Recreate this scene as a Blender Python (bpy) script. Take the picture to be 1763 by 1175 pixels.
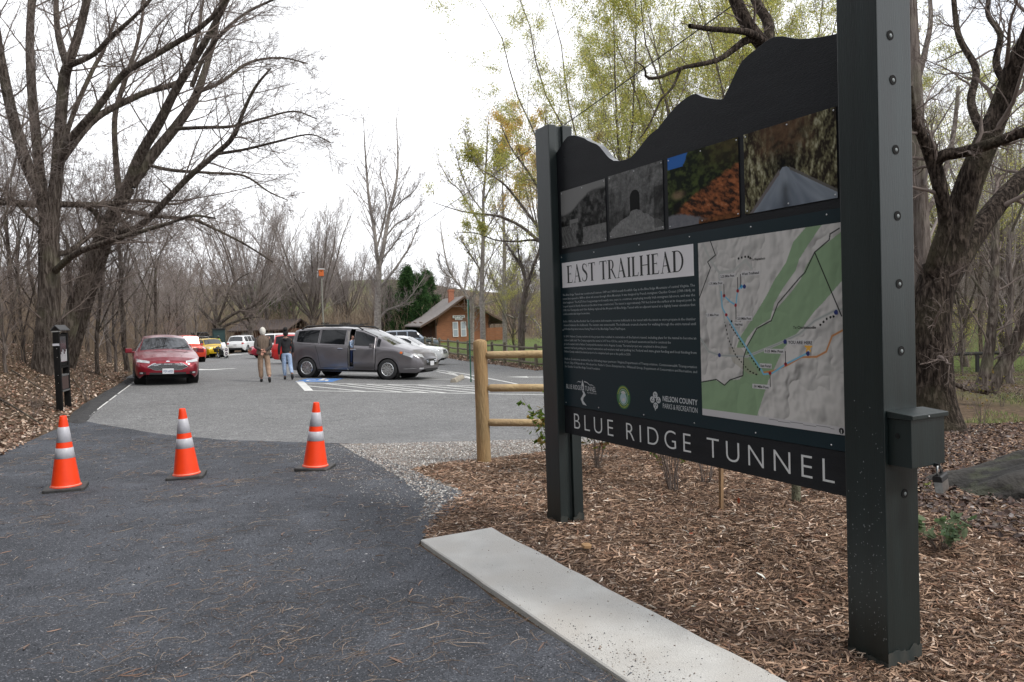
import bpy, bmesh, math, random
import numpy as np
from mathutils import Vector, Matrix

for _o in list(bpy.data.objects):
    bpy.data.objects.remove(_o, do_unlink=True)
SC = bpy.context.scene
COL = SC.collection
RNG = np.random.default_rng(7)
random.seed(7)
PI = math.pi

# ------------------------------------------------------------------ camera
F = 1327.0
CX, CY = 881.5, 587.5
CAMH = 1.5
PITCH = math.atan(43 / F)
ROLL = math.radians(1.95)
c_f = np.array([0, math.cos(PITCH), -math.sin(PITCH)])
_r0 = np.array([1.0, 0, 0])
_u0 = np.cross(_r0, c_f)
c_r = math.cos(ROLL) * _r0 - math.sin(ROLL) * _u0
c_u = math.cos(ROLL) * _u0 + math.sin(ROLL) * _r0
cd = bpy.data.cameras.new('camera')
cam = bpy.data.objects.new('camera', cd)
COL.objects.link(cam)
cd.sensor_width = 36.0
cd.lens = F / 1763.0 * 36.0
cd.clip_start = 0.05
cd.clip_end = 3000
cam.matrix_world = Matrix(((c_r[0], c_u[0], -c_f[0], 0), (c_r[1], c_u[1], -c_f[1], 0),
                           (c_r[2], c_u[2], -c_f[2], CAMH), (0, 0, 0, 1)))
SC.camera = cam

# ------------------------------------------------------------------ sky, sun, exposure
SUN_EL, SUN_AZ = math.radians(48), math.radians(118)      # azimuth clockwise from +Y
w = bpy.data.worlds.new('World')
SC.world = w
w.use_nodes = True
nt = w.node_tree
nt.nodes.clear()
wo = nt.nodes.new('ShaderNodeOutputWorld')
bg = nt.nodes.new('ShaderNodeBackground')
bg.inputs['Strength'].default_value = 0.12
sky = nt.nodes.new('ShaderNodeTexSky')
sky.sky_type = 'NISHITA'
sky.sun_disc = False
sky.sun_elevation = SUN_EL
sky.sun_rotation = SUN_AZ
tc = nt.nodes.new('ShaderNodeTexCoord')
mp = nt.nodes.new('ShaderNodeMapping')
mp.inputs['Scale'].default_value = (1.0, 1.0, 2.2)
mp.inputs['Location'].default_value = (0.35, 0.1, 0.0)
ns = nt.nodes.new('ShaderNodeTexNoise')
ns.inputs['Scale'].default_value = 1.5
ns.inputs['Detail'].default_value = 7
ns.inputs['Roughness'].default_value = 0.5
rp = nt.nodes.new('ShaderNodeValToRGB')
rp.color_ramp.elements[0].position = 0.33
rp.color_ramp.elements[0].color = (0.62, 0.62, 0.62, 1)
rp.color_ramp.elements[1].position = 0.52
rp.color_ramp.elements[1].color = (1, 1, 1, 1)
mx = nt.nodes.new('ShaderNodeMix')
mx.data_type = 'RGBA'
mx.inputs['B'].default_value = (9.6, 9.75, 10.1, 1)
nt.links.new(tc.outputs['Generated'], mp.inputs['Vector'])
nt.links.new(mp.outputs[0], ns.inputs['Vector'])
nt.links.new(ns.outputs['Fac'], rp.inputs[0])
nt.links.new(rp.outputs[0], mx.inputs['Factor'])
nt.links.new(sky.outputs[0], mx.inputs['A'])
nt.links.new(mx.outputs['Result'], bg.inputs['Color'])
nt.links.new(bg.outputs[0], wo.inputs['Surface'])

sl = bpy.data.lights.new('sun', 'SUN')
sl.energy = 1.6
sl.angle = math.radians(12)
sl.color = (1.0, 0.95, 0.87)
sun = bpy.data.objects.new('sun', sl)
COL.objects.link(sun)
_sd = Vector((math.sin(SUN_AZ) * math.cos(SUN_EL), math.cos(SUN_AZ) * math.cos(SUN_EL), math.sin(SUN_EL)))
sun.rotation_euler = _sd.to_track_quat('Z', 'Y').to_euler()
SC.view_settings.view_transform = 'Standard'
SC.view_settings.look = 'None'
SC.view_settings.exposure = 0.42
SC.view_settings.gamma = 1.0
SC.view_settings.use_curve_mapping = False
SC.cycles.max_bounces = 6
SC.cycles.diffuse_bounces = 3
SC.cycles.glossy_bounces = 3
SC.cycles.transmission_bounces = 4
SC.cycles.transparent_max_bounces = 8
SC.cycles.use_denoising = True

# ------------------------------------------------------------------ numpy noise
def _hash(ix, iy, seed):
    n = (ix.astype(np.int64) * 374761393 + iy.astype(np.int64) * 668265263 + seed * 974634777) & 0xFFFFFFFF
    n = ((n ^ (n >> 13)) * 1274126177) & 0xFFFFFFFF
    return ((n ^ (n >> 16)) & 0xFFFF) / 65535.0

def vnoise(x, y, seed=0):
    x = np.asarray(x, float); y = np.asarray(y, float)
    ix = np.floor(x); iy = np.floor(y)
    fx = x - ix; fy = y - iy
    fx = fx * fx * (3 - 2 * fx); fy = fy * fy * (3 - 2 * fy)
    a = _hash(ix, iy, seed); b = _hash(ix + 1, iy, seed)
    c = _hash(ix, iy + 1, seed); d = _hash(ix + 1, iy + 1, seed)
    return (a * (1 - fx) + b * fx) * (1 - fy) + (c * (1 - fx) + d * fx) * fy

def fbm(x, y, seed=0, o=4):
    s = 0; a = 0.5; t = 0
    for i in range(o):
        s = s + a * vnoise(np.asarray(x) * 2 ** i, np.asarray(y) * 2 ** i, seed + i * 17); t += a; a *= 0.5
    return s / t

def sstep(a, b, x):
    t = np.clip((np.asarray(x, float) - a) / (b - a), 0, 1)
    return t * t * (3 - 2 * t)

# ------------------------------------------------------------------ terrain height
_py = [-60, 6.5, 9, 12, 15, 25, 30, 36, 45, 60, 88, 110, 160, 220, 300, 500, 900]
_pz = [0, 0, -.1, -.3, -.38, -.42, -.52, -.72, -.95, -1.1, -1.2, -.7, 2.2, 8.0, 15, 24, 30]
YN = np.concatenate([np.arange(-30, 60, 0.5), np.arange(60, 130, 2.0), np.arange(130, 920, 15.0)])
_zn = np.interp(YN, _py, _pz)
for _ in range(3):
    _zn[1:-1] = (_zn[:-2] + 2 * _zn[1:-1] + _zn[2:]) / 4
_xly = [-30, 0, 10.4, 14.9, 25.4, 33, 50, 70, 90, 900]
_xlx = [-8.5, -6.6, -7.25, -9.1, -13.0, -15.8, -20.5, -28.5, -36, -36]

def zbase(x, y):
    x = np.asarray(x, float); y = np.asarray(y, float)
    lat = -0.04 * (np.clip(x, -16, 20) + 6)
    fy = np.interp(y, [10, 16, 36, 60], [0, 1, 1, 0])
    return np.interp(y, YN, _zn) + lat * fy

def zbank(x, y):
    d = np.interp(y, _xly, _xlx) - np.asarray(x, float)
    k = 1.0 - sstep(85, 130, y)
    return (sstep(0.3, 5.0, d) * 1.15 + sstep(4, 20, d) * 1.6) * k

def zt(x, y):
    return zbase(x, y) + zbank(x, y)

# pixel of the photograph -> ray -> terrain (only to survey where things stand)
def ray(px, py):
    return c_f + c_r * (px - CX) / F - c_u * (py - CY) / F

def at(px, py, dz=0.0):
    d = ray(px, py)
    t = 1.0
    prev = t
    for _ in range(4000):
        p = np.array([0, 0, CAMH]) + d * t
        if p[2] - dz <= zt(p[0], p[1]):
            a, b = prev, t
            for _ in range(30):
                m = (a + b) / 2
                q = np.array([0, 0, CAMH]) + d * m
                if q[2] - dz <= zt(q[0], q[1]): b = m
                else: a = m
            q = np.array([0, 0, CAMH]) + d * b
            return float(q[0]), float(q[1])
        prev = t
        t *= 1.01
    p = np.array([0, 0, CAMH]) + d * 300
    return float(p[0]), float(p[1])

def atd(px, depth, py=560):
    """ground point below/above the pixel column at this forward distance"""
    d = ray(px, py)
    p = d * depth
    return float(p[0]), float(p[1])

def p3(px, py, depth):
    p = np.array([0, 0, CAMH]) + ray(px, py) * depth
    return p

# ------------------------------------------------------------------ materials
_M = {}
def mat(name, col, rough=0.7, metal=0.0, var=None, scale=8.0, detail=4.0, bump=0.0, bscale=None, spec=None, attr=None,
        coord='Object', stretch=None, alpha=None, trans=0.0, coat=0.0, coords_noise=None, var2=None, scale2=1.0, emit=None):
    """principled material; var: second colour mixed in by noise, var2: third colour by a large noise"""
    if name in _M: return _M[name]
    m = bpy.data.materials.new(name); m.use_nodes = True
    n = m.node_tree.nodes; l = m.node_tree.links
    b = n['Principled BSDF']
    b.inputs['Roughness'].default_value = rough
    b.inputs['Metallic'].default_value = metal
    if spec is not None: b.inputs['Specular IOR Level'].default_value = spec
    if coat: 
        b.inputs['Coat Weight'].default_value = coat
        b.inputs['Coat Roughness'].default_value = 0.05
    if trans: b.inputs['Transmission Weight'].default_value = trans
    c4 = lambda c: (c[0], c[1], c[2], 1)
    out = None
    vec = None
    if var is not None or bump or var2 is not None:
        t = n.new('ShaderNodeTexCoord'); mpn = n.new('ShaderNodeMapping')
        if stretch: mpn.inputs['Scale'].default_value = stretch
        l.new(t.outputs[coord], mpn.inputs['Vector']); vec = mpn.outputs[0]
    if attr:
        a = n.new('ShaderNodeAttribute'); a.attribute_name = attr; out = a.outputs['Color']
    if var is not None:
        t = n.new('ShaderNodeTexNoise'); t.inputs['Scale'].default_value = scale; t.inputs['Detail'].default_value = detail
        l.new(vec, t.inputs['Vector'])
        r = n.new('ShaderNodeMapRange'); r.inputs['From Min'].default_value = 0.32; r.inputs['From Max'].default_value = 0.68
        l.new(t.outputs['Fac'], r.inputs['Value'])
        x = n.new('ShaderNodeMix'); x.data_type = 'RGBA'
        if out is None: x.inputs['A'].default_value = c4(col)
        else: l.new(out, x.inputs['A'])
        x.inputs['B'].default_value = c4(var)
        l.new(r.outputs[0], x.inputs['Factor']); out = x.outputs['Result']
    if var2 is not None:
        t = n.new('ShaderNodeTexNoise'); t.inputs['Scale'].default_value = scale2; t.inputs['Detail'].default_value = 3
        l.new(vec, t.inputs['Vector'])
        r = n.new('ShaderNodeMapRange'); r.inputs['From Min'].default_value = 0.42; r.inputs['From Max'].default_value = 0.62
        l.new(t.outputs['Fac'], r.inputs['Value'])
        x = n.new('ShaderNodeMix'); x.data_type = 'RGBA'
        if out is None: x.inputs['A'].default_value = c4(col)
        else: l.new(out, x.inputs['A'])
        x.inputs['B'].default_value = c4(var2)
        l.new(r.outputs[0], x.inputs['Factor']); out = x.outputs['Result']
    if out is None: b.inputs['Base Color'].default_value = c4(col)
    else: l.new(out, b.inputs['Base Color'])
    if bump:
        t = n.new('ShaderNodeTexNoise'); t.inputs['Scale'].default_value = bscale or scale * 2; t.inputs['Detail'].default_value = 5
        l.new(vec, t.inputs['Vector'])
        u = n.new('ShaderNodeBump'); u.inputs['Strength'].default_value = min(1, bump); u.inputs['Distance'].default_value = 0.02 * max(1, bump)
        l.new(t.outputs['Fac'], u.inputs['Height']); l.new(u.outputs[0], b.inputs['Normal'])
    if emit:
        b.inputs['Emission Color'].default_value = c4(emit); b.inputs['Emission Strength'].default_value = 1
    _M[name] = m
    return m

# ------------------------------------------------------------------ geometry collector
class Geo:
    def __init__(s):
        s.v = []; s.f = []; s.c = []; s.n = 0; s.fm = []
    def add(s, verts, faces, col=None, mi=0):
        verts = np.asarray(verts, float).reshape(-1, 3)
        s.v.append(verts)
        if isinstance(faces, np.ndarray):
            s.f.append(faces + s.n); cnt = len(faces)
        else:
            s.f.append([tuple(i + s.n for i in f) for f in faces]); cnt = len(faces)
        s.fm.append(np.full(cnt, mi, np.int32))
        if col is not None:
            col = np.asarray(col, float)
            if col.ndim == 1: col = np.tile(col[:3], (len(verts), 1))
            s.c.append(col)
        s.n += len(verts)
        return s
    def box(s, x0, x1, y0, y1, z0, z1, M=None, **k):
        v = np.array([(x0, y0, z0), (x1, y0, z0), (x1, y1, z0), (x0, y1, z0), (x0, y0, z1), (x1, y0, z1), (x1, y1, z1), (x0, y1, z1)], float)
        f = [(0, 3, 2, 1), (4, 5, 6, 7), (0, 1, 5, 4), (1, 2, 6, 5), (2, 3, 7, 6), (3, 0, 4, 7)]
        if M is not None: v = xf(v, M)
        return s.add(v, f, **k)
    def tube(s, pts, rad, k=8, cap=True, **kw):
        P = np.asarray(pts, float)[None]; R = np.broadcast_to(np.asarray(rad, float), (len(pts),))[None]
        v, f = tubes(P, R, k)
        s.add(v, f, **kw)
        if cap:
            n = len(pts); b = s.n - len(v)
            s.f.append([tuple(b + j for j in range(k))[::-1], tuple(b + (n - 1) * k + j for j in range(k))]); s.fm.append(np.zeros(2, np.int32))
        return s
    def lathe(s, prof, k=24, M=None, cap=False, **kw):
        prof = np.asarray(prof, float)
        a = np.linspace(0, 2 * PI, k, endpoint=False)
        v = np.stack([prof[:, None, 0] * np.cos(a), prof[:, None, 0] * np.sin(a), np.repeat(prof[:, None, 1], k, 1)], -1).reshape(-1, 3)
        f = grid_faces(len(prof), k, wrap=True)
        if M is not None: v = xf(v, M)
        s.add(v, f, **kw)
        if cap:
            b = s.n - len(v)
            s.f.append([tuple(b + j for j in range(k))[::-1], tuple(b + (len(prof) - 1) * k + j for j in range(k))]); s.fm.append(np.zeros(2, np.int32))
        return s
    def prism(s, poly, z0, z1, M=None, **k):
        """poly: (x,z) outline in the local XZ plane, extruded along y from z0 to z1"""
        n = len(poly)
        v = [(p[0], z0, p[1]) for p in poly] + [(p[0], z1, p[1]) for p in poly]
        f = [tuple(range(n)), tuple(range(2 * n - 1, n - 1, -1))] + [(i, i + n, (i + 1) % n + n, (i + 1) % n) for i in range(n)]
        v = np.array(v, float)
        if M is not None: v = xf(v, M)
        return s.add(v, f, **k)
    def build(s, name, m=None, parent=None, smooth=False, loc=None, matrix=None):
        me = bpy.data.meshes.new(name)
        V = np.concatenate(s.v) if s.v else np.zeros((0, 3))
        if all(isinstance(f, np.ndarray) for f in s.f):
            tot = [np.full(len(f), f.shape[1]) for f in s.f]
            idx = np.concatenate([f.ravel() for f in s.f]); tot = np.concatenate(tot)
        else:
            idx = []; tot = []
            for f in s.f:
                if isinstance(f, np.ndarray):
                    idx.append(f.ravel()); tot.append(np.full(len(f), f.shape[1]))
                else:
                    for q in f: idx.append(np.array(q)); tot.append(np.array([len(q)]))
            idx = np.concatenate(idx); tot = np.concatenate(tot)
        me.vertices.add(len(V)); me.vertices.foreach_set('co', V.astype(np.float32).ravel())
        me.loops.add(len(idx)); me.loops.foreach_set('vertex_index', idx.astype(np.int32))
        me.polygons.add(len(tot))
        st = np.concatenate([[0], np.cumsum(tot)[:-1]])
        me.polygons.foreach_set('loop_start', st.astype(np.int32))
        me.polygons.foreach_set('loop_total', tot.astype(np.int32))
        me.polygons.foreach_set('use_smooth', np.full(len(tot), bool(smooth)))
        ms = m if isinstance(m, (list, tuple)) else [m]
        for q in ms:
            if q is not None: me.materials.append(q)
        if len(ms) > 1: me.polygons.foreach_set('material_index', np.concatenate(s.fm).astype(np.int32))
        if s.c:
            C = np.concatenate(s.c)
            a = me.color_attributes.new('col', 'FLOAT_COLOR', 'POINT')
            a.data.foreach_set('color', np.concatenate([C, np.ones((len(C), 1))], 1).astype(np.float32).ravel())
        me.update(calc_edges=True)
        me.validate()
        o = bpy.data.objects.new(name, me)
        COL.objects.link(o)
        if loc is not None: o.location = loc
        if matrix is not None: o.matrix_local = matrix
        if parent is not None: o.parent = parent
        return o

def xf(v, M):
    M = np.array(M)
    return v @ M[:3, :3].T + M[:3, 3]

def grid_faces(n, k, wrap=False):
    i = np.arange(n - 1)[:, None]; j = np.arange(k if wrap else k - 1)[None]
    a = i * k + j; b = i * k + (j + 1) % k
    return np.stack([a, b, b + k, a + k], -1).reshape(-1, 4)

def tubes(P, R, k):
    """P (B,n,3) centre lines, R (B,n) radii -> verts, quads"""
    B, n, _ = P.shape
    T = np.empty_like(P)
    T[:, 1:-1] = P[:, 2:] - P[:, :-2]; T[:, 0] = P[:, 1] - P[:, 0]; T[:, -1] = P[:, -1] - P[:, -2]
    T /= np.linalg.norm(T, axis=-1, keepdims=True) + 1e-9
    ov = P[:, -1] - P[:, 0]
    ref = np.zeros_like(ov); ax = np.argmin(np.abs(ov), axis=1); ref[np.arange(B), ax] = 1
    ref = np.repeat(ref[:, None], n, 1)
    S = np.cross(T, ref); S /= np.linalg.norm(S, axis=-1, keepdims=True) + 1e-9
    U = np.cross(S, T)
    a = np.linspace(0, 2 * PI, k, endpoint=False)
    V = P[:, :, None] + R[:, :, None, None] * (S[:, :, None] * np.cos(a)[None, None, :, None] + U[:, :, None] * np.sin(a)[None, None, :, None])
    f = grid_faces(n, k, True)
    fa = (f[None] + (np.arange(B) * n * k)[:, None, None]).reshape(-1, 4)
    return V.reshape(-1, 3), fa

def empty(name, loc=(0, 0, 0), rz=0.0, label=None, cat=None, group=None, rot=None):
    o = bpy.data.objects.new(name, None); COL.objects.link(o)
    o.empty_display_size = 0.2
    o.location = loc; o.rotation_euler = rot if rot else (0, 0, rz)
    return tag(o, label, cat, group)

def tag(o, label=None, cat=None, group=None, kind=None):
    if label: o['label'] = label
    if cat: o['category'] = cat
    if group: o['group'] = group
    if kind: o['kind'] = kind
    return o

def dup(root, loc, rz=0.0, label=None, group=None, scale=None, cat=None):
    r = root.copy(); COL.objects.link(r); r.location = loc; r.rotation_euler = (0, 0, rz)
    if scale: r.scale = scale
    if label: r['label'] = label
    if group: r['group'] = group
    if cat: r['category'] = cat
    for ch in list(root.children):
        c = ch.copy(); COL.objects.link(c); c.parent = r
        for g in ch.children:
            d = g.copy(); COL.objects.link(d); d.parent = c
    return r

def R3(rx=0, ry=0, rz=0, t=(0, 0, 0)):
    return Matrix.Translation(t) @ Matrix.Rotation(rz, 4, 'Z') @ Matrix.Rotation(ry, 4, 'Y') @ Matrix.Rotation(rx, 4, 'X')

def bevel(o, w=0.005, seg=2):
    md = o.modifiers.new('b', 'BEVEL'); md.width = w; md.segments = seg; md.limit_method = 'ANGLE'; md.angle_limit = math.radians(40)
    return o

def text_mesh(body, size, align='LEFT', res=2, sx=1.0, spacing=1.0, extrude=0.0, justify_width=None, bold=0.0):
    c = bpy.data.curves.new('t', 'FONT'); c.body = body; c.size = size; c.align_x = align; c.resolution_u = res
    c.space_character = spacing; c.extrude = extrude; c.offset = bold
    o = bpy.data.objects.new('t', c); COL.objects.link(o)
    dg = bpy.context.evaluated_depsgraph_get()
    me = bpy.data.meshes.new_from_object(o.evaluated_get(dg))
    bpy.data.objects.remove(o); bpy.data.curves.remove(c)
    n = len(me.vertices)
    v = np.zeros(n * 3); me.vertices.foreach_get('co', v); v = v.reshape(-1, 3)
    f = [tuple(p.vertices) for p in me.polygons]
    bpy.data.meshes.remove(me)
    v[:, 0] *= sx
    return v, f
# ================================================================== GROUND
def inpoly(x, y, poly):
    x = np.asarray(x); y = np.asarray(y); c = np.zeros(x.shape, bool)
    n = len(poly)
    for i in range(n):
        x1, y1 = poly[i]; x2, y2 = poly[(i + 1) % n]
        if y1 == y2: continue
        k = ((y1 > y) != (y2 > y)) & (x < (x2 - x1) * (y - y1) / (y2 - y1) + x1)
        c ^= k
    return c

def pdist(x, y, poly):
    """distance to the outline"""
    x = np.asarray(x, float); y = np.asarray(y, float); d = np.full(x.shape, 1e9)
    n = len(poly)
    for i in range(n):
        a = np.array(poly[i]); b = np.array(poly[(i + 1) % n]); e = b - a; L = e @ e + 1e-12
        t = np.clip(((x - a[0]) * e[0] + (y - a[1]) * e[1]) / L, 0, 1)
        d = np.minimum(d, np.hypot(x - a[0] - t * e[0], y - a[1] - t * e[1]))
    return d

def wig(poly, step=0.25, amp=0.05, seed=1, closed=True):
    """an outline with short irregular wobbles"""
    out = []; n = len(poly)
    for i in range(n if closed else n - 1):
        a = np.array(poly[i], float); b = np.array(poly[(i + 1) % n], float)
        L = np.hypot(*(b - a)); m = max(1, int(L / step)); nrm = np.array([-(b - a)[1], (b - a)[0]]) / (L + 1e-9)
        for j in range(m):
            p = a + (b - a) * j / m
            out.append(tuple(p + nrm * amp * 2 * (fbm(p[0] * 1.7, p[1] * 1.7, seed, 4) - 0.5) * (0 if L < step else 1)))
    return out

def sheet(name, poly, off, m, xs=2.0, ys=0.5, parent=None, zf=None, crest=None):
    bm = bmesh.new()
    vs = [bm.verts.new((p[0], p[1], 0)) for p in poly]
    es = [bm.edges.new((vs[i], vs[(i + 1) % len(vs)])) for i in range(len(vs))]
    bmesh.ops.triangle_fill(bm, use_beauty=True, edges=es)
    P = np.array(poly)
    for axis, step in ((0, xs), (1, ys)):
        lo, hi = P[:, axis].min(), P[:, axis].max()
        g = np.arange(math.ceil(lo / step) * step, hi, step)
        for q in g:
            co = (q, 0, 0) if axis == 0 else (0, q, 0)
            no = (1, 0, 0) if axis == 0 else (0, 1, 0)
            bmesh.ops.bisect_plane(bm, geom=bm.verts[:] + bm.edges[:] + bm.faces[:], plane_co=co, plane_no=no)
    X = np.array([v.co[:2] for v in bm.verts])
    z = (zf or zbase)(X[:, 0], X[:, 1]) + off
    if crest: z = z + crest(X[:, 0], X[:, 1])
    for v, q in zip(bm.verts, z): v.co.z = q
    bmesh.ops.recalc_face_normals(bm, faces=bm.faces[:])
    for f in bm.faces:
        if f.normal.z < 0: f.normal_flip()
    me = bpy.data.meshes.new(name); bm.to_mesh(me); bm.free()
    me.materials.append(m)
    o = bpy.data.objects.new(name, me); COL.objects.link(o)
    if parent: o.parent = parent
    return o

# ---- outlines (metres)
LOT = [at(*p) for p in ((138, 727), (200, 737), (265, 748), (330, 755.5), (400, 760), (470, 763), (600, 766.5), (760, 767.5))] + [(1.0, 10.4), (5.2, 10.35),
       (9.6, 20), (8.6, 29), (4.5, 34.2)] + [at(*p) for p in ((925, 638), (876, 631), (830, 625), (791, 620), (746, 612))] + \
      [(-12, 66), (-14, 86), (-24, 90), (-27.5, 84), (-26.6, 74), (-24.8, 62), (-21.2, 50), (-16.6, 36), (-14.6, 30), (-12.9, 25.4)] + [at(*p) for p in ((222, 664), (185, 690))]
TRAIL = [(-7.9, -8), (-6.9, 4), (-7.3, 8.5), (-7.35, 10.6)] + [at(*p) for p in ((60, 757), (118, 729), (140, 726), (200, 736), (265, 747), (330, 754.5), (400, 759), (470, 762), (600, 765))] + [
         (-1.75, 9.3), (-1.25, 8.3), (-0.85, 7.3), (-0.4, 6.35), (-0.5, 5.9), (-0.66, 5.12), (-0.64, 5.05), (5.3, -6.45), (5.0, -8)]
SLAB0 = np.array([-0.655, 5.088]); SD = np.array([0.4594, -0.8882]); SN = np.array([0.8882, 0.4594])
SLAB = [tuple(SLAB0), tuple(SLAB0 + SN * 0.53 + SD * 0.012), tuple(SLAB0 + SN * 0.53 + SD * 13), tuple(SLAB0 + SD * 13)]
MULCH = [(-0.22, 5.30), (-0.60, 5.13), (-0.66, 5.35), (-0.62, 5.95), (-0.45, 6.6), (-0.8, 7.3), (-1.1, 7.9), (-0.85, 8.25), (-0.2, 8.55), (0.35, 8.95), (1.0, 9.6), (2.5, 10.15),
         (7, 10.2), (10.5, 9.6), (12, 6), (12, -7.5), (5.9, -6.9)]
GRAV = [(-2.5, 10.9), (-1.95, 9.3), (-1.5, 8.3), (-1.1, 7.3), (-0.75, 6.3), (-0.75, 5.6), (-0.1, 5.6), (0.3, 7), (0.8, 8.2), (4, 9.9), (12, 10.1), (12, 10.9), (1, 10.7)]

# ---- the terrain: one sheet out to the horizon
xs = np.concatenate([-np.geomspace(60, 700, 22)[::-1], np.arange(-56, -30, 4), np.arange(-30, 20, 0.5), np.arange(20, 60, 3), np.geomspace(62, 700, 22)])
ys = YN
XX, YY = np.meshgrid(xs, ys)
ZZ = zt(XX, YY)
dl = np.interp(YY, _xly, _xlx) - XX
amp = sstep(0.6, 3, dl) * 0.10 + sstep(13, 16, XX) * 0.10
ZZ = ZZ + amp * (fbm(XX * 0.9, YY * 0.9, 3) - 0.5) * 2 + sstep(150, 260, YY) * 9 * (fbm(XX * 0.008, YY * 0.008, 9) - 0.45) - sstep(150, 300, YY) * 9 * sstep(-60, 0, XX)
litter = np.array([0.135, 0.092, 0.062]); grass = np.array([0.115, 0.175, 0.04]); straw = np.array([0.20, 0.16, 0.09]); woods = np.array([0.15, 0.118, 0.082])
def zone(x, y):
    n = fbm(x * 0.35, y * 0.35, 21)
    g = np.zeros(x.shape)
    g = np.maximum(g, sstep(36, 40, y + 0.25 * x) * (1 - sstep(84, 96, y)) * sstep(-14, -11, x))             # depot lawn
    g = np.maximum(g, 0.55 * sstep(11, 14, x) * sstep(14, 22, y) * sstep(0.42, 0.6, n))                       # right-hand verge
    ll = np.interp(y, _xly, _xlx) - x
    g = np.maximum(g, 0.8 * sstep(0.4, 1.2, ll) * (1 - sstep(2.5, 4.5, ll)) * (1 - sstep(10, 12.5, y)) * sstep(0.45, 0.58, fbm(x, y, 5)))
    g = np.maximum(g, 0.8 * (1 - sstep(-0.5, 2.5, np.abs(ll))) * sstep(28, 40, y) * (1 - sstep(88, 95, y)))   # far verge
    h = sstep(125, 160, y) * (1 - sstep(-52, -25, x - 0.0 * y))
    hg = sstep(0.38, 0.6, fbm(x * 0.02, y * 0.02, 33))
    g = g[..., None]; h = h[..., None]; hg = hg[..., None]
    c = litter * (1 - g) + grass * g
    far = sstep(70, 100, y)[..., None]
    c = c * (1 - far * (1 - g)) + woods * far * (1 - g)
    c = c * (1 - h) + (grass * 1.05 * (1 - hg) + straw * 1.45 * hg) * h
    return c
tc_ = zone(XX, YY)
g = Geo(); g.add(np.stack([XX, YY, ZZ], -1).reshape(-1, 3), grid_faces(len(ys), len(xs)), col=tc_.reshape(-1, 3))
m = mat('ground_cover', (0.1, 0.08, 0.05), rough=0.95, attr='col', var=(0.05, 0.038, 0.025), scale=9, detail=8, bump=1.5, bscale=14, spec=0.1)
tag(g.build('ground', m, smooth=True), kind='structure', label='leaf strewn ground with grass patches rising to woods and hill')

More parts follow.
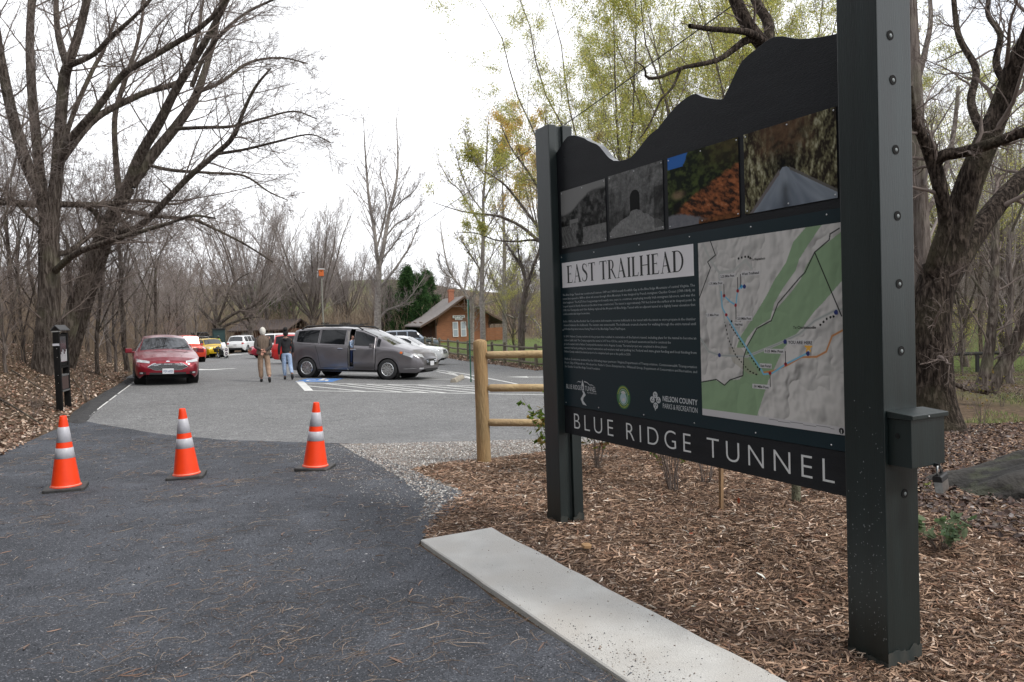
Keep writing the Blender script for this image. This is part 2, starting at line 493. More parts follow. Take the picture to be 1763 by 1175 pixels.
# ---- asphalt lot
def asphalt(name, base, spec_col, crack=True, dark=(0.1, 0.1, 0.1), rough=0.85, speck=260.0, lo_=.86, hi_=1.12):
    m = mat(name, base, rough=rough, spec=0.25)
    n = m.node_tree.nodes; l = m.node_tree.links; b = n['Principled BSDF']
    t = n.new('ShaderNodeTexCoord')
    def noise(sc, det=4, ro=0.6):
        q = n.new('ShaderNodeTexNoise'); q.inputs['Scale'].default_value = sc; q.inputs['Detail'].default_value = det; q.inputs['Roughness'].default_value = ro
        l.new(t.outputs['Object'], q.inputs['Vector']); return q.outputs['Fac']
    def ramp(src, a, bb):
        q = n.new('ShaderNodeMapRange'); q.inputs['From Min'].default_value = a; q.inputs['From Max'].default_value = bb; l.new(src, q.inputs['Value']); return q.outputs[0]
    def mixc(f, A, B):
        q = n.new('ShaderNodeMix'); q.data_type = 'RGBA'
        l.new(f, q.inputs['Factor'])
        for s, v in (('A', A), ('B', B)):
            if isinstance(v, tuple): q.inputs[s].default_value = (*v, 1)
            else: l.new(v, q.inputs[s])
        return q.outputs['Result']
    c = mixc(ramp(noise(0.55, 5), 0.35, 0.68), tuple(x * lo_ for x in base), tuple(x * hi_ for x in base))
    c2_ = mixc(ramp(noise(2.3, 6, .65), 0.40, 0.66), tuple(x * lo_ for x in base), tuple(x * hi_ * 1.05 for x in base))
    c = mixc(ramp(noise(1.1, 3), .3, .7), c, c2_)
    v = n.new('ShaderNodeTexVoronoi'); v.inputs['Scale'].default_value = speck * 0.35; l.new(t.outputs['Object'], v.inputs['Vector'])
    sp = n.new('ShaderNodeSeparateColor'); l.new(v.outputs['Color'], sp.inputs[0])
    c = mixc(ramp(sp.outputs[0], 0.0, 1.0), c, tuple(x * 0.6 for x in base)) if False else c
    q = n.new('ShaderNodeMix'); q.data_type = 'RGBA'; q.blend_type = 'MULTIPLY'; q.inputs['Factor'].default_value = 1
    r2 = n.new('ShaderNodeMapRange'); r2.inputs['To Min'].default_value = 0.55; r2.inputs['To Max'].default_value = 1.45; l.new(sp.outputs[0], r2.inputs['Value'])
    cc = n.new('ShaderNodeCombineColor')
    for i in range(3): l.new(r2.outputs[0], cc.inputs[i])
    l.new(c, q.inputs['A']); l.new(cc.outputs[0], q.inputs['B']); c = q.outputs['Result']
    c = mixc(ramp(sp.outputs[1], 0.93, 0.97), c, spec_col)
    if crack:
        w = n.new('ShaderNodeTexNoise'); w.inputs['Scale'].default_value = 0.9; w.inputs['Detail'].default_value = 6
        mp_ = n.new('ShaderNodeMapping'); mp_.inputs['Scale'].default_value = (0.35, 1.3, 1); l.new(t.outputs['Object'], mp_.inputs['Vector'])
        l.new(mp_.outputs[0], w.inputs['Vector'])
        a = n.new('ShaderNodeMath'); a.operation = 'SUBTRACT'; a.inputs[1].default_value = 0.5; l.new(w.outputs['Fac'], a.inputs[0])
        a2 = n.new('ShaderNodeMath'); a2.operation = 'ABSOLUTE'; l.new(a.outputs[0], a2.inputs[0])
        br = ramp(noise(0.7, 3), 0.5, 0.56)
        f = ramp(a2.outputs[0], 0.0042, 0.0016)
        mm = n.new('ShaderNodeMath'); mm.operation = 'MULTIPLY'; l.new(f, mm.inputs[0]); l.new(br, mm.inputs[1])
        c = mixc(mm.outputs[0], c, dark)
    l.new(c, b.inputs['Base Color'])
    bu = n.new('ShaderNodeBump'); bu.inputs['Strength'].default_value = 0.7; bu.inputs['Distance'].default_value = 0.006
    l.new(noise(speck * 0.5, 3), bu.inputs['Height']); l.new(bu.outputs[0], b.inputs['Normal'])
    return m
m_lot = asphalt('worn_asphalt', (0.158, 0.158, 0.159), (0.34, 0.34, 0.33), dark=(0.07, 0.07, 0.07), speck=160)
tag(sheet('parking_lot', LOT, 0.008, m_lot), kind='structure', label='worn grey asphalt parking lot')
m_trail = asphalt('crusher_gravel', (0.055, 0.059, 0.069), (0.20, 0.20, 0.22), crack=False, speck=480, lo_=.68, hi_=1.50)
TRAILW = wig(TRAIL, 0.3, 0.10, 4)
tag(sheet('trail_path', TRAILW, 0.012, m_trail, xs=1.0), kind='structure', label='dark crushed gravel trail')
m_pale = asphalt('pale_gravel', (0.21, 0.185, 0.16), (0.42, 0.41, 0.39), crack=False, speck=110)
tag(sheet('gravel_shoulder', wig(GRAV, 0.3, 0.06, 5), 0.004, m_pale), kind='structure', label='pale loose gravel shoulder beside the trail')

# dark asphalt berm along the left edge of the lot
bl = [at(*p) for p in ((147, 729), (163, 713), (183, 694), (205, 676), (226, 660), (238, 652))]
br_ = [at(*p) for p in ((121, 716), (148, 694), (178, 677), (205, 662), (222, 652))]
BERM = bl[::-1] + [at(133, 731), at(120, 728)] + br_
def bcrest(x, y): return 0.055 * sstep(0.0, 0.30, pdist(x, y, BERMW))
BERMW = wig(BERM, 0.2, 0.04, 8)
m_berm = mat('black_asphalt', (0.040, 0.040, 0.043), rough=0.8, var=(0.065, 0.063, 0.062), scale=4, bump=1.2, bscale=90, spec=0.3)
tag(sheet('asphalt_kerb', BERMW, 0.014, m_berm, xs=0.12, ys=0.12, crest=bcrest), kind='structure', label='low dark asphalt berm edging the lot')

# ---- concrete slab strip
m_conc = mat('brushed_concrete', (0.52, 0.51, 0.485), rough=0.85, var=(0.43, 0.42, 0.40), scale=5, detail=6, bump=0.35, bscale=160, stretch=(1, 1, 1), var2=(0.45, 0.43, 0.40), scale2=2.2)
def slab_mesh():
    n = 160; g = Geo()
    xs_ = np.concatenate([[0.004], np.linspace(0.012, 12.9, n)]); ws = np.array([0, 0.008, 0.1, 0.2, 0.3, 0.42, 0.522, 0.53])
    V = []
    for a in xs_:
        e0 = 0.008 * (vnoise(a * 6, 0, 4) - 0.5); e1 = 0.010 * (vnoise(a * 5, 9, 6) - 0.5)
        for j, b in enumerate(ws):
            bb = b + (e0 if j < 2 else 0) + (e1 if j > 5 else 0)
            p = SLAB0 + SD * a + SN * bb
            zz = 0.034 - (0.006 if j in (0, 7) else 0) + 0.0015 * (vnoise(a * 3, b * 20, 8) - .5)
            V.append((p[0], p[1], zz))
    k = len(ws); N = len(xs_)
    g.add(V, grid_faces(N, k)[:, ::-1])
    top = np.array(V).reshape(N, k, 3); bot = top.copy(); bot[..., 2] = -0.12
    ring = np.concatenate([top[:, 0], top[-1, 1:], top[::-1, -1][1:], top[0, ::-1][1:]])
    rb = ring.copy(); rb[:, 2] = -0.12
    g.add(np.stack([ring, rb], 1).reshape(-1, 3), grid_faces(len(ring), 2))
    return g
so = slab_mesh().build('concrete_path', m_conc)
tag(so, kind='structure', label='pale brushed concrete strip between gravel trail and mulch bed')

# ---- mulch bed: a lumpy sheet of its own
def mulch_z(x, y):
    x = np.asarray(x, float); y = np.asarray(y, float)
    e = sstep(0.0, 0.45, pdist(x, y, MULCH)) * inpoly(x, y, MULCH)
    base = zbase(x, y)
    h = 0.008 + e * (-0.035 + 0.05 * fbm(x * 1.1, y * 1.1, 12) + 0.03 * fbm(x * 5, y * 5, 13, 3))
    tx, ty = 1.95, 3.6
    mound = 0.10 * sstep(4.5, 8.5, x) * sstep(4, 8, y)
    return base + h + mound * e
gx = np.arange(-1.2, 12, 0.06); gy = np.concatenate([np.arange(-7.5, 1.6, 0.3), np.arange(1.6, 10.3, 0.05)])
MX, MY = np.meshgrid(gx, gy)
ins = inpoly(MX, MY, wig(MULCH, 0.15, 0.05, 3))
MZ = mulch_z(MX, MY)
F_ = grid_faces(len(gy), len(gx)); keep = ins.ravel()[F_].all(1)
g = Geo(); g.add(np.stack([MX, MY, MZ], -1).reshape(-1, 3), F_[keep])
m_mul = mat('mulch_soil', (0.075, 0.048, 0.034), rough=0.95, var=(0.16, 0.105, 0.072), scale=55, detail=6, bump=1.5, bscale=80, spec=0.1)
tag(g.build('mulch_ground', m_mul, smooth=True), kind='structure', label='brown shredded bark mulch bed under the sign')

def gz(x, y):
    """top of whatever ground lies at x,y"""
    x = np.asarray(x, float); y = np.asarray(y, float)
    z = zt(x, y)
    return np.where(inpoly(x, y, MULCH), mulch_z(x, y), z + 0.012)

# ---- painted markings
m_paint = mat('road_paint_white', (0.72, 0.72, 0.70), rough=0.7, var=(0.55, 0.55, 0.53), scale=6)
m_blue = mat('road_paint_blue', (0.05, 0.17, 0.46), rough=0.7, var=(0.09, 0.22, 0.48), scale=5)
marks = []
def line(a, b, wd=0.11, name='painted_line', m=None, off=0.012):
    a = np.array(a); b = np.array(b); d = (b - a) / np.hypot(*(b - a)); n = np.array([-d[1], d[0]]) * wd / 2
    o = sheet(name, [tuple(a - n), tuple(b - n), tuple(b + n), tuple(a + n)], off, m or m_paint)
    return tag(o, kind='structure')
L = lambda p, q, **k: line(at(*p), at(*q), **k)
L((515.5, 657), (532, 673.8), wd=0.24)
for p, q in (((515, 660.3), (817, 665.3)), ((529, 673.6), (940, 680.8)), ((526, 665), (628, 674.9)), ((559, 661.2), (690, 676)), ((597, 662), (736, 677)),
             ((632, 662.6), (768, 677.6)), ((668, 663.2), (830, 678.5)), ((720, 664), (840, 675)), ((770, 665), (842, 671)), ((590, 653.2), (776, 654)), ((556, 644.6), (700, 644)), ((745, 636.5), (900, 664.5)),
             ((752, 640.5), (838, 659)), ((772, 642), (786, 645.5)), ((800, 648), (812, 652)), ((468, 612), (489, 612)), ((468, 616.5), (489, 616.5)), ((467, 619.8), (489, 619.8)),
             ((466, 622.8), (489, 622.8)), ((494, 643.3), (512, 643.6)), ((495, 634), (508, 634))):
    L(p, q, wd=0.10)
for p_, q_ in (((153, 718), (163, 710)), ((167, 707), (186, 692.5)), ((188, 691), (200, 682)), ((203, 679.5), (226, 662.5)), ((228, 661), (238, 654))): line(at(*p_), at(*q_), wd=0.038, off=.016)
# accessible bay: blue square with the white wheelchair figure
B0 = np.array(at(508, 658.5)); B1 = np.array(at(572, 658.5)); B2 = np.array(at(592, 652.2)); B3 = np.array(at(528, 652.8))
o = sheet('bay_marking', [tuple(B0), tuple(B1), tuple(B2), tuple(B3)], 0.012, m_blue); tag(o, kind='structure')
def bayp(u, v): return tuple(B0 * (1 - u) * (1 - v) + B1 * u * (1 - v) + B2 * u * v + B3 * (1 - u) * v)
def arc(cx, cy, r, a0, a1, n=14): return [(cx + r * math.cos(a), cy + r * math.sin(a)) for a in np.linspace(a0, a1, n)]
def ribbon(pts, wd):
    P = np.array(pts, float); T = np.gradient(P, axis=0); T /= np.linalg.norm(T, axis=1)[:, None]; N = np.stack([-T[:, 1], T[:, 0]], 1) * wd / 2
    return [tuple(q) for q in P + N] + [tuple(q) for q in (P - N)[::-1]]
wheel = ribbon(arc(0.42, 0.42, 0.22, 0.6 - 1.6 * PI, 0.35, 20), 0.07)
for sh in (wheel, [(0.46, 0.88), (0.55, 0.88), (0.56, 0.62), (0.75, 0.62), (0.75, 0.55), (0.56, 0.5), (0.72, 0.5), (0.84, 0.2), (0.76, 0.17), (0.66, 0.42), (0.47, 0.42)], arc(0.5, 0.93, 0.06, 0, 2 * PI * 0.93, 10)):
    o = sheet('bay_symbol_marking', [bayp(*p) for p in sh], 0.016, m_paint); tag(o, kind='structure')
def arrow(px, py, ang, Ls=2.2, wd=0.55):
    c = np.array(at(px, py)); d = np.array([math.cos(ang), math.sin(ang)]); n = np.array([-d[1], d[0]])
    pts = [(-Ls / 2, -.11), (0.2, -.11), (0.2, -wd / 2 - .1), (Ls / 2, 0), (0.2, wd / 2 + .1), (0.2, .11), (-Ls / 2, .11)]
    o = sheet('arrow_marking', [tuple(c + d * a + n * b) for a, b in pts], 0.012, m_paint); tag(o, kind='structure')
arrow(370, 636.5, -PI / 2 - 0.35, 2.6, 1.3); arrow(412, 610.5, -PI / 2 - 0.3, 3.4, 1.4); arrow(918, 650, PI + 0.05, 1.9, 0.5)

# ================================================================== scattered ground stuff
def rand_rot(n, tilt):
    az = RNG.uniform(0, 2 * PI, n); el = RNG.normal(0, tilt, n)
    return np.stack([np.cos(az) * np.cos(el), np.sin(az) * np.cos(el), np.sin(el)], -1)

def strips(C, L, W, D, k=3, bend=0.3, flat=0.5, cols=None, n=3):
    """many little splinters: centre C, length L, half width W, direction D"""
    N = len(C); t = np.linspace(-0.5, 0.5, n)
    up = np.tile([0, 0, 1.0], (N, 1)); S = np.cross(D, up); S /= np.linalg.norm(S, axis=1)[:, None] + 1e-9
    bd = RNG.normal(0, bend, N)[:, None]; bu = RNG.normal(0, bend * 0.4, N)[:, None]
    P = C[:, None] + D[:, None] * (t[None, :, None] * L[:, None, None]) + (S * bd + up * bu)[:, None] * ((t ** 2 - .12)[None, :, None] * L[:, None, None] * 2)
    R = W[:, None] * (1 - 0.55 * np.abs(t * 2) ** 2)[None]
    V, Fc = tubes(P, R, k)
    V = V.reshape(N, n * k, 3); c0 = V.mean(1, keepdims=True)
    mid = np.repeat(P, k, axis=1)
    V[..., 2] = mid[..., 2] + (V[..., 2] - mid[..., 2]) * flat
    cc = None
    if cols is not None: cc = np.repeat(cols, n * k, axis=0)
    return V.reshape(-1, 3), Fc, cc

def pal(colours, n, jit=0.25, p=None):
    c = np.array(colours)[RNG.choice(len(colours), n, p=p)]
    return np.clip(c * RNG.lognormal(0, jit, (n, 1)), 0.005, 0.85)

def sample(poly, n, near=None):
    P = np.array(poly); lo = P.min(0); hi = P.max(0); out = []
    tot = 0
    while tot < n:
        q = RNG.uniform(lo, hi, (n * 2, 2))
        k = inpoly(q[:, 0], q[:, 1], poly)
        q = q[k]
        if near is not None: q = q[RNG.uniform(0, 1, len(q)) < near(q[:, 0], q[:, 1])]
        out.append(q); tot += len(q)
    return np.concatenate(out)[:n]

m_chip = mat('bark_chips', (0.2, 0.13, 0.09), rough=0.9, attr='col', spec=0.15)
def view_w(x, y, r0=3.0, p=1.6):
    ok = (y > 1.3) & (np.abs(x) < 0.78 * y + 0.6)
    return ok * np.minimum(1, (r0 / np.maximum(np.hypot(x, y), .1)) ** p)
q = sample(MULCH, 150000, lambda x, y: view_w(x, y, 3.2, 1.1))
dist = np.hypot(q[:, 0], q[:, 1])
N = len(q)
Lc = RNG.gamma(2.2, 0.0115, N) + 0.008; Lc *= 0.85 + 0.06 * dist
Wc = Lc * RNG.uniform(0.03, 0.13, N) ; Wc = np.clip(Wc, 0.0009, 0.007)
zc = mulch_z(q[:, 0], q[:, 1]) + RNG.uniform(0.000, 0.016, N)
C = np.stack([q[:, 0], q[:, 1], zc], -1)
cols = pal([(0.20, 0.130, 0.090), (0.30, 0.205, 0.145), (0.085, 0.056, 0.044), (0.40, 0.31, 0.245), (0.21, 0.12, 0.08), (0.60, 0.52, 0.44)], N, 0.30, [.34, .25, .22, .10, .075, .015])
cols *= (0.80 + 0.5 * fbm(q[:, 0] * 1.4, q[:, 1] * 1.4, 44))[:, None]
V, Fc, cc = strips(C, Lc, Wc, rand_rot(N, 0.22), k=3, bend=0.25, flat=0.7, cols=cols)
tag(Geo().add(V, Fc, col=cc).build('mulch_litter', m_chip), kind='stuff', label='loose shredded bark chips over the bed')

def leaves(C, size, cols, curl=0.5, tilt=0.45, asp=0.62):
    """curled leaf: 6 verts, 4 tris -> 2x3 grid bent along its middle"""
    N = len(C)
    D = rand_rot(N, tilt); rr = RNG.normal(0, 1, (N, 3)) * 0.35 + np.array([0, 0, 1.0])
    S = np.cross(D, rr); S /= np.linalg.norm(S, axis=1)[:, None]; U = np.cross(S, D)
    cu = RNG.uniform(-0.2, 1, N) * curl
    prof = [(-0.5, 0.0), (-0.18, 0.42), (0.2, 0.36), (0.5, 0.0)]
    vs = []
    for t, wv in prof:
        for sgn in (-1, 0, 1):
            if wv == 0 and sgn != 0: continue
            b = (abs(sgn) * wv * 0.55 + t * t * 0.8) * cu
            vs.append(C + D * (t * size)[:, None] + S * (sgn * wv * asp * size)[:, None] + U * (b * size)[:, None])
    V = np.stack(vs, 1)      # 0 tip, 1-3, 4-6, 7 tip
    f = np.array([(0, 1, 2), (0, 2, 3), (1, 4, 2), (4, 5, 2), (2, 5, 3), (5, 6, 3), (4, 7, 5), (5, 7, 6)])
    Fc = (f[None] + (np.arange(N) * 8)[:, None, None]).reshape(-1, 3)
    return V.reshape(-1, 3), Fc, np.repeat(cols, 8, axis=0)
m_leaf = mat('dead_leaves', (0.25, 0.15, 0.1), rough=0.75, attr='col', spec=0.25)
LEAFP = [(0.25, 0.17, 0.125), (0.34, 0.26, 0.20), (0.15, 0.095, 0.07), (0.42, 0.345, 0.29), (0.22, 0.12, 0.08), (0.115, 0.075, 0.06)]
# left bank
bank = [(-6.9, 3), (-7.25, 8.5)] + [at(*p) for p in ((0, 788), (60, 756), (116, 727), (120, 717), (147, 695), (177, 678), (204, 663), (219, 654))] + [(-15.4, 31), (-19, 38), (-34, 44), (-26, 22), (-18, 9), (-11, 3)]
q = sample(bank, 60000, lambda x, y: (y > 5) * np.minimum(1, (11 / np.hypot(x, y)) ** 1.4))
z = gz(q[:, 0], q[:, 1]); dl_ = np.interp(q[:, 1], _xly, _xlx) - q[:, 0]
z = z + sstep(0.6, 3, dl_) * 0.10 * (fbm(q[:, 0] * 0.9, q[:, 1] * 0.9, 3) - 0.5) * 2 + RNG.uniform(0.0, 0.035, len(q))
V, Fc, cc = leaves(np.stack([q[:, 0], q[:, 1], z], -1), RNG.uniform(0.035, 0.10, len(q)), pal(LEAFP, len(q), 0.3, [.28, .22, .18, .11, .12, .09]) * 1.1)
tag(Geo().add(V, Fc, col=cc).build('leaf_litter', m_leaf), kind='stuff', label='fallen brown leaves covering the left bank')
# right side beyond the bed
rgt = [(3.0, 4.6), (2.8, 6.4), (3.6, 9.8), (12.3, 10.2), (13, 22), (13, 34), (36, 42), (34, 18), (12, 6), (7, 4)]
q = sample(rgt, 46000, lambda x, y: (np.abs(x) < 0.8 * y + 1) * np.minimum(1, (6.5 / np.hypot(x, y)) ** 1.25))
z = gz(q[:, 0], q[:, 1]) + RNG.uniform(0.0, 0.03, len(q)) + sstep(13, 16, q[:, 0]) * 0.10 * (fbm(q[:, 0] * 0.9, q[:, 1] * 0.9, 3) - 0.5) * 2
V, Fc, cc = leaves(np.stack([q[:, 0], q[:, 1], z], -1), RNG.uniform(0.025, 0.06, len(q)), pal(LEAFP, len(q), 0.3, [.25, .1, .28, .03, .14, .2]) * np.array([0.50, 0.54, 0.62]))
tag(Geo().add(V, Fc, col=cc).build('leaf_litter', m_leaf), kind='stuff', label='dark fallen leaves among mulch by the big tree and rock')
# a dusting of leaves and litter on the lot's fence side
fs = [at(*p) for p in ((748, 613), (791, 621), (830, 626), (876, 632), (925, 639))]; fs = fs + [(p[0] + 0.6, p[1] + 3.0) for p in fs[::-1]]
q = sample(fs, 6000); z = gz(q[:, 0], q[:, 1]) + 0.02
V, Fc, cc = leaves(np.stack([q[:, 0], q[:, 1], z], -1), RNG.uniform(0.07, 0.14, len(q)), pal(LEAFP, len(q), 0.3))
tag(Geo().add(V, Fc, col=cc).build('leaf_litter', m_leaf), kind='stuff', label='brown leaves gathered along the rail fence')

# needles and straw on the trail
m_needle = mat('pine_straw', (0.3, 0.2, 0.12), rough=0.8, attr='col')
q = sample(TRAIL, 4200, lambda x, y: view_w(x, y, 2.6, 1.3) * (0.25 + sstep(0.42, 0.62, fbm(x * 1.3, y * 1.3, 71))))
clus = q[RNG.choice(len(q), 34)]
ex = np.concatenate([c + RNG.normal(0, 0.09, (16, 2)) for c in clus]); q = np.concatenate([q, ex])
N = len(q); C = np.stack([q[:, 0], q[:, 1], zbase(q[:, 0], q[:, 1]) + 0.0155 + RNG.uniform(0, 0.004, N)], -1)
D = rand_rot(N, 0.02)
V, Fc, cc = strips(C, RNG.gamma(3.2, 0.024, N) + 0.015, RNG.uniform(0.0005, 0.0010, N) * (0.8 + 0.12 * np.hypot(q[:, 0], q[:, 1])), D, bend=0.45, flat=1, cols=pal([(0.20, 0.14, 0.10), (0.30, 0.23, 0.17), (0.12, 0.08, 0.06)], N, 0.3), n=5)
tag(Geo().add(V, Fc, col=cc).build('pine_needles', m_needle), kind='stuff', label='dry pine needles scattered over the dark gravel')
# bark bits and brown leaves on the trail
q = sample(TRAIL, 260, lambda x, y: view_w(x, y, 3, 1.0)); N = len(q)
C = np.stack([q[:, 0], q[:, 1], zbase(q[:, 0], q[:, 1]) + 0.017], -1)
V, Fc, cc = strips(C, RNG.uniform(0.02, 0.11, N), RNG.uniform(0.0015, 0.006, N), rand_rot(N, 0.05), bend=0.2, flat=0.7, cols=pal([(0.15, 0.10, 0.08), (0.22, 0.16, 0.13), (0.24, 0.15, 0.11)], N, 0.25), n=4)
tag(Geo().add(V, Fc, col=cc).build('bark_litter', m_needle), kind='stuff', label='bark bits lying on the trail')

def stones(C, s, cols):
    N = len(C)
    o = np.array([(1, 0, 0), (0, 1, 0), (-1, 0, 0), (0, -1, 0), (0, 0, 1), (0, 0, -0.6), (.7, .7, .5), (-.7, .6, .5), (-.6, -.7, .45), (.7, -.6, .5)], float)[:6]
    az = RNG.uniform(0, 2 * PI, N); ca, sa = np.cos(az), np.sin(az)
    o = o[None] * RNG.uniform(0.6, 1.25, (N, 6, 1)) * s[:, None, None] * np.array([1, 0.75, 0.6])
    V = np.stack([o[..., 0] * ca[:, None] - o[..., 1] * sa[:, None], o[..., 0] * sa[:, None] + o[..., 1] * ca[:, None], o[..., 2]], -1) + C[:, None]
    f = np.array([(0, 1, 4), (1, 2, 4), (2, 3, 4), (3, 0, 4), (1, 0, 5), (2, 1, 5), (3, 2, 5), (0, 3, 5)])
    return V.reshape(-1, 3), (f[None] + (np.arange(N) * 6)[:, None, None]).reshape(-1, 3), np.repeat(cols, 6, axis=0)
m_stone = mat('crushed_stone', (0.3, 0.3, 0.3), rough=0.85, attr='col')
q = sample(TRAIL, 52000, lambda x, y: view_w(x, y, 2.6, 1.5)); N = len(q)
C = np.stack([q[:, 0], q[:, 1], zbase(q[:, 0], q[:, 1]) + 0.013], -1)
V, Fc, cc = stones(C, RNG.gamma(3, 0.0008, N) * (0.75 + 0.1 * np.hypot(q[:, 0], q[:, 1])) + 0.001, pal([(0.060, 0.064, 0.075), (0.086, 0.091, 0.104), (0.040, 0.042, 0.050), (0.34, 0.34, 0.35)], N, 0.22, [.42, .27, .28, .03]))
tag(Geo().add(V, Fc, col=cc).build('trail_gravel', m_stone), kind='stuff', label='loose dark crushed stone on the trail')
q = sample([(p[0], p[1]) for p in GRAV], 30000, lambda x, y: 1 - 0.97 * inpoly(x, y, MULCH)); N = len(q)
hi = inpoly(q[:, 0], q[:, 1], TRAIL)
C = np.stack([q[:, 0], q[:, 1], zbase(q[:, 0], q[:, 1]) + np.where(hi, 0.016, 0.009)], -1)
V, Fc, cc = stones(C, RNG.uniform(0.006, 0.017, N), pal([(0.28, 0.265, 0.25), (0.42, 0.41, 0.39), (0.16, 0.15, 0.145), (0.20, 0.15, 0.12)], N, 0.3, [.36, .2, .24, .2]))
tag(Geo().add(V, Fc, col=cc).build('shoulder_gravel', m_stone), kind='stuff', label='pale crushed stone of the gravel shoulder')
# pale stones kicked onto the trail edge
q = sample(wig([(-2.6, 10.8), (-2.9, 9.4), (-2.3, 8.2), (-1.5, 7.0), (-0.9, 5.6), (-0.5, 5.6), (-0.9, 7.3), (-1.5, 8.4), (-2.0, 10.5)], .3, .1), 2600); N = len(q)
C = np.stack([q[:, 0], q[:, 1], zbase(q[:, 0], q[:, 1]) + 0.017], -1)
V, Fc, cc = stones(C, RNG.uniform(0.003, 0.010, N), pal([(0.22, 0.215, 0.21), (0.12, 0.12, 0.125), (0.3, .29, .28)], N, 0.3))
tag(Geo().add(V, Fc, col=cc).build('edge_gravel', m_stone), kind='stuff', label='pale stones spilled along the trail edge')
# grit on the concrete strip, densest near its trail side
N = 9000; a = RNG.beta(1.4, 1.6, N) * 5.6 + 0.1; b = RNG.uniform(0.01, 0.52, N)
keepw = RNG.uniform(0, 1, N) < np.clip(0.05 + 2.2 * np.exp(-((a - 2.25 ) / 0.30) ** 2 - ((b - 0.09) / 0.08) ** 2) + 0.40 * sstep(1.0, 2.2, a) * np.exp(-b / 0.16), 0, 1)
a, b = a[keepw], b[keepw]; p = SLAB0 + SD * a[:, None] + SN * b[:, None]; N = len(a)
V, Fc, cc = stones(np.stack([p[:, 0], p[:, 1], np.full(N, 0.0355)], -1), RNG.gamma(2.0, 0.0009, N) + 0.0007, pal([(0.07, 0.075, 0.085), (0.16, 0.12, 0.09)], N, 0.3))
tag(Geo().add(V, Fc, col=cc).build('grit', m_stone), kind='stuff', label='dark grit spilled on the concrete strip')
# grass tufts at the left verge and among the litter on the right
def grass_blades(q, h, cols, zz):
    N = len(q); d = rand_rot(N, 0.0); C0 = np.stack([q[:, 0], q[:, 1], zz], -1)
    t = np.linspace(0, 1, 3); lean = RNG.uniform(0.1, 0.6, N)
    P = C0[:, None] + np.array([0, 0, 1.0]) * (t[None, :, None] * h[:, None, None]) + d[:, None] * ((t ** 2)[None, :, None] * (h * lean)[:, None, None])
    return tubes(P, np.broadcast_to(0.0035 * (1 - 0.9 * t), (N, 3)) * (0.6 + 0.06 * np.hypot(q[:, 0], q[:, 1]))[:, None], 3) + (np.repeat(cols, 9, axis=0),)
m_grass = mat('grass_blades', (0.1, 0.15, 0.04), rough=0.7, attr='col')
q1 = sample([(-7.6, 6), (-7.7, 9.5), (-8.4, 11.2), (-10, 11.5), (-11, 8), (-9, 5.5)], 5000, lambda x, y: sstep(0.46, 0.56, fbm(x, y, 5)))
q2 = sample([(7, 9), (8, 14), (14, 22), (22, 26), (22, 14), (14, 9)], 9000, lambda x, y: sstep(0.46, 0.6, fbm(x * 0.6, y * 0.6, 55)))
q = np.concatenate([q1, q2]); V, Fc, cc = grass_blades(q, RNG.uniform(0.03, 0.09, len(q)), pal([(0.10, 0.16, 0.035), (0.17, 0.2, 0.06), (0.25, 0.22, 0.1)], len(q), 0.2), gz(q[:, 0], q[:, 1]))
tag(Geo().add(V, Fc, col=cc).build('grass', m_grass), kind='stuff', label='sparse green grass tufts at the verges')
# ================================================================== TRAIL SIGN
SO = Matrix(((0.4594, 0.8882, 0, 0.2134), (-0.8882, 0.4594, 0, 5.526), (0, 0, 1, 0), (0, 0, 0, 1)))
sign = empty('trail_sign', label='large dark green trailhead sign on two square posts with mountain shaped top', cat='sign')
sign.matrix_world = SO
m_post = mat('dark_green_stain', (0.006, 0.011, 0.011), rough=0.40, var=(0.010, 0.018, 0.018), scale=3, detail=8, bump=0.07, bscale=30, stretch=(7, 7, 0.5), spec=0.6)
m_black = mat('black_board', (0.009, 0.0095, 0.012), rough=0.6, var=(0.013, 0.014, 0.017), scale=4, spec=0.25, bump=0.15, bscale=60, stretch=(0.6, 3, 5))
m_edge = mat('board_edge_sheen', (0.05, 0.052, 0.058), rough=0.28, spec=0.9)  # board black made lighter and glossier, sky sheen put into the edge colour
m_bare = mat('weathered_base', (0.048, 0.046, 0.038), rough=0.9, var=(0.016, 0.022, 0.021), scale=18, detail=5, stretch=(1, 1, 0.3))
m_bolt = mat('dark_bolt', (0.05, 0.055, 0.06), rough=0.35, metal=0.7)
m_boltg = mat('galvanised_bolt', (0.16, 0.18, 0.18), rough=0.5, metal=0.0)
m_hole = mat('bolt_hole', (0.004, 0.004, 0.004), rough=1)
m_screw = mat('screw_head', (0.55, 0.55, 0.56), rough=0.3, metal=0.9)
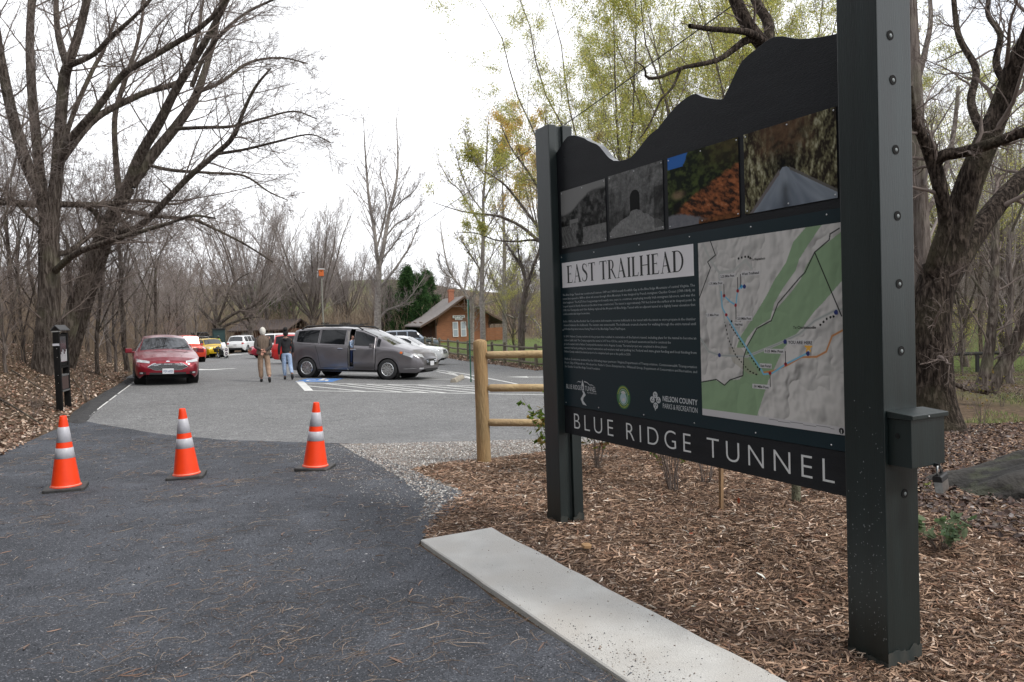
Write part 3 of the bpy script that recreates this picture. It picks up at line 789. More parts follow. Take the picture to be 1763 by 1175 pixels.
def rough_post(x0, x1, y0, y1, z0, z1, inner, name):
    """square post with a slot on its inner side; worn unpainted foot"""
    sl_ = 0.03
    if inner > 0: sec = [(x0, y0), (x1, y0), (x1, 0.060), (x1 - sl_, 0.060), (x1 - sl_, 0.112), (x1, 0.112), (x1, y1), (x0, y1)]
    else: sec = [(x0, y0), (x1, y0), (x1, y1), (x0, y1), (x0, 0.112), (x0 + sl_, 0.112), (x0 + sl_, 0.060), (x0, 0.060)]
    g = Geo(); k_ = len(sec)
    g.add([(p[0], p[1], z0) for p in sec] + [(p[0], p[1], z1) for p in sec], [tuple(range(k_))[::-1], tuple(range(k_, 2 * k_))] + [(i, (i + 1) % k_, (i + 1) % k_ + k_, i + k_) for i in range(k_)])
    o = g.build(name, m_post, sign); bevel(o, 0.004)
    f = Geo()
    e = 0.0025
    n = 70
    # stain line of bare wood round the foot, ragged on top
    for (xa, ya, xb, yb) in ((x0 - e, y0 - e, x1 + e, y0 - e), (x1 + e, y0 - e, x1 + e, y1 + e), (x0 - e, y1 + e, x0 - e, y0 - e)):
        if inner > 0 and xa == xb == x1 + e:
            segs = ((0.0, 0.30), (0.54, 1.0))
        else: segs = ((0, 1),)
        for s0, s1 in segs:
            t = np.linspace(s0, s1, n); top = 0.055 + 0.05 * np.array([float(fbm(np.array([q * 5 + x0 * 9]), np.array([xa * 31.]), 5, 5)[0]) for q in t])
            if xa != xb: top *= 0.55
            X_ = xa + (xb - xa) * t; Y_ = ya + (yb - ya) * t
            V = np.concatenate([np.stack([X_, Y_, np.full(n, -0.05)], 1), np.stack([X_, Y_, top], 1)])
            f.add(V, [(i, i + 1, i + 1 + n, i + n) for i in range(n - 1)])
    f.build('bare_foot', m_bare, o)
    return o
pl_ = rough_post(0, 0.19, 0, 0.19, -0.3, 2.815, 1, 'post')
pr_ = rough_post(2.567, 2.757, 0, 0.205, -0.3, 2.815, -1, 'post')
# bolts in counterbores on the outer end faces
for (y, z) in ((0.078, 2.568), (0.09, 2.393), (0.1, 2.116), (0.104, 1.851), (0.107, 1.577), (0.112, 1.305), (0.117, 0.72)):
    for sg, x in ((1, 2.757), (-1, 0.0)):
        gb = Geo(); gh = Geo()
        gh.lathe([(0.0001, 0.0022), (0.0195, 0.0022), (0.0195, 0.001)], 20, R3(0, sg * PI / 2, 0, (x, y, z)))
        gb.lathe([(0.0078, 0.0023), (0.0074, 0.0030), (0.0001, 0.0032)], 18, R3(0, sg * PI / 2, 0, (x, y + .002, z - .001)))
        ob = gb.build('bolt', m_boltg, sign, smooth=True); gh.build('counterbore', m_hole, ob)
# pale speckle of dried splash on the post face
gs = Geo(); N = 150
for i in range(N):
    x = RNG.uniform(2.575, 2.75); z = 0.12 + 1.1 * RNG.beta(1.1, 2.2); r = RNG.uniform(0.0008, 0.0022)
    a = np.linspace(0, 2 * PI, 7)[:-1]
    gs.add(np.stack([x + r * np.cos(a), np.full(6, -0.0007 - i * 1e-6), z + r * RNG.uniform(.7, 2) * np.sin(a)], 1), [tuple(range(6))])
gs.build('splash_specks', mat('dried_splash', (0.25, 0.27, 0.27), rough=0.9), sign)

SIL = [(0.162, 2.611), (0.188, 2.626), (0.236, 2.652), (0.29, 2.684), (0.331, 2.699), (0.365, 2.700), (0.405, 2.694), (0.45, 2.681), (0.497, 2.662), (0.54, 2.645), (0.578, 2.622), (0.63, 2.598),
       (0.68, 2.576), (0.71, 2.557), (0.75, 2.52), (0.79, 2.482), (0.814, 2.463), (0.86, 2.437), (0.924, 2.424), (1.001, 2.419), (1.04, 2.424), (1.09, 2.443), (1.14, 2.472), (1.198, 2.504), (1.25, 2.522),
       (1.296, 2.532), (1.34, 2.556), (1.39, 2.586), (1.452, 2.613), (1.50, 2.630), (1.55, 2.640), (1.59, 2.645), (1.624, 2.642), (1.65, 2.626), (1.675, 2.611), (1.708, 2.598), (1.76, 2.578), (1.81, 2.562), (1.827, 2.561), (1.855, 2.592),
       (1.88, 2.622), (1.908, 2.654), (1.935, 2.684), (1.965, 2.708), (2.008, 2.725), (2.077, 2.741), (2.12, 2.752), (2.168, 2.757), (2.22, 2.743), (2.271, 2.718), (2.32, 2.697), (2.369, 2.683), (2.43, 2.668), (2.501, 2.656), (2.60, 2.65)]
g = Geo(); g.prism([(0.162, 0.866)] + SIL + [(2.60, 0.866)], 0.062, 0.110)
mb_ = g.build('mountain_board', [m_black, m_edge], sign)
for p_ in mb_.data.polygons:
    if abs(p_.normal.y) < .5: p_.material_index = 1
bevel(mb_, 0.002, 2)
g = Geo(); g.box(0.162, 2.60, 0.0605, 0.098, 0.668, 0.863)
nb = g.build('name_board', m_black, sign); bevel(nb, 0.0015)
m_white = mat('white_vinyl', (0.62, 0.62, 0.62), rough=0.5)
v, f = text_mesh('BLUE RIDGE TUNNEL', 0.15, res=6, spacing=1.42, bold=-0.0018)
def place(v, x0, x1, zb, y, zt_=None, ch=None):
    """lay a flat text mesh (xy) on the board between x0 and x1, baseline zb"""
    v = v.copy(); mn, mxx = v[:, 0].min(), v[:, 0].max()
    sx = (x1 - x0) / (mxx - mn) if x1 else 1
    X_ = x0 + (v[:, 0] - mn) * sx
    hh = v[:, 1]
    if ch: hh = hh * ch
    return np.stack([X_, np.full(len(v), y), zb + hh], 1)
cap = v[:, 1].max()
lt = Geo().add(place(v, 0.309, 2.462, 0.714, 0.0598, ch=0.105 / cap), f).build('lettering', m_white, nb)

# navy interpretive panel
m_navy = mat('navy_panel', (0.007, 0.020, 0.026), rough=0.45, spec=0.25, var=(0.010, 0.022, 0.030), scale=1.2)
ip = Geo().box(0.1905, 2.566, 0.0575, 0.0618, 0.865, 1.915).build('information_panel', m_navy, sign)
YP = 0.0572
m_plate = mat('title_plate', (0.74, 0.71, 0.725), rough=0.8, spec=0.1)
tp = Geo().box(0.218, 1.579, 0.0566, 0.0574, 1.683, 1.854).build('title_plate', m_plate, ip)
m_ink = mat('black_ink', (0.008, 0.008, 0.008), rough=0.5)
# roman capitals drawn by hand: unit height polygons
def rect(x0, x1, z0, z1): return [(x0, z0), (x1, z0), (x1, z1), (x0, z1)]
def stem(x, w=0.15, s=0.06):
    return [rect(x, x + w, 0.02, 0.98), [(x - s, 0), (x + w + s, 0), (x + w + s, 0.02), (x + w, 0.05), (x, 0.05), (x - s, 0.02)],
            [(x - s, 1), (x - s, 0.98), (x, 0.95), (x + w, 0.95), (x + w + s, 0.98), (x + w + s, 1)]]
def bowl(cx, cz, rx, rz, t, a0=-PI / 2, a1=PI / 2, thin=0.035, n=16):
    o = [(cx + rx * math.cos(a), cz + rz * math.sin(a)) for a in np.linspace(a0, a1, n)]
    i = [(cx + (rx - t) * math.cos(a), cz + (rz - thin) * math.sin(a)) for a in np.linspace(a1, a0, n)]
    return o + i
def quadstrip(p, wd):
    P = np.array(p, float); T = np.gradient(P, axis=0); T /= np.linalg.norm(T, axis=1)[:, None]; Nn = np.stack([-T[:, 1], T[:, 0]], 1) * (np.array(wd)[:, None] / 2)
    return [tuple(q) for q in P + Nn] + [tuple(q) for q in (P - Nn)[::-1]]
_sx = [0.46, 0.43, 0.33, 0.22, 0.13, 0.10, 0.14, 0.26, 0.38, 0.46, 0.47, 0.41, 0.30, 0.18, 0.09, 0.06]
_sz = [0.80, 0.90, 0.965, 0.98, 0.93, 0.81, 0.69, 0.58, 0.49, 0.38, 0.24, 0.10, 0.025, 0.03, 0.10, 0.21]
GL = {
    'E': (0.60, stem(0.08) + [rect(0.19, 0.50, 0.955, 1.0), [(0.47, 1), (0.50, 1), (0.52, 0.84), (0.50, 0.84)], rect(0.19, 0.42, 0.50, 0.54), [(0.41, 0.60), (0.43, 0.60), (0.43, 0.44), (0.41, 0.44)], rect(0.19, 0.53, 0, 0.045), [(0.48, 0.0), (0.53, 0), (0.57, 0.18), (0.545, 0.18)]]),
    'L': (0.56, stem(0.08) + [rect(0.19, 0.50, 0, 0.045), [(0.46, 0.0), (0.51, 0), (0.55, 0.2), (0.525, 0.2)]]),
    'I': (0.31, stem(0.10)),
    'H': (0.80, stem(0.08) + stem(0.60) + [rect(0.19, 0.61, 0.49, 0.53)]),
    'T': (0.66, stem(0.27)[:2] + [rect(0.04, 0.62, 0.955, 1.0), [(0.02, 0.82), (0.045, 0.82), (0.07, 1.0), (0.03, 1.0)], [(0.615, 0.82), (0.64, 0.82), (0.63, 1.0), (0.59, 1.0)]]),
    'A': (0.76, [[(0.11, 0.02), (0.15, 0.02), (0.375, 0.93), (0.355, 1.0)], [(0.33, 1.03), (0.39, 1.03), (0.70, 0.02), (0.545, 0.02), (0.31, 0.90)], rect(0.2, 0.54, 0.33, 0.37),
                 [(0.02, 0), (0.24, 0), (0.24, 0.02), (0.15, 0.04), (0.11, 0.04), (0.02, 0.02)], [(0.48, 0), (0.77, 0), (0.77, 0.02), (0.69, 0.04), (0.56, 0.04), (0.48, 0.02)]]),
    'D': (0.80, stem(0.08)[:1] + [rect(0.01, 0.34, 0.96, 1.0), rect(0.01, 0.34, 0.0, 0.04), bowl(0.32, 0.5, 0.42, 0.5, 0.12)]),
    'R': (0.70, stem(0.08)[:2] + [rect(0.01, 0.30, 0.96, 1.0), rect(0.19, 0.30, 0.47, 0.505), bowl(0.28, 0.735, 0.24, 0.265, 0.115), [(0.27, 0.49), (0.40, 0.49), (0.67, 0.03), (0.78, 0.0), (0.60, 0.0)]]),
    'S': (0.54, [quadstrip(list(zip(_sx, _sz)), [0.02, 0.035, 0.045, 0.06, 0.09, 0.12, 0.135, 0.14, 0.14, 0.135, 0.12, 0.09, 0.06, 0.045, 0.035, 0.02]), [(0.455, 0.98), (0.475, 0.98), (0.475, 0.76), (0.455, 0.78)], [(0.045, 0.02), (0.065, 0.02), (0.07, 0.24), (0.045, 0.24)]]),
}
def roman(word, x0, x1, z0, h, y, gap=0.045, g=None):
    g = g or Geo(); adv = 0; items = []
    for ch in word:
        if ch == ' ': adv += 0.30; continue
        wd, polys = GL[ch]; items.append((adv, polys)); adv += wd + gap
    tot = adv - gap; k = (x1 - x0) / tot; q = 0
    for a, polys in items:
        for p in polys:
            q += 1
            g.add([(x0 + (a + px) * k, y - 1e-5 * (q % 9), z0 + pz * h) for px, pz in p], [tuple(range(len(p)))])
    return g
gt = roman('EAST TRAILHEAD', 0.278, 1.505, 1.712, 0.118, 0.0562)
o = gt.build('title_lettering', m_ink, tp)

LINES = [
 ("The Blue Ridge Tunnel was constructed between 1849 and 1858 beneath Rockfish Gap in the Blue Ridge Mountains of central Virginia. The", 1),
 ("tunnel first opened in 1858 to allow rail access through Afton Mountain. It was designed by French immigrant Claudius Crozet (1789-1864), its", 1),
 ("chief engineer. The 4,273 foot long passage took nearly nine years to construct, employing mostly Irish immigrant laborers, and was the", 1),
 ("longest tunnel in North America at the time it was constructed. The tunnel is approximately 700 feet below the surface at its deepest point. In", 1),
 ("1944, the Chesapeake and Ohio Railway replaced the 86-year-old Blue Ridge Tunnel with an adjacent tunnel at a slightly lower elevation that", 1),
 ("could accommodate larger locomotives.", 0), None,
 ("In the 1950's, the Blue Bottled Gas Corporation built massive concrete bulkheads in the tunnel with the intent to store propane in the chamber", 1),
 ("created between the bulkheads. The venture was unsuccessful. The bulkheads created a barrier for walking through the entire tunnel until", 1),
 ("2018 when they were removed during Phase II of the Blue Ridge Tunnel Trail Project.", 0), None,
 ("In 2001 Nelson County undertook the project that resulted in restoration of the historic tunnel, including plans for the tunnel to become an", 1),
 ("outdoor public trail. The County acquired the tunnel in 2007 from CSX Inc. and in 2013 purchased easements and land to construct the", 0),
 ("project's eastern trail in Nelson County and the western trail in Augusta County. The tunnel project was completed in three phases:", 0),
 ("eastern trail and parking lot, tunnel restoration and western trail and parking lot. Federal and state grant funding and local funding from", 1),
 ("Nelson County enabled the tunnel project to be completed and open to the public in 2020.", 0), None,
 ("Nelson County was assisted by the following major partners: Virginia Department of Transportation, Commonwealth Transportation", 1),
 ("Board, City of Waynesboro, Woolpert Inc. Fielder's Choice Enterprises Inc., Whitesell Group, Department of Conservation and Recreation, and", 1),
 ("the Claudius Crozet Blue Ridge Tunnel Foundation.", 0)]
gt = Geo(); z = 1.626; step = 0.0262
for i, ln in enumerate(LINES):
    if ln is None: z -= step * 0.95; continue
    v, f = text_mesh(ln[0], 0.0205, res=1, bold=0.0002)
    wd = v[:, 0].max() - v[:, 0].min(); x1 = 1.583 if ln[1] else min(1.583, 0.214 + wd * 1.02)
    gt.add(place(v, 0.214, x1, z, 0.0572), f); z -= step
m_txt = mat('pale_print', (0.30, 0.32, 0.33), rough=0.6)
gt.build('body_lettering', m_txt, ip)
# emblems
g = Geo()
roman('', 0, 1, 0, 0, 0)
v, f = text_mesh('BLUE RIDGE', 0.04, res=3); g.add(place(v, 0.225, 0.412, 0.985, YP, ch=0.030 / v[:, 1].max()), f)
v, f = text_mesh('TUNNEL', 0.04, res=3); g.add(place(v, 0.462, 0.595, 0.985, YP, ch=0.032 / v[:, 1].max()), f)
v, f = text_mesh('FOUNDATION', 0.015, res=1); g.add(place(v, 0.49, 0.597, 0.969, YP), f)
poly = lambda p, y=YP: g.add([(a, y, b) for a, b in p], [tuple(range(len(p)))])
poly([(0.420, 0.985), (0.450, 0.985), (0.450, 1.02), (0.435, 1.058), (0.420, 1.02)])
poly([(0.425, 0.982), (0.447, 0.982), (0.470, 0.955), (0.440, 0.935), (0.435, 0.915), (0.478, 0.885), (0.43, 0.890), (0.405, 0.925), (0.432, 0.953), (0.44, 0.965)])
poly([(0.36, 1.032), (0.385, 1.045), (0.41, 1.040), (0.42, 1.048), (0.42, 1.043), (0.408, 1.036), (0.384, 1.041)])
poly([(0.455, 1.048), (0.49, 1.044), (0.52, 1.028), (0.545, 1.030), (0.58, 1.021), (0.545, 1.026), (0.52, 1.024), (0.49, 1.039), (0.455, 1.042)])
for cx_, cz_ in ((1.215, 1.013), (1.187, 0.983), (1.243, 0.985), (1.217, 0.950)):
    poly([(cx_ + 0.021 * math.cos(a), cz_ + 0.019 * math.sin(a)) for a in np.linspace(0, 2 * PI, 18)[:-1]])
poly([(1.205, 0.937), (1.22, 0.938), (1.213, 0.918)])
v, f = text_mesh('NELSON COUNTY', 0.04, res=3, bold=0.0008); g.add(place(v, 1.283, 1.580, 0.984, YP, ch=0.030 / v[:, 1].max()), f)
v, f = text_mesh('PARKS & RECREATION', 0.04, res=3); g.add(place(v, 1.283, 1.578, 0.942, YP, ch=0.028 / v[:, 1].max()), f)
g.build('partner_emblems', mat('emblem_white', (0.48, 0.49, 0.50), rough=0.5), ip)
g = Geo()
for cx_, cz_ in ((1.215, 1.013), (1.187, 0.983), (1.243, 0.985), (1.217, 0.950)):
    for k in range(3):
        a = k * 2.1 + cx_ * 40; poly([(cx_ + 0.008 * math.cos(a) + 0.004 * math.cos(t), cz_ + 0.008 * math.sin(a) + 0.006 * math.sin(t)) for t in np.linspace(0, 2 * PI, 8)[:-1]], YP - 0.0003)
poly([(0.430, 0.990), (0.441, 0.990), (0.441, 1.008), (0.4355, 1.018), (0.430, 1.008)], YP - 0.0003)
g.build('emblem_cutouts', m_navy, ip)
def disc(r0, col, y, name, cx_=0.899, cz_=0.975, par=None, k=32):
    g = Geo(); g.add([(cx_ + r0 * math.cos(a), y, cz_ + r0 * 1.03 * math.sin(a)) for a in np.linspace(0, 2 * PI, k)[:-1]], [tuple(range(k - 1))])
    return g.build(name, mat(name + '_ink', col, rough=0.5), par or ip)
se = disc(0.071, (0.03, 0.13, 0.035), YP, 'county_seal')
disc(0.049, (0.36, 0.42, 0.36), YP - 0.0002, 'seal_ring', par=se); disc(0.045, (0.035, 0.15, 0.06), YP - 0.0004, 'seal_field', par=se)
disc(0.034, (0.33, 0.42, 0.46), YP - 0.0006, 'seal_centre', cz_=0.968, par=se)
g = Geo(); c0 = (0.899, 0.975)
poly([(0.87, 1.0), (0.885, 1.012), (0.899, 1.016), (0.915, 1.010), (0.93, 0.997), (0.915, 1.0), (0.9, 0.992), (0.885, 1.0)], YP - 0.0008)
poly([(0.885, 0.950), (0.915, 0.950), (0.912, 0.972), (0.889, 0.966)], YP - 0.0008)
g.build('seal_figures', mat('seal_pale', (0.5, 0.47, 0.45), rough=0.5), se)
g = Geo()
for a in list(np.linspace(0.35, PI - 0.35, 13)) + list(np.linspace(PI + 0.75, 2 * PI - 0.75, 8)):
    cx_, cz_ = c0[0] + 0.060 * math.cos(a), c0[1] + 0.062 * math.sin(a); poly([(cx_ - .0035, cz_ - .0045), (cx_ + .0035, cz_ - .0045), (cx_ + .003, cz_ + .0045), (cx_ - .003, cz_ + .0045)], YP - 0.0003)
g.build('seal_lettering', mat('seal_yellow', (0.45, 0.40, 0.06), rough=0.5), se)

# ---- printed pictures: colour laid on a fine grid of the panel
def printed(name, x0, x1, z0, z1, y, nx, ny, fn, parent, rough=0.35):
    u, v = np.meshgrid((np.arange(nx) + .0) / (nx - 1), (np.arange(ny) + .0) / (ny - 1))
    c = np.clip(fn(u, v), 0.002, 0.9)
    V = np.stack([x0 + u * (x1 - x0), np.full(u.shape, y), z1 - v * (z1 - z0)], -1).reshape(-1, 3)
    g = Geo(); g.add(V, grid_faces(ny, nx), col=c.reshape(-1, 3))
    e = 0.0015
    b = Geo().box(x0 - .001, x1 + .001, y + 0.0004, y + 0.0035, z0 - .001, z1 + .001)
    o = g.build(name, mat('printed_' + name, (0.5, 0.5, 0.5), rough=0.6, attr='col', spec=0.12), parent)
    b.build('backing', m_black, o)
    return o
def mixv(a, b, t):
    t = np.clip(t, 0, 1)[..., None]; return np.asarray(a) * (1 - t) + np.asarray(b) * t
def gray(x): return np.repeat(np.asarray(x)[..., None], 3, -1)
def ph1(u, v):
    n = fbm(u * 14, v * 12, 101, 5); ridge = 0.12 + 0.55 * np.clip(0.45 - u, 0, 1) * 0 + 0.30 * (1 - sstep(0.1, 0.75, u)) 
    hill = sstep(ridge - 0.03, ridge + 0.03, v + 0.06 * (n - .5) + 0.0)
    g = 0.20 * (1 - hill) + hill * np.clip(0.26 * (n - .33), .008, .2)
    g = g * (1 - 0.75 * (np.exp(-(((u - .78) / .10) ** 2 + ((v - .56) / .09) ** 2) ** 2)))
    tr = np.abs((v - 0.62) - 1.6 * (0.30 - u)) < 0.035 + 0.12 * (v - .6)
    g = np.where((v > 0.62) & (u < 0.34), 0.06 + 0.10 * vnoise(u * 60 - v * 25, v * 6, 8), g)
    g = np.where((v > 0.70) & (u > 0.5), 0.10 + 0.10 * n, g)
    arch = (np.abs(u - .30) < 0.10) & (np.abs(v - .56) < 0.03) | (np.abs(u - .22) < 0.015) & (v > .55) & (v < .66)
    g = np.where(v > ridge, g * (.55 + .9 * fbm(u * 50, v * 44, 119, 3)), g)
    return gray(np.where(arch, 0.17, g)) * np.array([1, .98, .96])
def ph2(u, v):
    n = fbm(u * 9, v * 13, 111, 5); st = fbm(u * 26 + v * 5, v * 7, 112, 4)
    g = np.clip(0.015 + 0.30 * (0.5 * n + 0.5 * st - .28), .008, 1) + 0.05 * sstep(.5, .1, v)
    g = g * (1 - 0.45 * sstep(.35, .05, np.abs(u - .15)) * sstep(.2, .8, v))
    face = np.exp(-(((u - .5) / .2) ** 2 + ((v - .42) / .26) ** 2) ** 2); g = g * (1 - face) + face * (0.10 + 0.05 * fbm(u * 22, v * 30, 5))
    arch = ((((u - .5) / .088) ** 2 + ((v - .42) / .10) ** 2) < 1) | ((np.abs(u - .5) < 0.088) & (v > .42) & (v < 0.64))
    g = np.where(arch, 0.006, g)
    path = (v > 0.64 + 0.6 * np.abs(u - .5) - 0.08 * n) & (v > .62); g = np.where(path, 0.14 + 0.08 * n, g)
    g = np.where((u > .84) & (v > .35) & (v < .95), g * 0.5, g)
    g = g * (.6 + .8 * fbm(u * 55, v * 45, 118, 3))
    return gray(g) * np.array([1, .985, .97])
def ph3(u, v):
    n = fbm(u * 12, v * 12, 121, 5); n2 = fbm(u * 30, v * 30, 122, 3)
    c = mixv((0.004, 0.008, 0.003), (0.055, 0.075, 0.018), (n - .4) * 2.6 + (n2 - .5) * 1.5)
    c = mixv(c, (0.075, 0.05, 0.02), sstep(.35, .9, u) * sstep(.45, .1, v) * n)
    sky = (u < 0.30 - 0.35 * v + 0.06 * (n - .5)) & (v < 0.17) & (u > 0.01); c = np.where(sky[..., None], (0.03, 0.13, 0.42), c)
    rk = .7 * fbm((u * 0.8 + v * 1.1) * 9, (v * 0.9 - u * 0.7) * 26, 123, 5) + .3 * fbm(u * 48, v * 40, 127, 3)
    rock = mixv((0.022, 0.010, 0.006), (0.34, 0.11, 0.04), (rk - .36) * 3.0)
    rock = mixv(rock, (0.36, 0.20, 0.12), sstep(.66, .8, rk) * sstep(.4, .9, v))
    edge = 0.34 + 0.52 * (1 - u) ** 1.2 - 0.14 * np.sin(u * 5) * 0
    mk = sstep(edge - .05, edge + .03, v + 0.10 * (n - .5)); mk = mk * sstep(0.06, .2, u)
    c = c * (1 - mk[..., None]) + rock * mk[..., None]
    por = np.exp(-(((u - .13) / .085) ** 2 + ((v - .72) / .10) ** 2) ** 2); c = c * (1 - por[..., None] * .95)
    pr = np.exp(-(((u - .16) / .10) ** 2 + ((v - .55) / .06) ** 2) ** 2); c = c * (1 - pr[..., None] * .7) + np.array([0.22, 0.14, 0.09]) * (pr * .7 * n * 1.4)[..., None]
    rd = sstep(0.80, 0.84, v + 0.02 * (n2 - .5) - 0.35 * np.clip(u - .2, 0, 1)) * (u < .62); c = c * (1 - rd[..., None]) + np.array([0.15, 0.15, 0.165]) * (rd * (0.8 + .4 * n2))[..., None]
    lv = sstep(.9, .98, v) * (u > .45); c = c * (1 - lv[..., None]) + np.array([0.16, 0.06, 0.02]) * (lv * n2 * 1.6)[..., None]
    return c
def ph4(u, v):
    cx_, cy_ = 0.46, 0.50
    dx, dy = u - cx_, (v - cy_) * 0.8; r = np.hypot(dx, dy) + 1e-6; a = np.arctan2(dy, dx)
    st = .62 * fbm(u * 30 + 3 * dy * np.sign(dx), v * 8 - 2.5 * np.abs(dx), 131, 5) + .38 * fbm(u * 62, v * 30, 136, 3); ro = fbm(a * 5, np.log(r) * 6, 132, 4)
    c = mixv((0.020, 0.013, 0.008), (0.20, 0.18, 0.095), (st - .40) * 4.2)
    c = mixv(c, (0.42, 0.40, 0.28), (st - .58) * 6)
    roof = sstep(0.02, 0.26, -(v - cy_)) * sstep(0.42, 0.12, np.abs(dx) * 1.0 + 0.0 * v)
    c = c * (1 - roof[..., None] * .9) + mixv((0.018, 0.010, 0.006), (0.14, 0.075, 0.040), ro * 1.6 - .3) * (roof * .9)[..., None]
    c = c * (0.30 + 0.70 * sstep(0.02, 0.30, r))[..., None]
    d = np.exp(-((dx / .045) ** 2 + ((v - .47) / .075) ** 2)); c = c * (1 - d[..., None])
    fl = (v > cy_ + 0.02) & (v > cy_ + (u - cx_) * 0.78) & (v > cy_ - (u - cx_) * 1.30)
    fc = mixv((0.13, 0.15, 0.185), (0.27, 0.30, 0.34), fbm(dx / (v - cy_ + .03) * 4, v * 3, 133, 3) * 1.3 - .2)
    fc = fc * (1 - 0.6 * np.exp(-(((u - .47) / .05) ** 2)) * sstep(.62, .8, v))[..., None]
    c = np.where(fl[..., None], fc, c)
    ed = (np.abs(v - (cy_ + (u - cx_) * 0.78)) < 0.018) & (u > cx_ + .06); c = np.where(ed[..., None], (0.12, 0.11, 0.10), c)
    ed = (np.abs(v - (cy_ - (u - cx_) * 1.30)) < 0.03) & (u < cx_ - .05); c = np.where(ed[..., None], (0.15, 0.13, 0.13), c)
    return c
PH = [('photo_panel', 0.228, 0.768, 1.953, 2.343, ph1, 'grey photograph of a hillside rail cut'), ('photo_panel', 0.803, 1.337, 1.96, 2.348, ph2, 'grey photograph of a tunnel mouth in rock'),
      ('photo_panel', 1.378, 1.928, 1.955, 2.347, ph3, 'colour photograph of rusty rock cut and trees'), ('photo_panel', 1.966, 2.509, 1.96, 2.348, ph4, 'colour photograph looking down the tunnel floor')]
gsc = Geo()
def screw(x, z, y=0.0566, r=0.0042, g=None):
    (g or gsc).lathe([(r, 0), (r * .8, .0016), (0.0001, .002)], 8, R3(PI / 2, 0, 0, (x, y, z)))
for i, (nm, x0, x1, z0, z1, fn, lab) in enumerate(PH):
    _M.pop('printed_photo_panel', None)
    o = printed(nm, x0, x1, z0, z1, 0.0580, 190, 140, fn, sign); o['label'] = lab
    g_ = Geo()
    for sx_ in (x0 + .012, (x0 + x1) / 2, x1 - .012):
        for sz_ in (z0 + .014, z1 - .014): screw(sx_, sz_, 0.0580, g=g_)
    g_.build('screws', m_screw, o, smooth=True)

g1 = [(0.801, -0.005), (0.895, -0.005), (0.811, 0.081), (0.749, 0.151), (0.723, 0.207), (0.631, 0.299), (0.577, 0.366), (0.548, 0.445), (0.437, 0.495), (0.378, 0.547), (0.347, 0.6), (0.295, 0.601), (0.32, 0.547), (0.439, 0.423), (0.525, 0.324), (0.581, 0.247), (0.661, 0.164), (0.714, 0.062)]
g2 = [(1.01, 0.04), (1.01, 0.265), (0.885, 0.375), (0.838, 0.411), (0.764, 0.486), (0.635, 0.594), (0.567, 0.705), (0.525, 0.768), (0.436, 0.965), (-0.01, 0.965), (-0.01, 0.809), (0.111, 0.786), (0.197, 0.814), (0.236, 0.782), (0.312, 0.775), (0.342, 0.747), (0.348, 0.652), (0.407, 0.547), (0.465, 0.49), (0.547, 0.465), (0.589, 0.396), (0.695, 0.311), (0.758, 0.247), (0.796, 0.183), (0.845, 0.126), (0.915, 0.091)]
PL = dict(
 black=[[(0.992, 0.027), (0.939, 0.048), (0.933, 0.075), (0.845, 0.126), (0.783, 0.22), (0.746, 0.246), (0.603, 0.366), (0.554, 0.455), (0.451, 0.495), (0.377, 0.589), (0.348, 0.652), (0.339, 0.752), (0.236, 0.782), (0.192, 0.814), (0.127, 0.785), (0.003, 0.807)],
        [(0.845, 0.126), (0.995, 0.437)], [(0.108, 0.002), (0.145, 0.081), (0.079, 0.114), (0.102, 0.149), (0.001, 0.315)]],
 road=[[(0.0, 0.55), (0.068, 0.627), (0.164, 0.647), (0.375, 0.646), (0.597, 0.575), (0.738, 0.524), (0.836, 0.458), (0.952, 0.413), (1.0, 0.405)], [(0.043, 0.006), (0.104, 0.11), (0.173, 0.181), (0.176, 0.31), (0.209, 0.462)], [(0.173, 0.181), (0.288, 0.177), (0.378, 0.127), (0.426, 0.176)]],
 orange=[[(0.999, 0.505), (0.938, 0.532), (0.902, 0.607), (0.843, 0.634), (0.747, 0.639), (0.659, 0.681), (0.566, 0.715), (0.485, 0.729)]],
 blue=[[(0.184, 0.289), (0.189, 0.376), (0.219, 0.419), (0.306, 0.526), (0.39, 0.619), (0.472, 0.709), (0.491, 0.737), (0.553, 0.728), (0.646, 0.677), (0.784, 0.619)], [(0.339, 0.268), (0.314, 0.289), (0.305, 0.326), (0.299, 0.368), (0.252, 0.345), (0.207, 0.312)]],
 dash=[[(0.209, 0.462), (0.229, 0.548), (0.287, 0.643), (0.386, 0.724), (0.443, 0.742)], [(0.247, 0.473), (0.348, 0.589), (0.431, 0.68), (0.464, 0.72)]])
def pl_dist(u, v, pts):
    d = np.full(u.shape, 9.0)
    for a, b in zip(pts[:-1], pts[1:]):
        a = np.array(a); b = np.array(b); e = b - a; L_ = e @ e + 1e-12
        t = np.clip(((u - a[0]) * e[0] + (v - a[1]) * e[1]) / L_, 0, 1); d = np.minimum(d, np.hypot(u - a[0] - t * e[0], v - a[1] - t * e[1]))
    return d
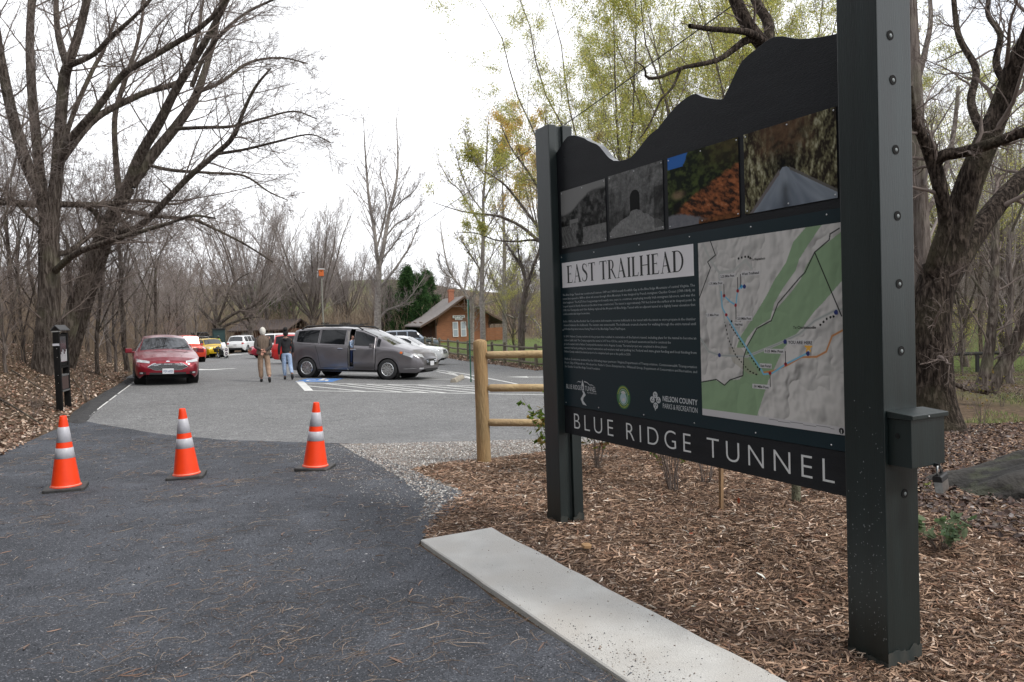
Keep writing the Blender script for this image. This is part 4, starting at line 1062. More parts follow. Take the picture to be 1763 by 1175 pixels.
def mapimg(u, v):
    wx = u + 0.08 * (fbm(u * 4, v * 4, 7) - .5); wy = v + 0.08 * (fbm(u * 4, v * 4, 8) - .5)
    H = 1 - np.abs(2 * fbm(wx * 5.5, wy * 4.5, 201, 4) - 1)
    gx_ = np.gradient(H, axis=1) * u.shape[1]; gy_ = np.gradient(H, axis=0) * u.shape[0]
    sh = np.clip(1 - 0.036 * (gx_ * 0.7 + gy_ * 0.7), 0.45, 1.15)
    c = np.array([0.50, 0.475, 0.455]) * sh[..., None]
    gr = np.array([0.235, 0.33, 0.20]) * (0.72 + 0.28 * sh)[..., None]
    for p in (g1, g2):
        k = inpoly(u, v, p); c = np.where(k[..., None], gr, c)
    tan = inpoly(u, v, [(0.23, .6), (.33, .6), (.46, .74), (.38, .74), (.26, .68)]); c = np.where(tan[..., None], c * 0.55 + np.array([0.30, 0.27, 0.20]) * 0.45, c)
    def pen(ps, col, wd):
        nonlocal c
        for p in ps:
            k = 1 - sstep(wd * .6, wd, pl_dist(u, v, p)); c = c * (1 - k[..., None]) + np.array(col) * k[..., None]
    pen(PL['road'], (0.42, 0.42, 0.40), 0.009); pen([PL['road'][0]], (0.30, 0.32, 0.31), 0.003)
    pen(PL['black'], (0.02, 0.02, 0.02), 0.0042); pen(PL['orange'], (0.50, 0.22, 0.08), 0.006); pen(PL['blue'], (0.17, 0.42, 0.58), 0.006)
    for p in PL['dash']:
        k = (1 - sstep(0.003, 0.005, pl_dist(u, v, p))) * ((np.floor((u + v) * 70) % 2) == 0); c = c * (1 - k[..., None])
    def dotc(x, y, r, col):
        nonlocal c
        k = np.hypot(u - x, (v - y)) < r; c = np.where(k[..., None], col, c)
    for x, y in ((0.207, 0.312), (0.315, 0.29), (0.296, 0.368), (0.22, 0.419), (0.645, 0.678), (0.537, 0.729)): dotc(x, y, 0.010, (0.32, 0.02, 0.03))
    for x, y in ((0.366, 0.269), (0.79, 0.619), (0.964, 0.42), (0.645, 0.563), (0.157, 0.646)): dotc(x, y, 0.012, (0.03, 0.04, 0.16))
    dotc(0.343, 0.268, 0.011, (0.08, 0.32, 0.55))
    for x, y in ((0.327, 0.115), (0.352, 0.111), (0.377, 0.109), (0.401, 0.112), (0.414, 0.12), (0.87, 0.478), (0.89, 0.464), (0.909, 0.45), (0.931, 0.442), (0.949, 0.439), (0.464, .71), (0.262, .455)): dotc(x, y, 0.0065, (0.01, 0.01, 0.01))
    a = np.arctan2(u - 0.794, -(v - 0.59)); rr = 0.026 * (0.62 + 0.38 * np.abs(((a / (2 * PI) * 5) % 1) * 2 - 1)); k = np.hypot(u - 0.794, v - 0.59) < rr * 1.05 * (0.55 + .45 * (np.abs(((a / (2 * PI) * 5) % 1) * 2 - 1))); c = np.where(k[..., None], (0.72, 0.38, 0.06), c)
    for (x, y) in ((0.315, .25), (.207, .28), (.296, .41), (.645, .645), (.537, .765), (0.339, 0.235)):
        k = (np.abs(u - x) < 0.0022) & (np.abs(v - y) < 0.035); c = np.where(k[..., None], (0.02, 0.02, 0.02), c)
    c = np.where((v > 0.961)[..., None], (0.50, 0.48, 0.49), c)
    k = (v > .961) & (u > .52) & (u < .94) & (np.abs(v - .972 - 0.0045 * (np.floor(u * 12) % 2)) < .0012); c = np.where(k[..., None], (0.1, 0.1, 0.1), c)
    r = np.hypot(u - .981, v - .981); c = np.where((r < .015)[..., None], (0.02, 0.02, 0.02), c); c = np.where(((np.abs(u - .981) < .003) & (np.abs(v - .984) < .009))[..., None], (0.5, .5, .5), c)
    return c
mo = printed('map_panel', 1.618, 2.523, 0.936, 1.853, 0.0560, 380, 385, mapimg, ip)
g = Geo(); gl = Geo()
for i, (u_, v_, tx, wl) in enumerate([(0.086, 0.239, '1.75 Mile Post', .10), (0.182, 0.203, '2.25 Mile Post', .10), (0.349, 0.199, 'West Trailhead', .115), (0.06, 0.417, '1.5 Mile Post', .09), (0.308, 0.440, '2.0 Mile Post', .095), (0.285, 0.472, 'West Portal', .055),
                               (0.423, 0.127, 'To Waynesboro', .09), (0.700, 0.489, 'To Charlottesville', .13), (0.665, 0.566, 'YOU ARE HERE', .14), (0.505, 0.612, '0.25 Mile Post', .115), (0.472, 0.691, 'East Portal', .065), (0.415, 0.803, '.50 Mile Post', .10)]):
    v, f = text_mesh(tx, 0.02, res=2, bold=0.0004)
    x0 = 1.618 + 0.905 * u_; z0 = 1.853 - 0.917 * v_ - 0.007
    hh = 0.0155 if tx == 'YOU ARE HERE' else 0.0125
    gl.add(place(v, x0, x0 + wl, z0, 0.0554 - 1e-5 * i, ch=hh / v[:, 1].max()), f)
    if 'To ' not in tx: g.add([(a, 0.0557, b) for a, b in rect(x0 - .006, x0 + wl + .006, z0 - .005, z0 + hh + .005)], [(0, 1, 2, 3)])
g.build('map_label_plates', mat('label_paper', (0.55, 0.53, 0.53), rough=0.5), mo); gl.build('map_lettering', m_ink, mo)
for x in (0.215, 0.62, 1.10, 1.55, 2.0, 2.45):
    for z in (0.885, 1.895): screw(x, z, 0.0575)
for z in (1.39, ): screw(0.205, z, 0.0575); screw(2.545, z, 0.0575)
gsc.build('screws', m_screw, ip, smooth=True)

# lock box bolted to the outer face of the near post
g = Geo(); g.box(2.7572, 2.86, 0.022, 0.228, 0.848, 1.040)
lb = g.build('lock_box', m_post, sign); bevel(lb, 0.003)
g = Geo(); v8 = []
g.box(2.7574, 2.872, 0.014, 0.238, 1.0405, 1.058); g.v[-1][[4, 7], 2] = 1.068; 
lid = g.build('lid', m_post, lb); bevel(lid, 0.002)
g = Geo(); g.lathe([(0.0001, 0.004), (0.009, 0.004), (0.011, 0.0)], 14, R3(PI / 2, 0, 0, (2.80, 0.022, 0.972))); g.build('keyhole', m_hole, lb)
g = Geo(); g.lathe([(0.003, 0.0), (0.003, 0.004), (0.0001, 0.006)], 10, R3(0, PI / 2, 0, (2.872, 0.11, 1.049))); g.build('screws', m_screw, lb)
g = Geo(); g.box(2.855, 2.878, 0.158, 0.170, 0.842, 0.856); g.tube([(2.868, 0.164, 0.850), (2.868, 0.164, 0.838)], 0.006, 8); hasp = g.build('hasp', m_bolt, lb)
Mw = SO
pk = empty('padlock', label='steel padlock with dark rubber cap hanging from the lock box', cat='padlock')
pk.matrix_world = SO @ R3(0, math.radians(-4), 0.2, (2.872, 0.166, 0.846)) @ Matrix.Rotation(math.radians(10), 4, 'X') @ Matrix.Scale(1.3, 4)
steel = mat('padlock_steel', (0.45, 0.46, 0.46), rough=0.3, metal=0.9, var=(0.3, 0.3, 0.3), scale=60)
a = np.linspace(0, PI, 12); pts = [(0, -0.013, -0.030)] + [(0, -0.013 * math.cos(t), -0.012 + 0.013 * math.sin(t)) for t in a] + [(0, 0.013, -0.030)]
Geo().tube(pts, 0.0038, 8).build('shackle', steel, pk, smooth=True)
g = Geo(); g.prism([(-0.011, -0.082), (0.011, -0.082), (0.013, -0.075), (0.013, -0.042), (-0.013, -0.042), (-0.013, -0.075)], -0.022, 0.022); bevel(g.build('body', steel, pk), 0.002)
g = Geo(); g.prism([(-0.014, -0.046), (0.014, -0.046), (0.014, -0.030), (0.010, -0.026), (-0.010, -0.026), (-0.014, -0.030)], -0.0235, 0.0235); bevel(g.build('cap', mat('black_rubber', (0.015, 0.015, 0.016), rough=0.6), pk), 0.0015)

# ================================================================== CONES
m_or = mat('cone_orange', (0.88, 0.055, 0.006), rough=0.45, var=(0.80, 0.045, 0.006), scale=9, spec=0.4)
m_band = mat('reflective_band', (0.40, 0.40, 0.44), rough=0.4, var=(0.46, 0.46, 0.49), scale=30, spec=0.6)
m_rub = mat('cone_base_rubber', (0.020, 0.020, 0.022), rough=0.6, var=(0.045, 0.043, 0.04), scale=14, bump=0.3, bscale=60)
def cr(z): return 0.127 - (z - 0.035) * (0.127 - 0.030) / (0.712 - 0.035)
def make_cone():
    c = empty('traffic_cone', cat='traffic cone')
    g = Geo(); n = 9
    s = 0.178
    pts = []
    for cx_, cy_, a0 in ((1, 1, 0), (-1, 1, PI / 2), (-1, -1, PI), (1, -1, 1.5 * PI)):
        for a in np.linspace(a0, a0 + PI / 2, 5): pts.append((cx_ * (s - .03) + .03 * math.cos(a), cy_ * (s - .03) + .03 * math.sin(a)))
    P = np.array(pts); k = len(P)
    rings = [np.c_[P * 0.985, np.full(k, 0.0)], np.c_[P, np.full(k, 0.006)], np.c_[P, np.full(k, 0.028)], np.c_[P * 0.975, np.full(k, 0.036)], np.c_[P * 0.80, np.full(k, 0.038)], np.c_[P * 0.3, np.full(k, 0.040)]]
    g.add(np.concatenate(rings), grid_faces(6, k, True)); g.f.append([tuple(range(k))[::-1]]); g.fm.append(np.zeros(1, np.int32))
    b = g.build('base', m_rub, c)
    g = Geo()
    for sx_ in (-1, 1): g.box(sx_ * 0.10 - 0.03, sx_ * 0.10 + 0.03, -0.06, 0.06, 0.0362, 0.0372)
    g = Geo(); zz = [0.0385, 0.044, 0.05] + list(np.linspace(0.06, 0.706, 18)) + [0.7115, 0.7125]
    pr = [(0.137, 0.0385), (0.135, 0.045), (cr(.05) + .002, 0.05)] + [(cr(z), z) for z in zz[3:-2]] + [(0.028, 0.7115), (0.020, 0.713), (0.017, 0.70), (0.02, 0.6)]
    g.lathe(pr, 36); g.build('cone_body', m_or, c, smooth=True)
    for z0, z1 in ((0.461, 0.607), (0.308, 0.407)):
        g = Geo(); g.lathe([(cr(z0) + .0002, z0), (cr(z0) + .0016, z0 + .001), (cr(z1) + .0016, z1 - .001), (cr(z1) + .0002, z1)], 36); g.build('reflective_band', m_band, c, smooth=True)
    g = Geo(); g.lathe([(0.129, 0.0445), (0.134, 0.047), (0.129, 0.052)], 36); g.build('rim', mat('cone_rim', (0.8, 0.35, 0.25), rough=0.5), c, smooth=True)
    return c
cone = make_cone()
def put(o, x, y, rz=0, tilt=(0, 0), lab=None, grp=None, z=None, fn=None):
    o.location = (x, y, (fn or gz)(x, y).item() if z is None else z); o.rotation_euler = (tilt[0], tilt[1], rz)
    if lab: o['label'] = lab
    if grp: o['group'] = grp
    return o
sx_, sy_ = at(114, 845)
put(cone, sx_, sy_, math.radians(22), (0.0, math.radians(0.5)), 'traffic cone nearest the leaf bank, below the narrow post board', 'traffic cones across the trail')
c2 = dup(cone, (0, 0, 0)); put(c2, *at(322, 824), math.radians(14), (0, math.radians(-1.2)), 'traffic cone standing in the middle of the three', 'traffic cones across the trail')
c3 = dup(cone, (0, 0, 0)); put(c3, *at(543, 809.5), math.radians(-3), (0, math.radians(3.2)), 'traffic cone nearest the sign and the pale gravel, leaning slightly', 'traffic cones across the trail')

# ================================================================== LOG RAIL FENCE by the lot
m_log = mat('peeled_log', (0.50, 0.37, 0.20), rough=0.75, var=(0.38, 0.26, 0.13), scale=5, detail=8, bump=0.6, bscale=30, stretch=(1, 1, 1), var2=(0.38, 0.27, 0.15), scale2=2.2)
m_logp = mat('peeled_post', (0.46, 0.27, 0.115), rough=0.8, var=(0.23, 0.13, 0.055), scale=7, detail=8, bump=0.8, bscale=25, stretch=(3, 3, 0.5), var2=(0.30, 0.205, 0.10), scale2=1.5)
m_end = mat('log_end', (0.16, 0.115, 0.06), rough=0.9, var=(0.07, 0.055, 0.03), scale=30)
def log(pts, r, seed, k=18, m=None, parent=None, name='rail', taper=(0.75, 0.95)):
    n = 26; A = np.array(pts[0], float); B = np.array(pts[1], float); t = np.linspace(0, 1, n)
    P = A + (B - A) * t[:, None]; L_ = np.linalg.norm(B - A)
    P[:, 2] += 0.012 * (fbm(t * L_ * 1.2, 0 * t, seed) - .5); P[:, 1] += 0.012 * (fbm(t * L_ * 1.2, 0 * t + 7, seed) - .5)
    R = r * (1 + 0.07 * (fbm(t * L_ * 3, 0 * t + 3, seed) - .5))
    e = 0.05 / L_
    R = R * np.where(t < e, 0, 1) if False else R
    V, Fc = tubes(P[None], R[None], k); V = V.reshape(n, k, 3)
    c = P[:, None]; a = np.arange(k)
    V = c + (V - c) * (1 + 0.05 * (vnoise(np.tile(a[None] * 1.3, (n, 1)), np.tile(t[:, None] * 8, (1, k)), seed) - .5))[..., None]
    g = Geo(); T = (B - A) / L_
    ca = np.concatenate([(A - T * 0.028)[None] + (V[0] - A) * 0.25, (A - T * 0.020)[None] + (V[0] - A) * 0.7])
    cb = np.concatenate([(B + T * 0.020)[None] + (V[-1] - B) * 0.7, (B + T * 0.028)[None] + (V[-1] - B) * 0.25])
    allv = np.concatenate([ca, V.reshape(-1, 3), cb]); N_ = n + 4
    g.add(allv, grid_faces(N_, k, True)); g.f.append([tuple(range(k))[::-1], tuple((N_ - 1) * k + i for i in range(k))]); g.fm.append(np.zeros(2, np.int32))
    return g.build(name, m or m_log, parent, smooth=True)
fx, fy = -0.345, 8.27
lf = empty('log_fence', (0, 0, 0), label='peeled log fence with three rails beside the pale gravel', cat='fence')
fd = np.array([0.975, -0.22]); fd /= np.hypot(*fd)
pp = [np.array([fx, fy]) + fd * s for s in (0, 2.35)]
for i, p in enumerate(pp):
    zg = float(gz(p[0], p[1]))
    log([(p[0], p[1], zg - 0.2), (p[0], p[1], 1.235 + (0 if i == 0 else -.3))], 0.074, 31 + i, m=m_logp, parent=lf, name='post')
for zc_, s0 in ((1.09, 0.085), (0.735, 0.10), (0.365, 0.085)):
    a = np.array([fx, fy]) + fd * s0; b = np.array([fx, fy]) + fd * 2.27
    log([(a[0], a[1] , zc_), (b[0], b[1], zc_ - 0.02)], 0.040, int(zc_ * 100), parent=lf, name='rail')

# ================================================================== NARROW POST BOARD on the left
kA = np.array(at(103.5, 708)); kB = np.array(at(117.5, 702.5))
kd = (kB - kA); kw = np.hypot(*kd); kyaw = math.atan2(kd[1], kd[0])
kz = float(zt(*kA)); ks = empty('notice_post', (kA[0], kA[1], kz), kyaw, label='narrow black notice board with small gabled roof at the leaf bank edge', cat='notice board')
m_kb = mat('black_stain', (0.006, 0.006, 0.006), rough=0.9, var=(0.012, 0.011, 0.011), scale=6, stretch=(4, 4, .6), spec=.12)
H_ = 1.5 - kz - (555 - 570.5) / F * np.hypot(*kA) * 1.0
H_ = 1.70
for x in (0, kw):
    o = Geo().box(x - 0.045, x + 0.045, -0.06, 0.06, -0.3, H_ + (0.02 if x == 0 else 0)).build('post', m_kb, ks); bevel(o, .004)
for z0 in (1.42, ): Geo().box(-0.052, -0.0455, -0.066, 0.066, z0, z0 + 0.05).build('band', m_band, ks)
Geo().box(-0.05, 0.05, -0.075, 0.075, H_ + 0.02, H_ + 0.045).build('post_cap', mat('worn_cap', (0.2, 0.2, 0.2), rough=.6), ks)
g = Geo()
rw, rl = 0.075, 0.07
g.prism([(-rw - .02, 0.0), (0, 0.105), (rw + .02, 0.0), (rw + .02, 0.018), (0, 0.125), (-rw - .02, 0.018)], -rl - 0.0, kw + rl, M=R3(0, 0, PI / 2, (0, 0, H_ + 0.05)) @ Matrix.Scale(-1, 4, (0, 1, 0)))
g.build('roof', mat('small_roof', (0.06, 0.06, 0.063), rough=0.8), ks)
Geo().box(0.05, kw - 0.05, -0.04, 0.035, 0.98, H_ - 0.02).build('display_case', m_kb, ks)
Geo().box(0.07, kw - 0.07, -0.0455, -0.0405, 1.06, H_ - 0.08).build('display_glass', mat('display_window', (0.03, 0.035, 0.04), rough=0.12, spec=0.7), ks)
gpap = Geo()
for i in range(6):
    x = 0.10 + (kw - .2) * i / 5; gpap.box(x - .018, x + .022, -0.048, -0.0458, 1.07, 1.07 + 0.16 + 0.05 * (i % 3))
gpap.build('leaflets', mat('leaflet_paper', (0.5, 0.5, 0.52), rough=.7), ks)
Geo().box(0.05, kw - 0.05, -0.06, 0.05, 0.93, 0.975).build('shelf', m_kb, ks)
Geo().box(0.05, kw - 0.05, -0.05, 0.04, 0.46, 0.745).build('lower_box', mat('brown_box', (0.05, 0.025, 0.02), rough=.6), ks)
for z0 in (0.75, 0.41): Geo().box(0.05, kw - 0.05, -0.065, 0.05, z0, z0 + 0.035).build('shelf', mat('worn_shelf', (0.09, 0.09, 0.09), rough=.6), ks)
g = Geo()
for z in (1.36, 1.17, 0.78, 0.61): g.lathe([(0.008, 0), (0.007, .004), (0.0001, .005)], 8, R3(0, -PI / 2, 0, (-0.0455, -0.01, z)))
g.build('screws', m_screw, ks)

# ================================================================== small things round the bed
p = at(1242, 879); o = Geo().box(-.016, .016, -.011, .011, -0.15, 0.42).build('wooden_stake', mat('stake_wood', (0.26, 0.16, 0.08), rough=.85, var=(0.15, 0.09, 0.05), scale=12, stretch=(4, 4, .5))); bevel(o, .002)
put(o, p[0], p[1], 0.6, (0, math.radians(1.5))); tag(o, 'thin square wooden stake in the mulch behind the sign', 'stake')
p = at(1371, 866); g = Geo(); g.tube([(0, 0, -.15), (0, 0, .05), (0.002, 0, .40)], [0.036, 0.034, 0.033], 16); o = g.build('tree_stump', mat('lichen_bark', (0.14, 0.14, 0.09), rough=.95, var=(0.08, 0.075, 0.05), scale=25, bump=1), smooth=False)
put(o, p[0], p[1], 0.2); tag(o, 'short round lichen green stub standing in the mulch behind the sign', 'stub')
# big rock
rc = at(1760, 830)
def rock_mesh():
    bm = bmesh.new(); bmesh.ops.create_icosphere(bm, subdivisions=6, radius=1)
    V = np.array([v.co[:] for v in bm.verts]); F2 = [tuple(v.index for v in f.verts) for f in bm.faces]; bm.free()
    x, y, z = V.T
    prof = 1 - 0.42 * sstep(0.0, -1.0, x) 
    z2 = z * prof
    V = np.stack([x * 1.25, y * 0.62, z2 * 0.44], 1)
    lay = (V[:, 0] * 0.42 - V[:, 2] * 1.1 + V[:, 1] * 0.5)
    st = fbm(lay * 16, V[:, 0] * 1.5 + V[:, 1] * 2, 77, 4); big = fbm(V[:, 0] * 1.6 + 3, V[:, 1] * 2 + V[:, 2] * 2.5, 78, 4)
    n = V / (np.linalg.norm(V, axis=1)[:, None] + 1e-9)
    V = V + n * ((st - .5) * 0.17 + (big - .5) * 0.36)[:, None]
    c = np.clip(0.018 + 0.085 * np.clip(st - .35, 0, 1) ** 1.2 * 2 + 0.02 * (big - .5), 0.010, .4)[:, None] * np.array([0.46, 0.41, 0.35])
    li = sstep(.62, .7, fbm(V[:, 0] * 6, V[:, 1] * 6 + V[:, 2] * 6, 79)); c = c * (1 - .3 * li[:, None]) + np.array([0.08, 0.09, 0.045]) * (.3 * li[:, None])
    return V, F2, c
V, F2, c = rock_mesh()
o = Geo().add(V, F2, col=c).build('boulder', mat('layered_rock', (0.1, 0.1, 0.1), rough=.85, attr='col', bump=0.8, bscale=30), smooth=True)
o.location = (4.42, 6.05, -0.10); o.rotation_euler = (0, 0, math.radians(-4)); o.scale = (0.92, 1, 0.92)
tag(o, 'low layered grey boulder lying beside the big tree', 'boulder')
# ================================================================== VEHICLES
def paint(name, c, rough=0.28, metal=0.35): return mat('paint_' + name, c, rough=rough, metal=metal, coat=0.6)
m_glass = mat('car_glass', (0.010, 0.012, 0.014), rough=0.04, spec=0.9, coat=0.5)
m_sglass = mat('side_glass', (0.008, 0.009, 0.011), rough=0.05, spec=0.35)
m_tyre = mat('tyre_rubber', (0.018, 0.018, 0.019), rough=0.85, bump=0.3, bscale=60)
m_rim = mat('alloy_rim', (0.55, 0.56, 0.57), rough=0.25, metal=0.85)
m_dark = mat('black_plastic', (0.012, 0.012, 0.013), rough=0.55)
m_gap = mat('wheel_well', (0.006, 0.006, 0.006), rough=0.95)
m_chrome = mat('chrome', (0.65, 0.66, 0.68), rough=0.12, metal=1.0)
m_lamp = mat('lamp_lens', (0.55, 0.56, 0.58), rough=0.08, spec=0.9, metal=0.3)
m_amber = mat('amber_lens', (0.65, 0.16, 0.04), rough=0.15)
m_tail = mat('tail_lens', (0.35, 0.01, 0.01), rough=0.15)
m_seat = mat('seat_cloth', (0.16, 0.16, 0.17), rough=0.9)
m_plate2 = mat('plate_white', (0.62, 0.63, 0.66), rough=0.5)

def wheel(parent, x, y, r, side, wd=0.22, spokes=5, twin=True):
    w_ = bpy.data.objects.new('wheel', None); COL.objects.link(w_); w_.parent = parent; w_.location = (x, y, r); w_.empty_display_size = .1
    g = Geo(); M = R3(PI / 2, 0, 0)
    ri = r * 0.66
    g.lathe([(ri, -wd / 2 + .01), (r - .03, -wd / 2), (r - .006, -wd / 2 + .02), (r, -wd / 4), (r, wd / 4), (r - .006, wd / 2 - .02), (r - .03, wd / 2), (ri, wd / 2 - .01)], 36, M)
    g.build('tyre', m_tyre, w_, smooth=True)
    s = -1 if side < 0 else 1; yo = s * (wd / 2 - 0.018)
    g = Geo()
    g.lathe([(ri + .004, wd / 2 - .012), (ri - .012, wd / 2 - .002), (ri - .022, wd / 2 - .012), (ri - .03, wd / 2 - .05)], 36, R3(-s * PI / 2, 0, 0))
    for k in range(spokes):
        for dd in ((-.13, .13) if twin else (0,)):
            a = 2 * PI * k / spokes + dd + .3
            d = np.array([math.cos(a), math.sin(a)]); n = np.array([-d[1], d[0]])
            w0, w1 = 0.013, 0.022 if twin else 0.04
            p = [d * .04 + n * w0, d * .04 - n * w0, d * (ri - .015) - n * w1, d * (ri - .015) + n * w1]
            v = [(q[0], yo, q[1]) for q in p] + [(q[0], yo - s * .03, q[1]) for q in p]
            g.add(v, [(0, 1, 2, 3), (4, 7, 6, 5), (0, 4, 5, 1), (1, 5, 6, 2), (2, 6, 7, 3), (3, 7, 4, 0)])
    g.lathe([(.0001, wd / 2 - .006), (.05, wd / 2 - .010), (.055, wd / 2 - .03)], 20, R3(-s * PI / 2, 0, 0))
    g.build('rim', m_rim, w_, smooth=False)
    g = Geo(); g.lathe([(.0001, wd / 2 - .07), (ri - .01, wd / 2 - .07)], 24, R3(-s * PI / 2, 0, 0)); g.build('brake_disc', mat('brake', (0.05, 0.05, 0.052), rough=.5, metal=.5), w_)
    return w_

class Car:
    """body lofted from stations along x (front = +x) with glasshouse; all lengths metres, xf measured back from the nose"""
    def __init__(s, name, label, cat, L, W, top, belt, plan, glass, wheels, r, colour, group=None, roofw=0.70, sill=0.20, endz=((0.30, 0.66), (0.30, 1.0)), lean=0.02, door=None, detail=1, mid=0.55, skirt=None):
        s.L, s.W = L, W; s.top = np.array(top, float); s.belt = np.array(belt, float); s.plan = np.array(plan, float)
        s.gl = glass; s.wh = wheels; s.r = r; s.roofw = roofw; s.sill = sill; s.endz = endz
        s.root = empty(name, label=label, cat=cat, group=group); s.col = colour
        s.detail = detail
        n = 110 if detail else 60
        xs_ = list(np.linspace(0.0, L, n))
        for c in wheels: xs_ += list(np.linspace(c - r - .06, c + r + .06, 17))
        for q in glass['side'] : xs_ += [q[0], q[1]]
        for q in ('ws', 'rw'): xs_ += list(glass[q])
        if door: xs_ += [door[0], door[1], door[4]]
        xs_ += [0.02, 0.05, 0.1, L - .02, L - .05, L - .1]
        xs_ = np.unique(np.round(xs_, 4)); s.xs = xs_
        V = []; 
        for x in xs_: V.append(s.section(x))
        V = np.array(V); s.V = V; k = V.shape[1]; N = len(xs_)
        full = np.concatenate([V, (V * np.array([1, -1, 1]))[:, ::-1][:, 1:]], 1); K = full.shape[1]; s.K = K; s.k = k
        fm = grid_faces(N, K).reshape(N - 1, K - 1, 4)
        xm = (xs_[:-1] + xs_[1:]) / 2
        lab = np.zeros((N - 1, K - 1), int)
        j = np.arange(K - 1); jj = np.where(j < k - 1, j, K - 2 - j)       # mirrored row index 0..k-2
        sidew = (jj >= 6) & (jj <= 8); topw = (jj >= 10)
        for a, b in glass['side']:
            m_ = (xm > a) & (xm < b); lab[np.ix_(m_, sidew)] = 1
        for q in ('ws', 'rw'):
            a, b = glass[q]
            if b > a: lab[np.ix_((xm > a) & (xm < b), topw)] = 2 if q == 'ws' else 3
        s.lab = lab
        left = (j < k - 1)
        if door:
            md_ = (xm > door[0]) & (xm < door[4]); rows = (jj >= 1) & (jj <= 9) & (~left if door[2] < 0 else left)
            body_skip = np.zeros_like(lab, bool); body_skip[np.ix_(md_, rows)] = True
            hole = np.zeros_like(lab, bool)
            mh = (xm > door[3]) & (xm < door[1]); hole[np.ix_(mh, rows)] = True
        else: body_skip = hole = np.zeros_like(lab, bool)
        P = full.reshape(-1, 3); P = P.copy(); P[:, 0] = L / 2 - P[:, 0]; s.P = P
        def sub(mask, name, m_, parent=None, smooth=True, off=0):
            f = fm[mask]
            if len(f) == 0: return None
            u, inv = np.unique(f, return_inverse=True)
            g = Geo(); g.add(P[u], inv.reshape(f.shape)[:, ::-1]); 
            return g.build(name, m_, parent or s.root, smooth=smooth)
        s.sub = sub; s.fm = fm
        gB = Geo(); f = fm[(lab == 0) & ~body_skip & ~hole]; gB.add(P, f[:, ::-1])
        # end caps
        for i in (0, N - 1):
            idx = tuple(i * K + np.arange(K)); gB.f.append([idx if i == 0 else idx[::-1]]); gB.fm.append(np.zeros(1, np.int32))
        s.body = gB.build('body', colour, s.root, smooth=True)
        s.sidew = sidew; s.left = left; s.full = full
        jl = np.zeros_like(lab, bool); jl[:, left] = True
        for a, b in glass['side']:
            mx_ = np.zeros_like(lab, bool); mx_[(xm > a) & (xm < b)] = True
            for sd in (jl, ~jl):
                sub((lab == 1) & mx_ & sd & ~body_skip & ~hole, 'side_window', m_sglass)
        sub(lab == 2, 'windshield', m_glass); sub(lab == 3, 'rear_window', m_glass)
        if door:
            s.door = sub((lab == 0) & body_skip, 'front_door', colour)
            s.door_glass = sub((lab == 1) & body_skip, 'door_window', m_sglass, parent=s.door)
        # wheels and dark wells
        hw = W / 2
        for c in wheels:
            g = Geo(); 
            for sd in (-1, 1):
                g.lathe([(r + .055, sd * (hw - .04)), (r + .055, sd * (hw - .34)), (.001, sd * (hw - .34))], 22, R3(PI / 2, 0, 0, (L / 2 - c, 0, r)) @ Matrix.Scale(1, 4))
            g.build('wheel_well', m_gap, s.root)
            for sd in (-1, 1): wheel(s.root, L / 2 - c, sd * (hw - .125), r, sd, spokes=10 if detail == 2 else 5, twin=detail > 0)
        g = Geo(); g.box(-L / 2 + .25, L / 2 - .2, -hw + .35, hw - .35, sill - 0.01, sill + .12); 
        wc = [L / 2 - c for c in wheels]
        g.box(wc[1] + r + .07, wc[0] - r - .07, -hw + .06, hw - .06, sill + 0.01, sill + .09)
        g.build('underbody', m_gap, s.root)
    def f(s, arr, x): return float(np.interp(x, arr[:, 0], arr[:, 1]))
    def section(s, x):
        w_ = s.f(s.plan, x) * s.W / 2; t = s.f(s.top, x); b = s.f(s.belt, x)
        b = min(b, t - 0.01)
        L = s.L
        e0 = math.exp(-(x / .12) ** 2) if x < .5 else 0; e1 = math.exp(-((L - x) / .12) ** 2) if x > L - .5 else 0
        lo = s.sill + 0.12 * (e0) + 0.14 * e1
        wz = 0
        for c in s.wh:
            d = abs(x - c); R = s.r + 0.045
            if d < R: lo = max(lo, s.r + math.sqrt(R * R - d * d)); wz = 1
        lo = min(lo, b - .09)
        cab = min(1, max(0, (t - b - 0.05) / 0.45))           # 0 on hood, 1 under the roof
        wr = w_ * ((1 - cab) * 0.86 + cab * s.roofw) if cab > 0 else w_ * .86
        cr_ = 0.02 + 0.035 * (w_ / (s.W / 2)) 
        te = t - cr_ - 0.02 * cab
        te = max(te, b + .004)
        pts = [(w_ * (0.90 if not wz else 0.975), lo), (w_ * 0.965, lo + (b - lo) * .14), (w_ * 0.995, lo + (b - lo) * .42), (w_, lo + (b - lo) * .70), (w_ * 0.985, lo + (b - lo) * .88), (w_ * .962, b)]
        wb = w_ * .945
        for q in (0.05, 0.33, 0.66, 0.93):
            pts.append((wb + (wr - wb) * (q ** 1.25 * .85 + .15 * q), b + (te - b) * q))
        # 9 -> shoulder of roof
        wr2 = wr * 0.955
        pts.append((wr2, te + .012 * cab + .004))
        for q in (.25, .5, .75, 1.0):
            pts.append((wr2 * (1 - q), te + .012 * cab + .004 + (t - te - .012 * cab - .004) * (1 - (1 - q) ** 2)))
        z = [(x, p[0], p[1]) for p in pts]
        return z
    def ys(s, x, z):
        """half width of the body at (x from nose, z)"""
        S = np.array(s.section(x)); i = np.argsort(S[:10, 2], kind='stable'); return float(np.interp(z, S[:10, 2][i], S[:10, 1][i]))
    def zs(s, x, y):
        S = np.array(s.section(x))[8:][::-1]; return float(np.interp(abs(y), S[:, 1], S[:, 2]))
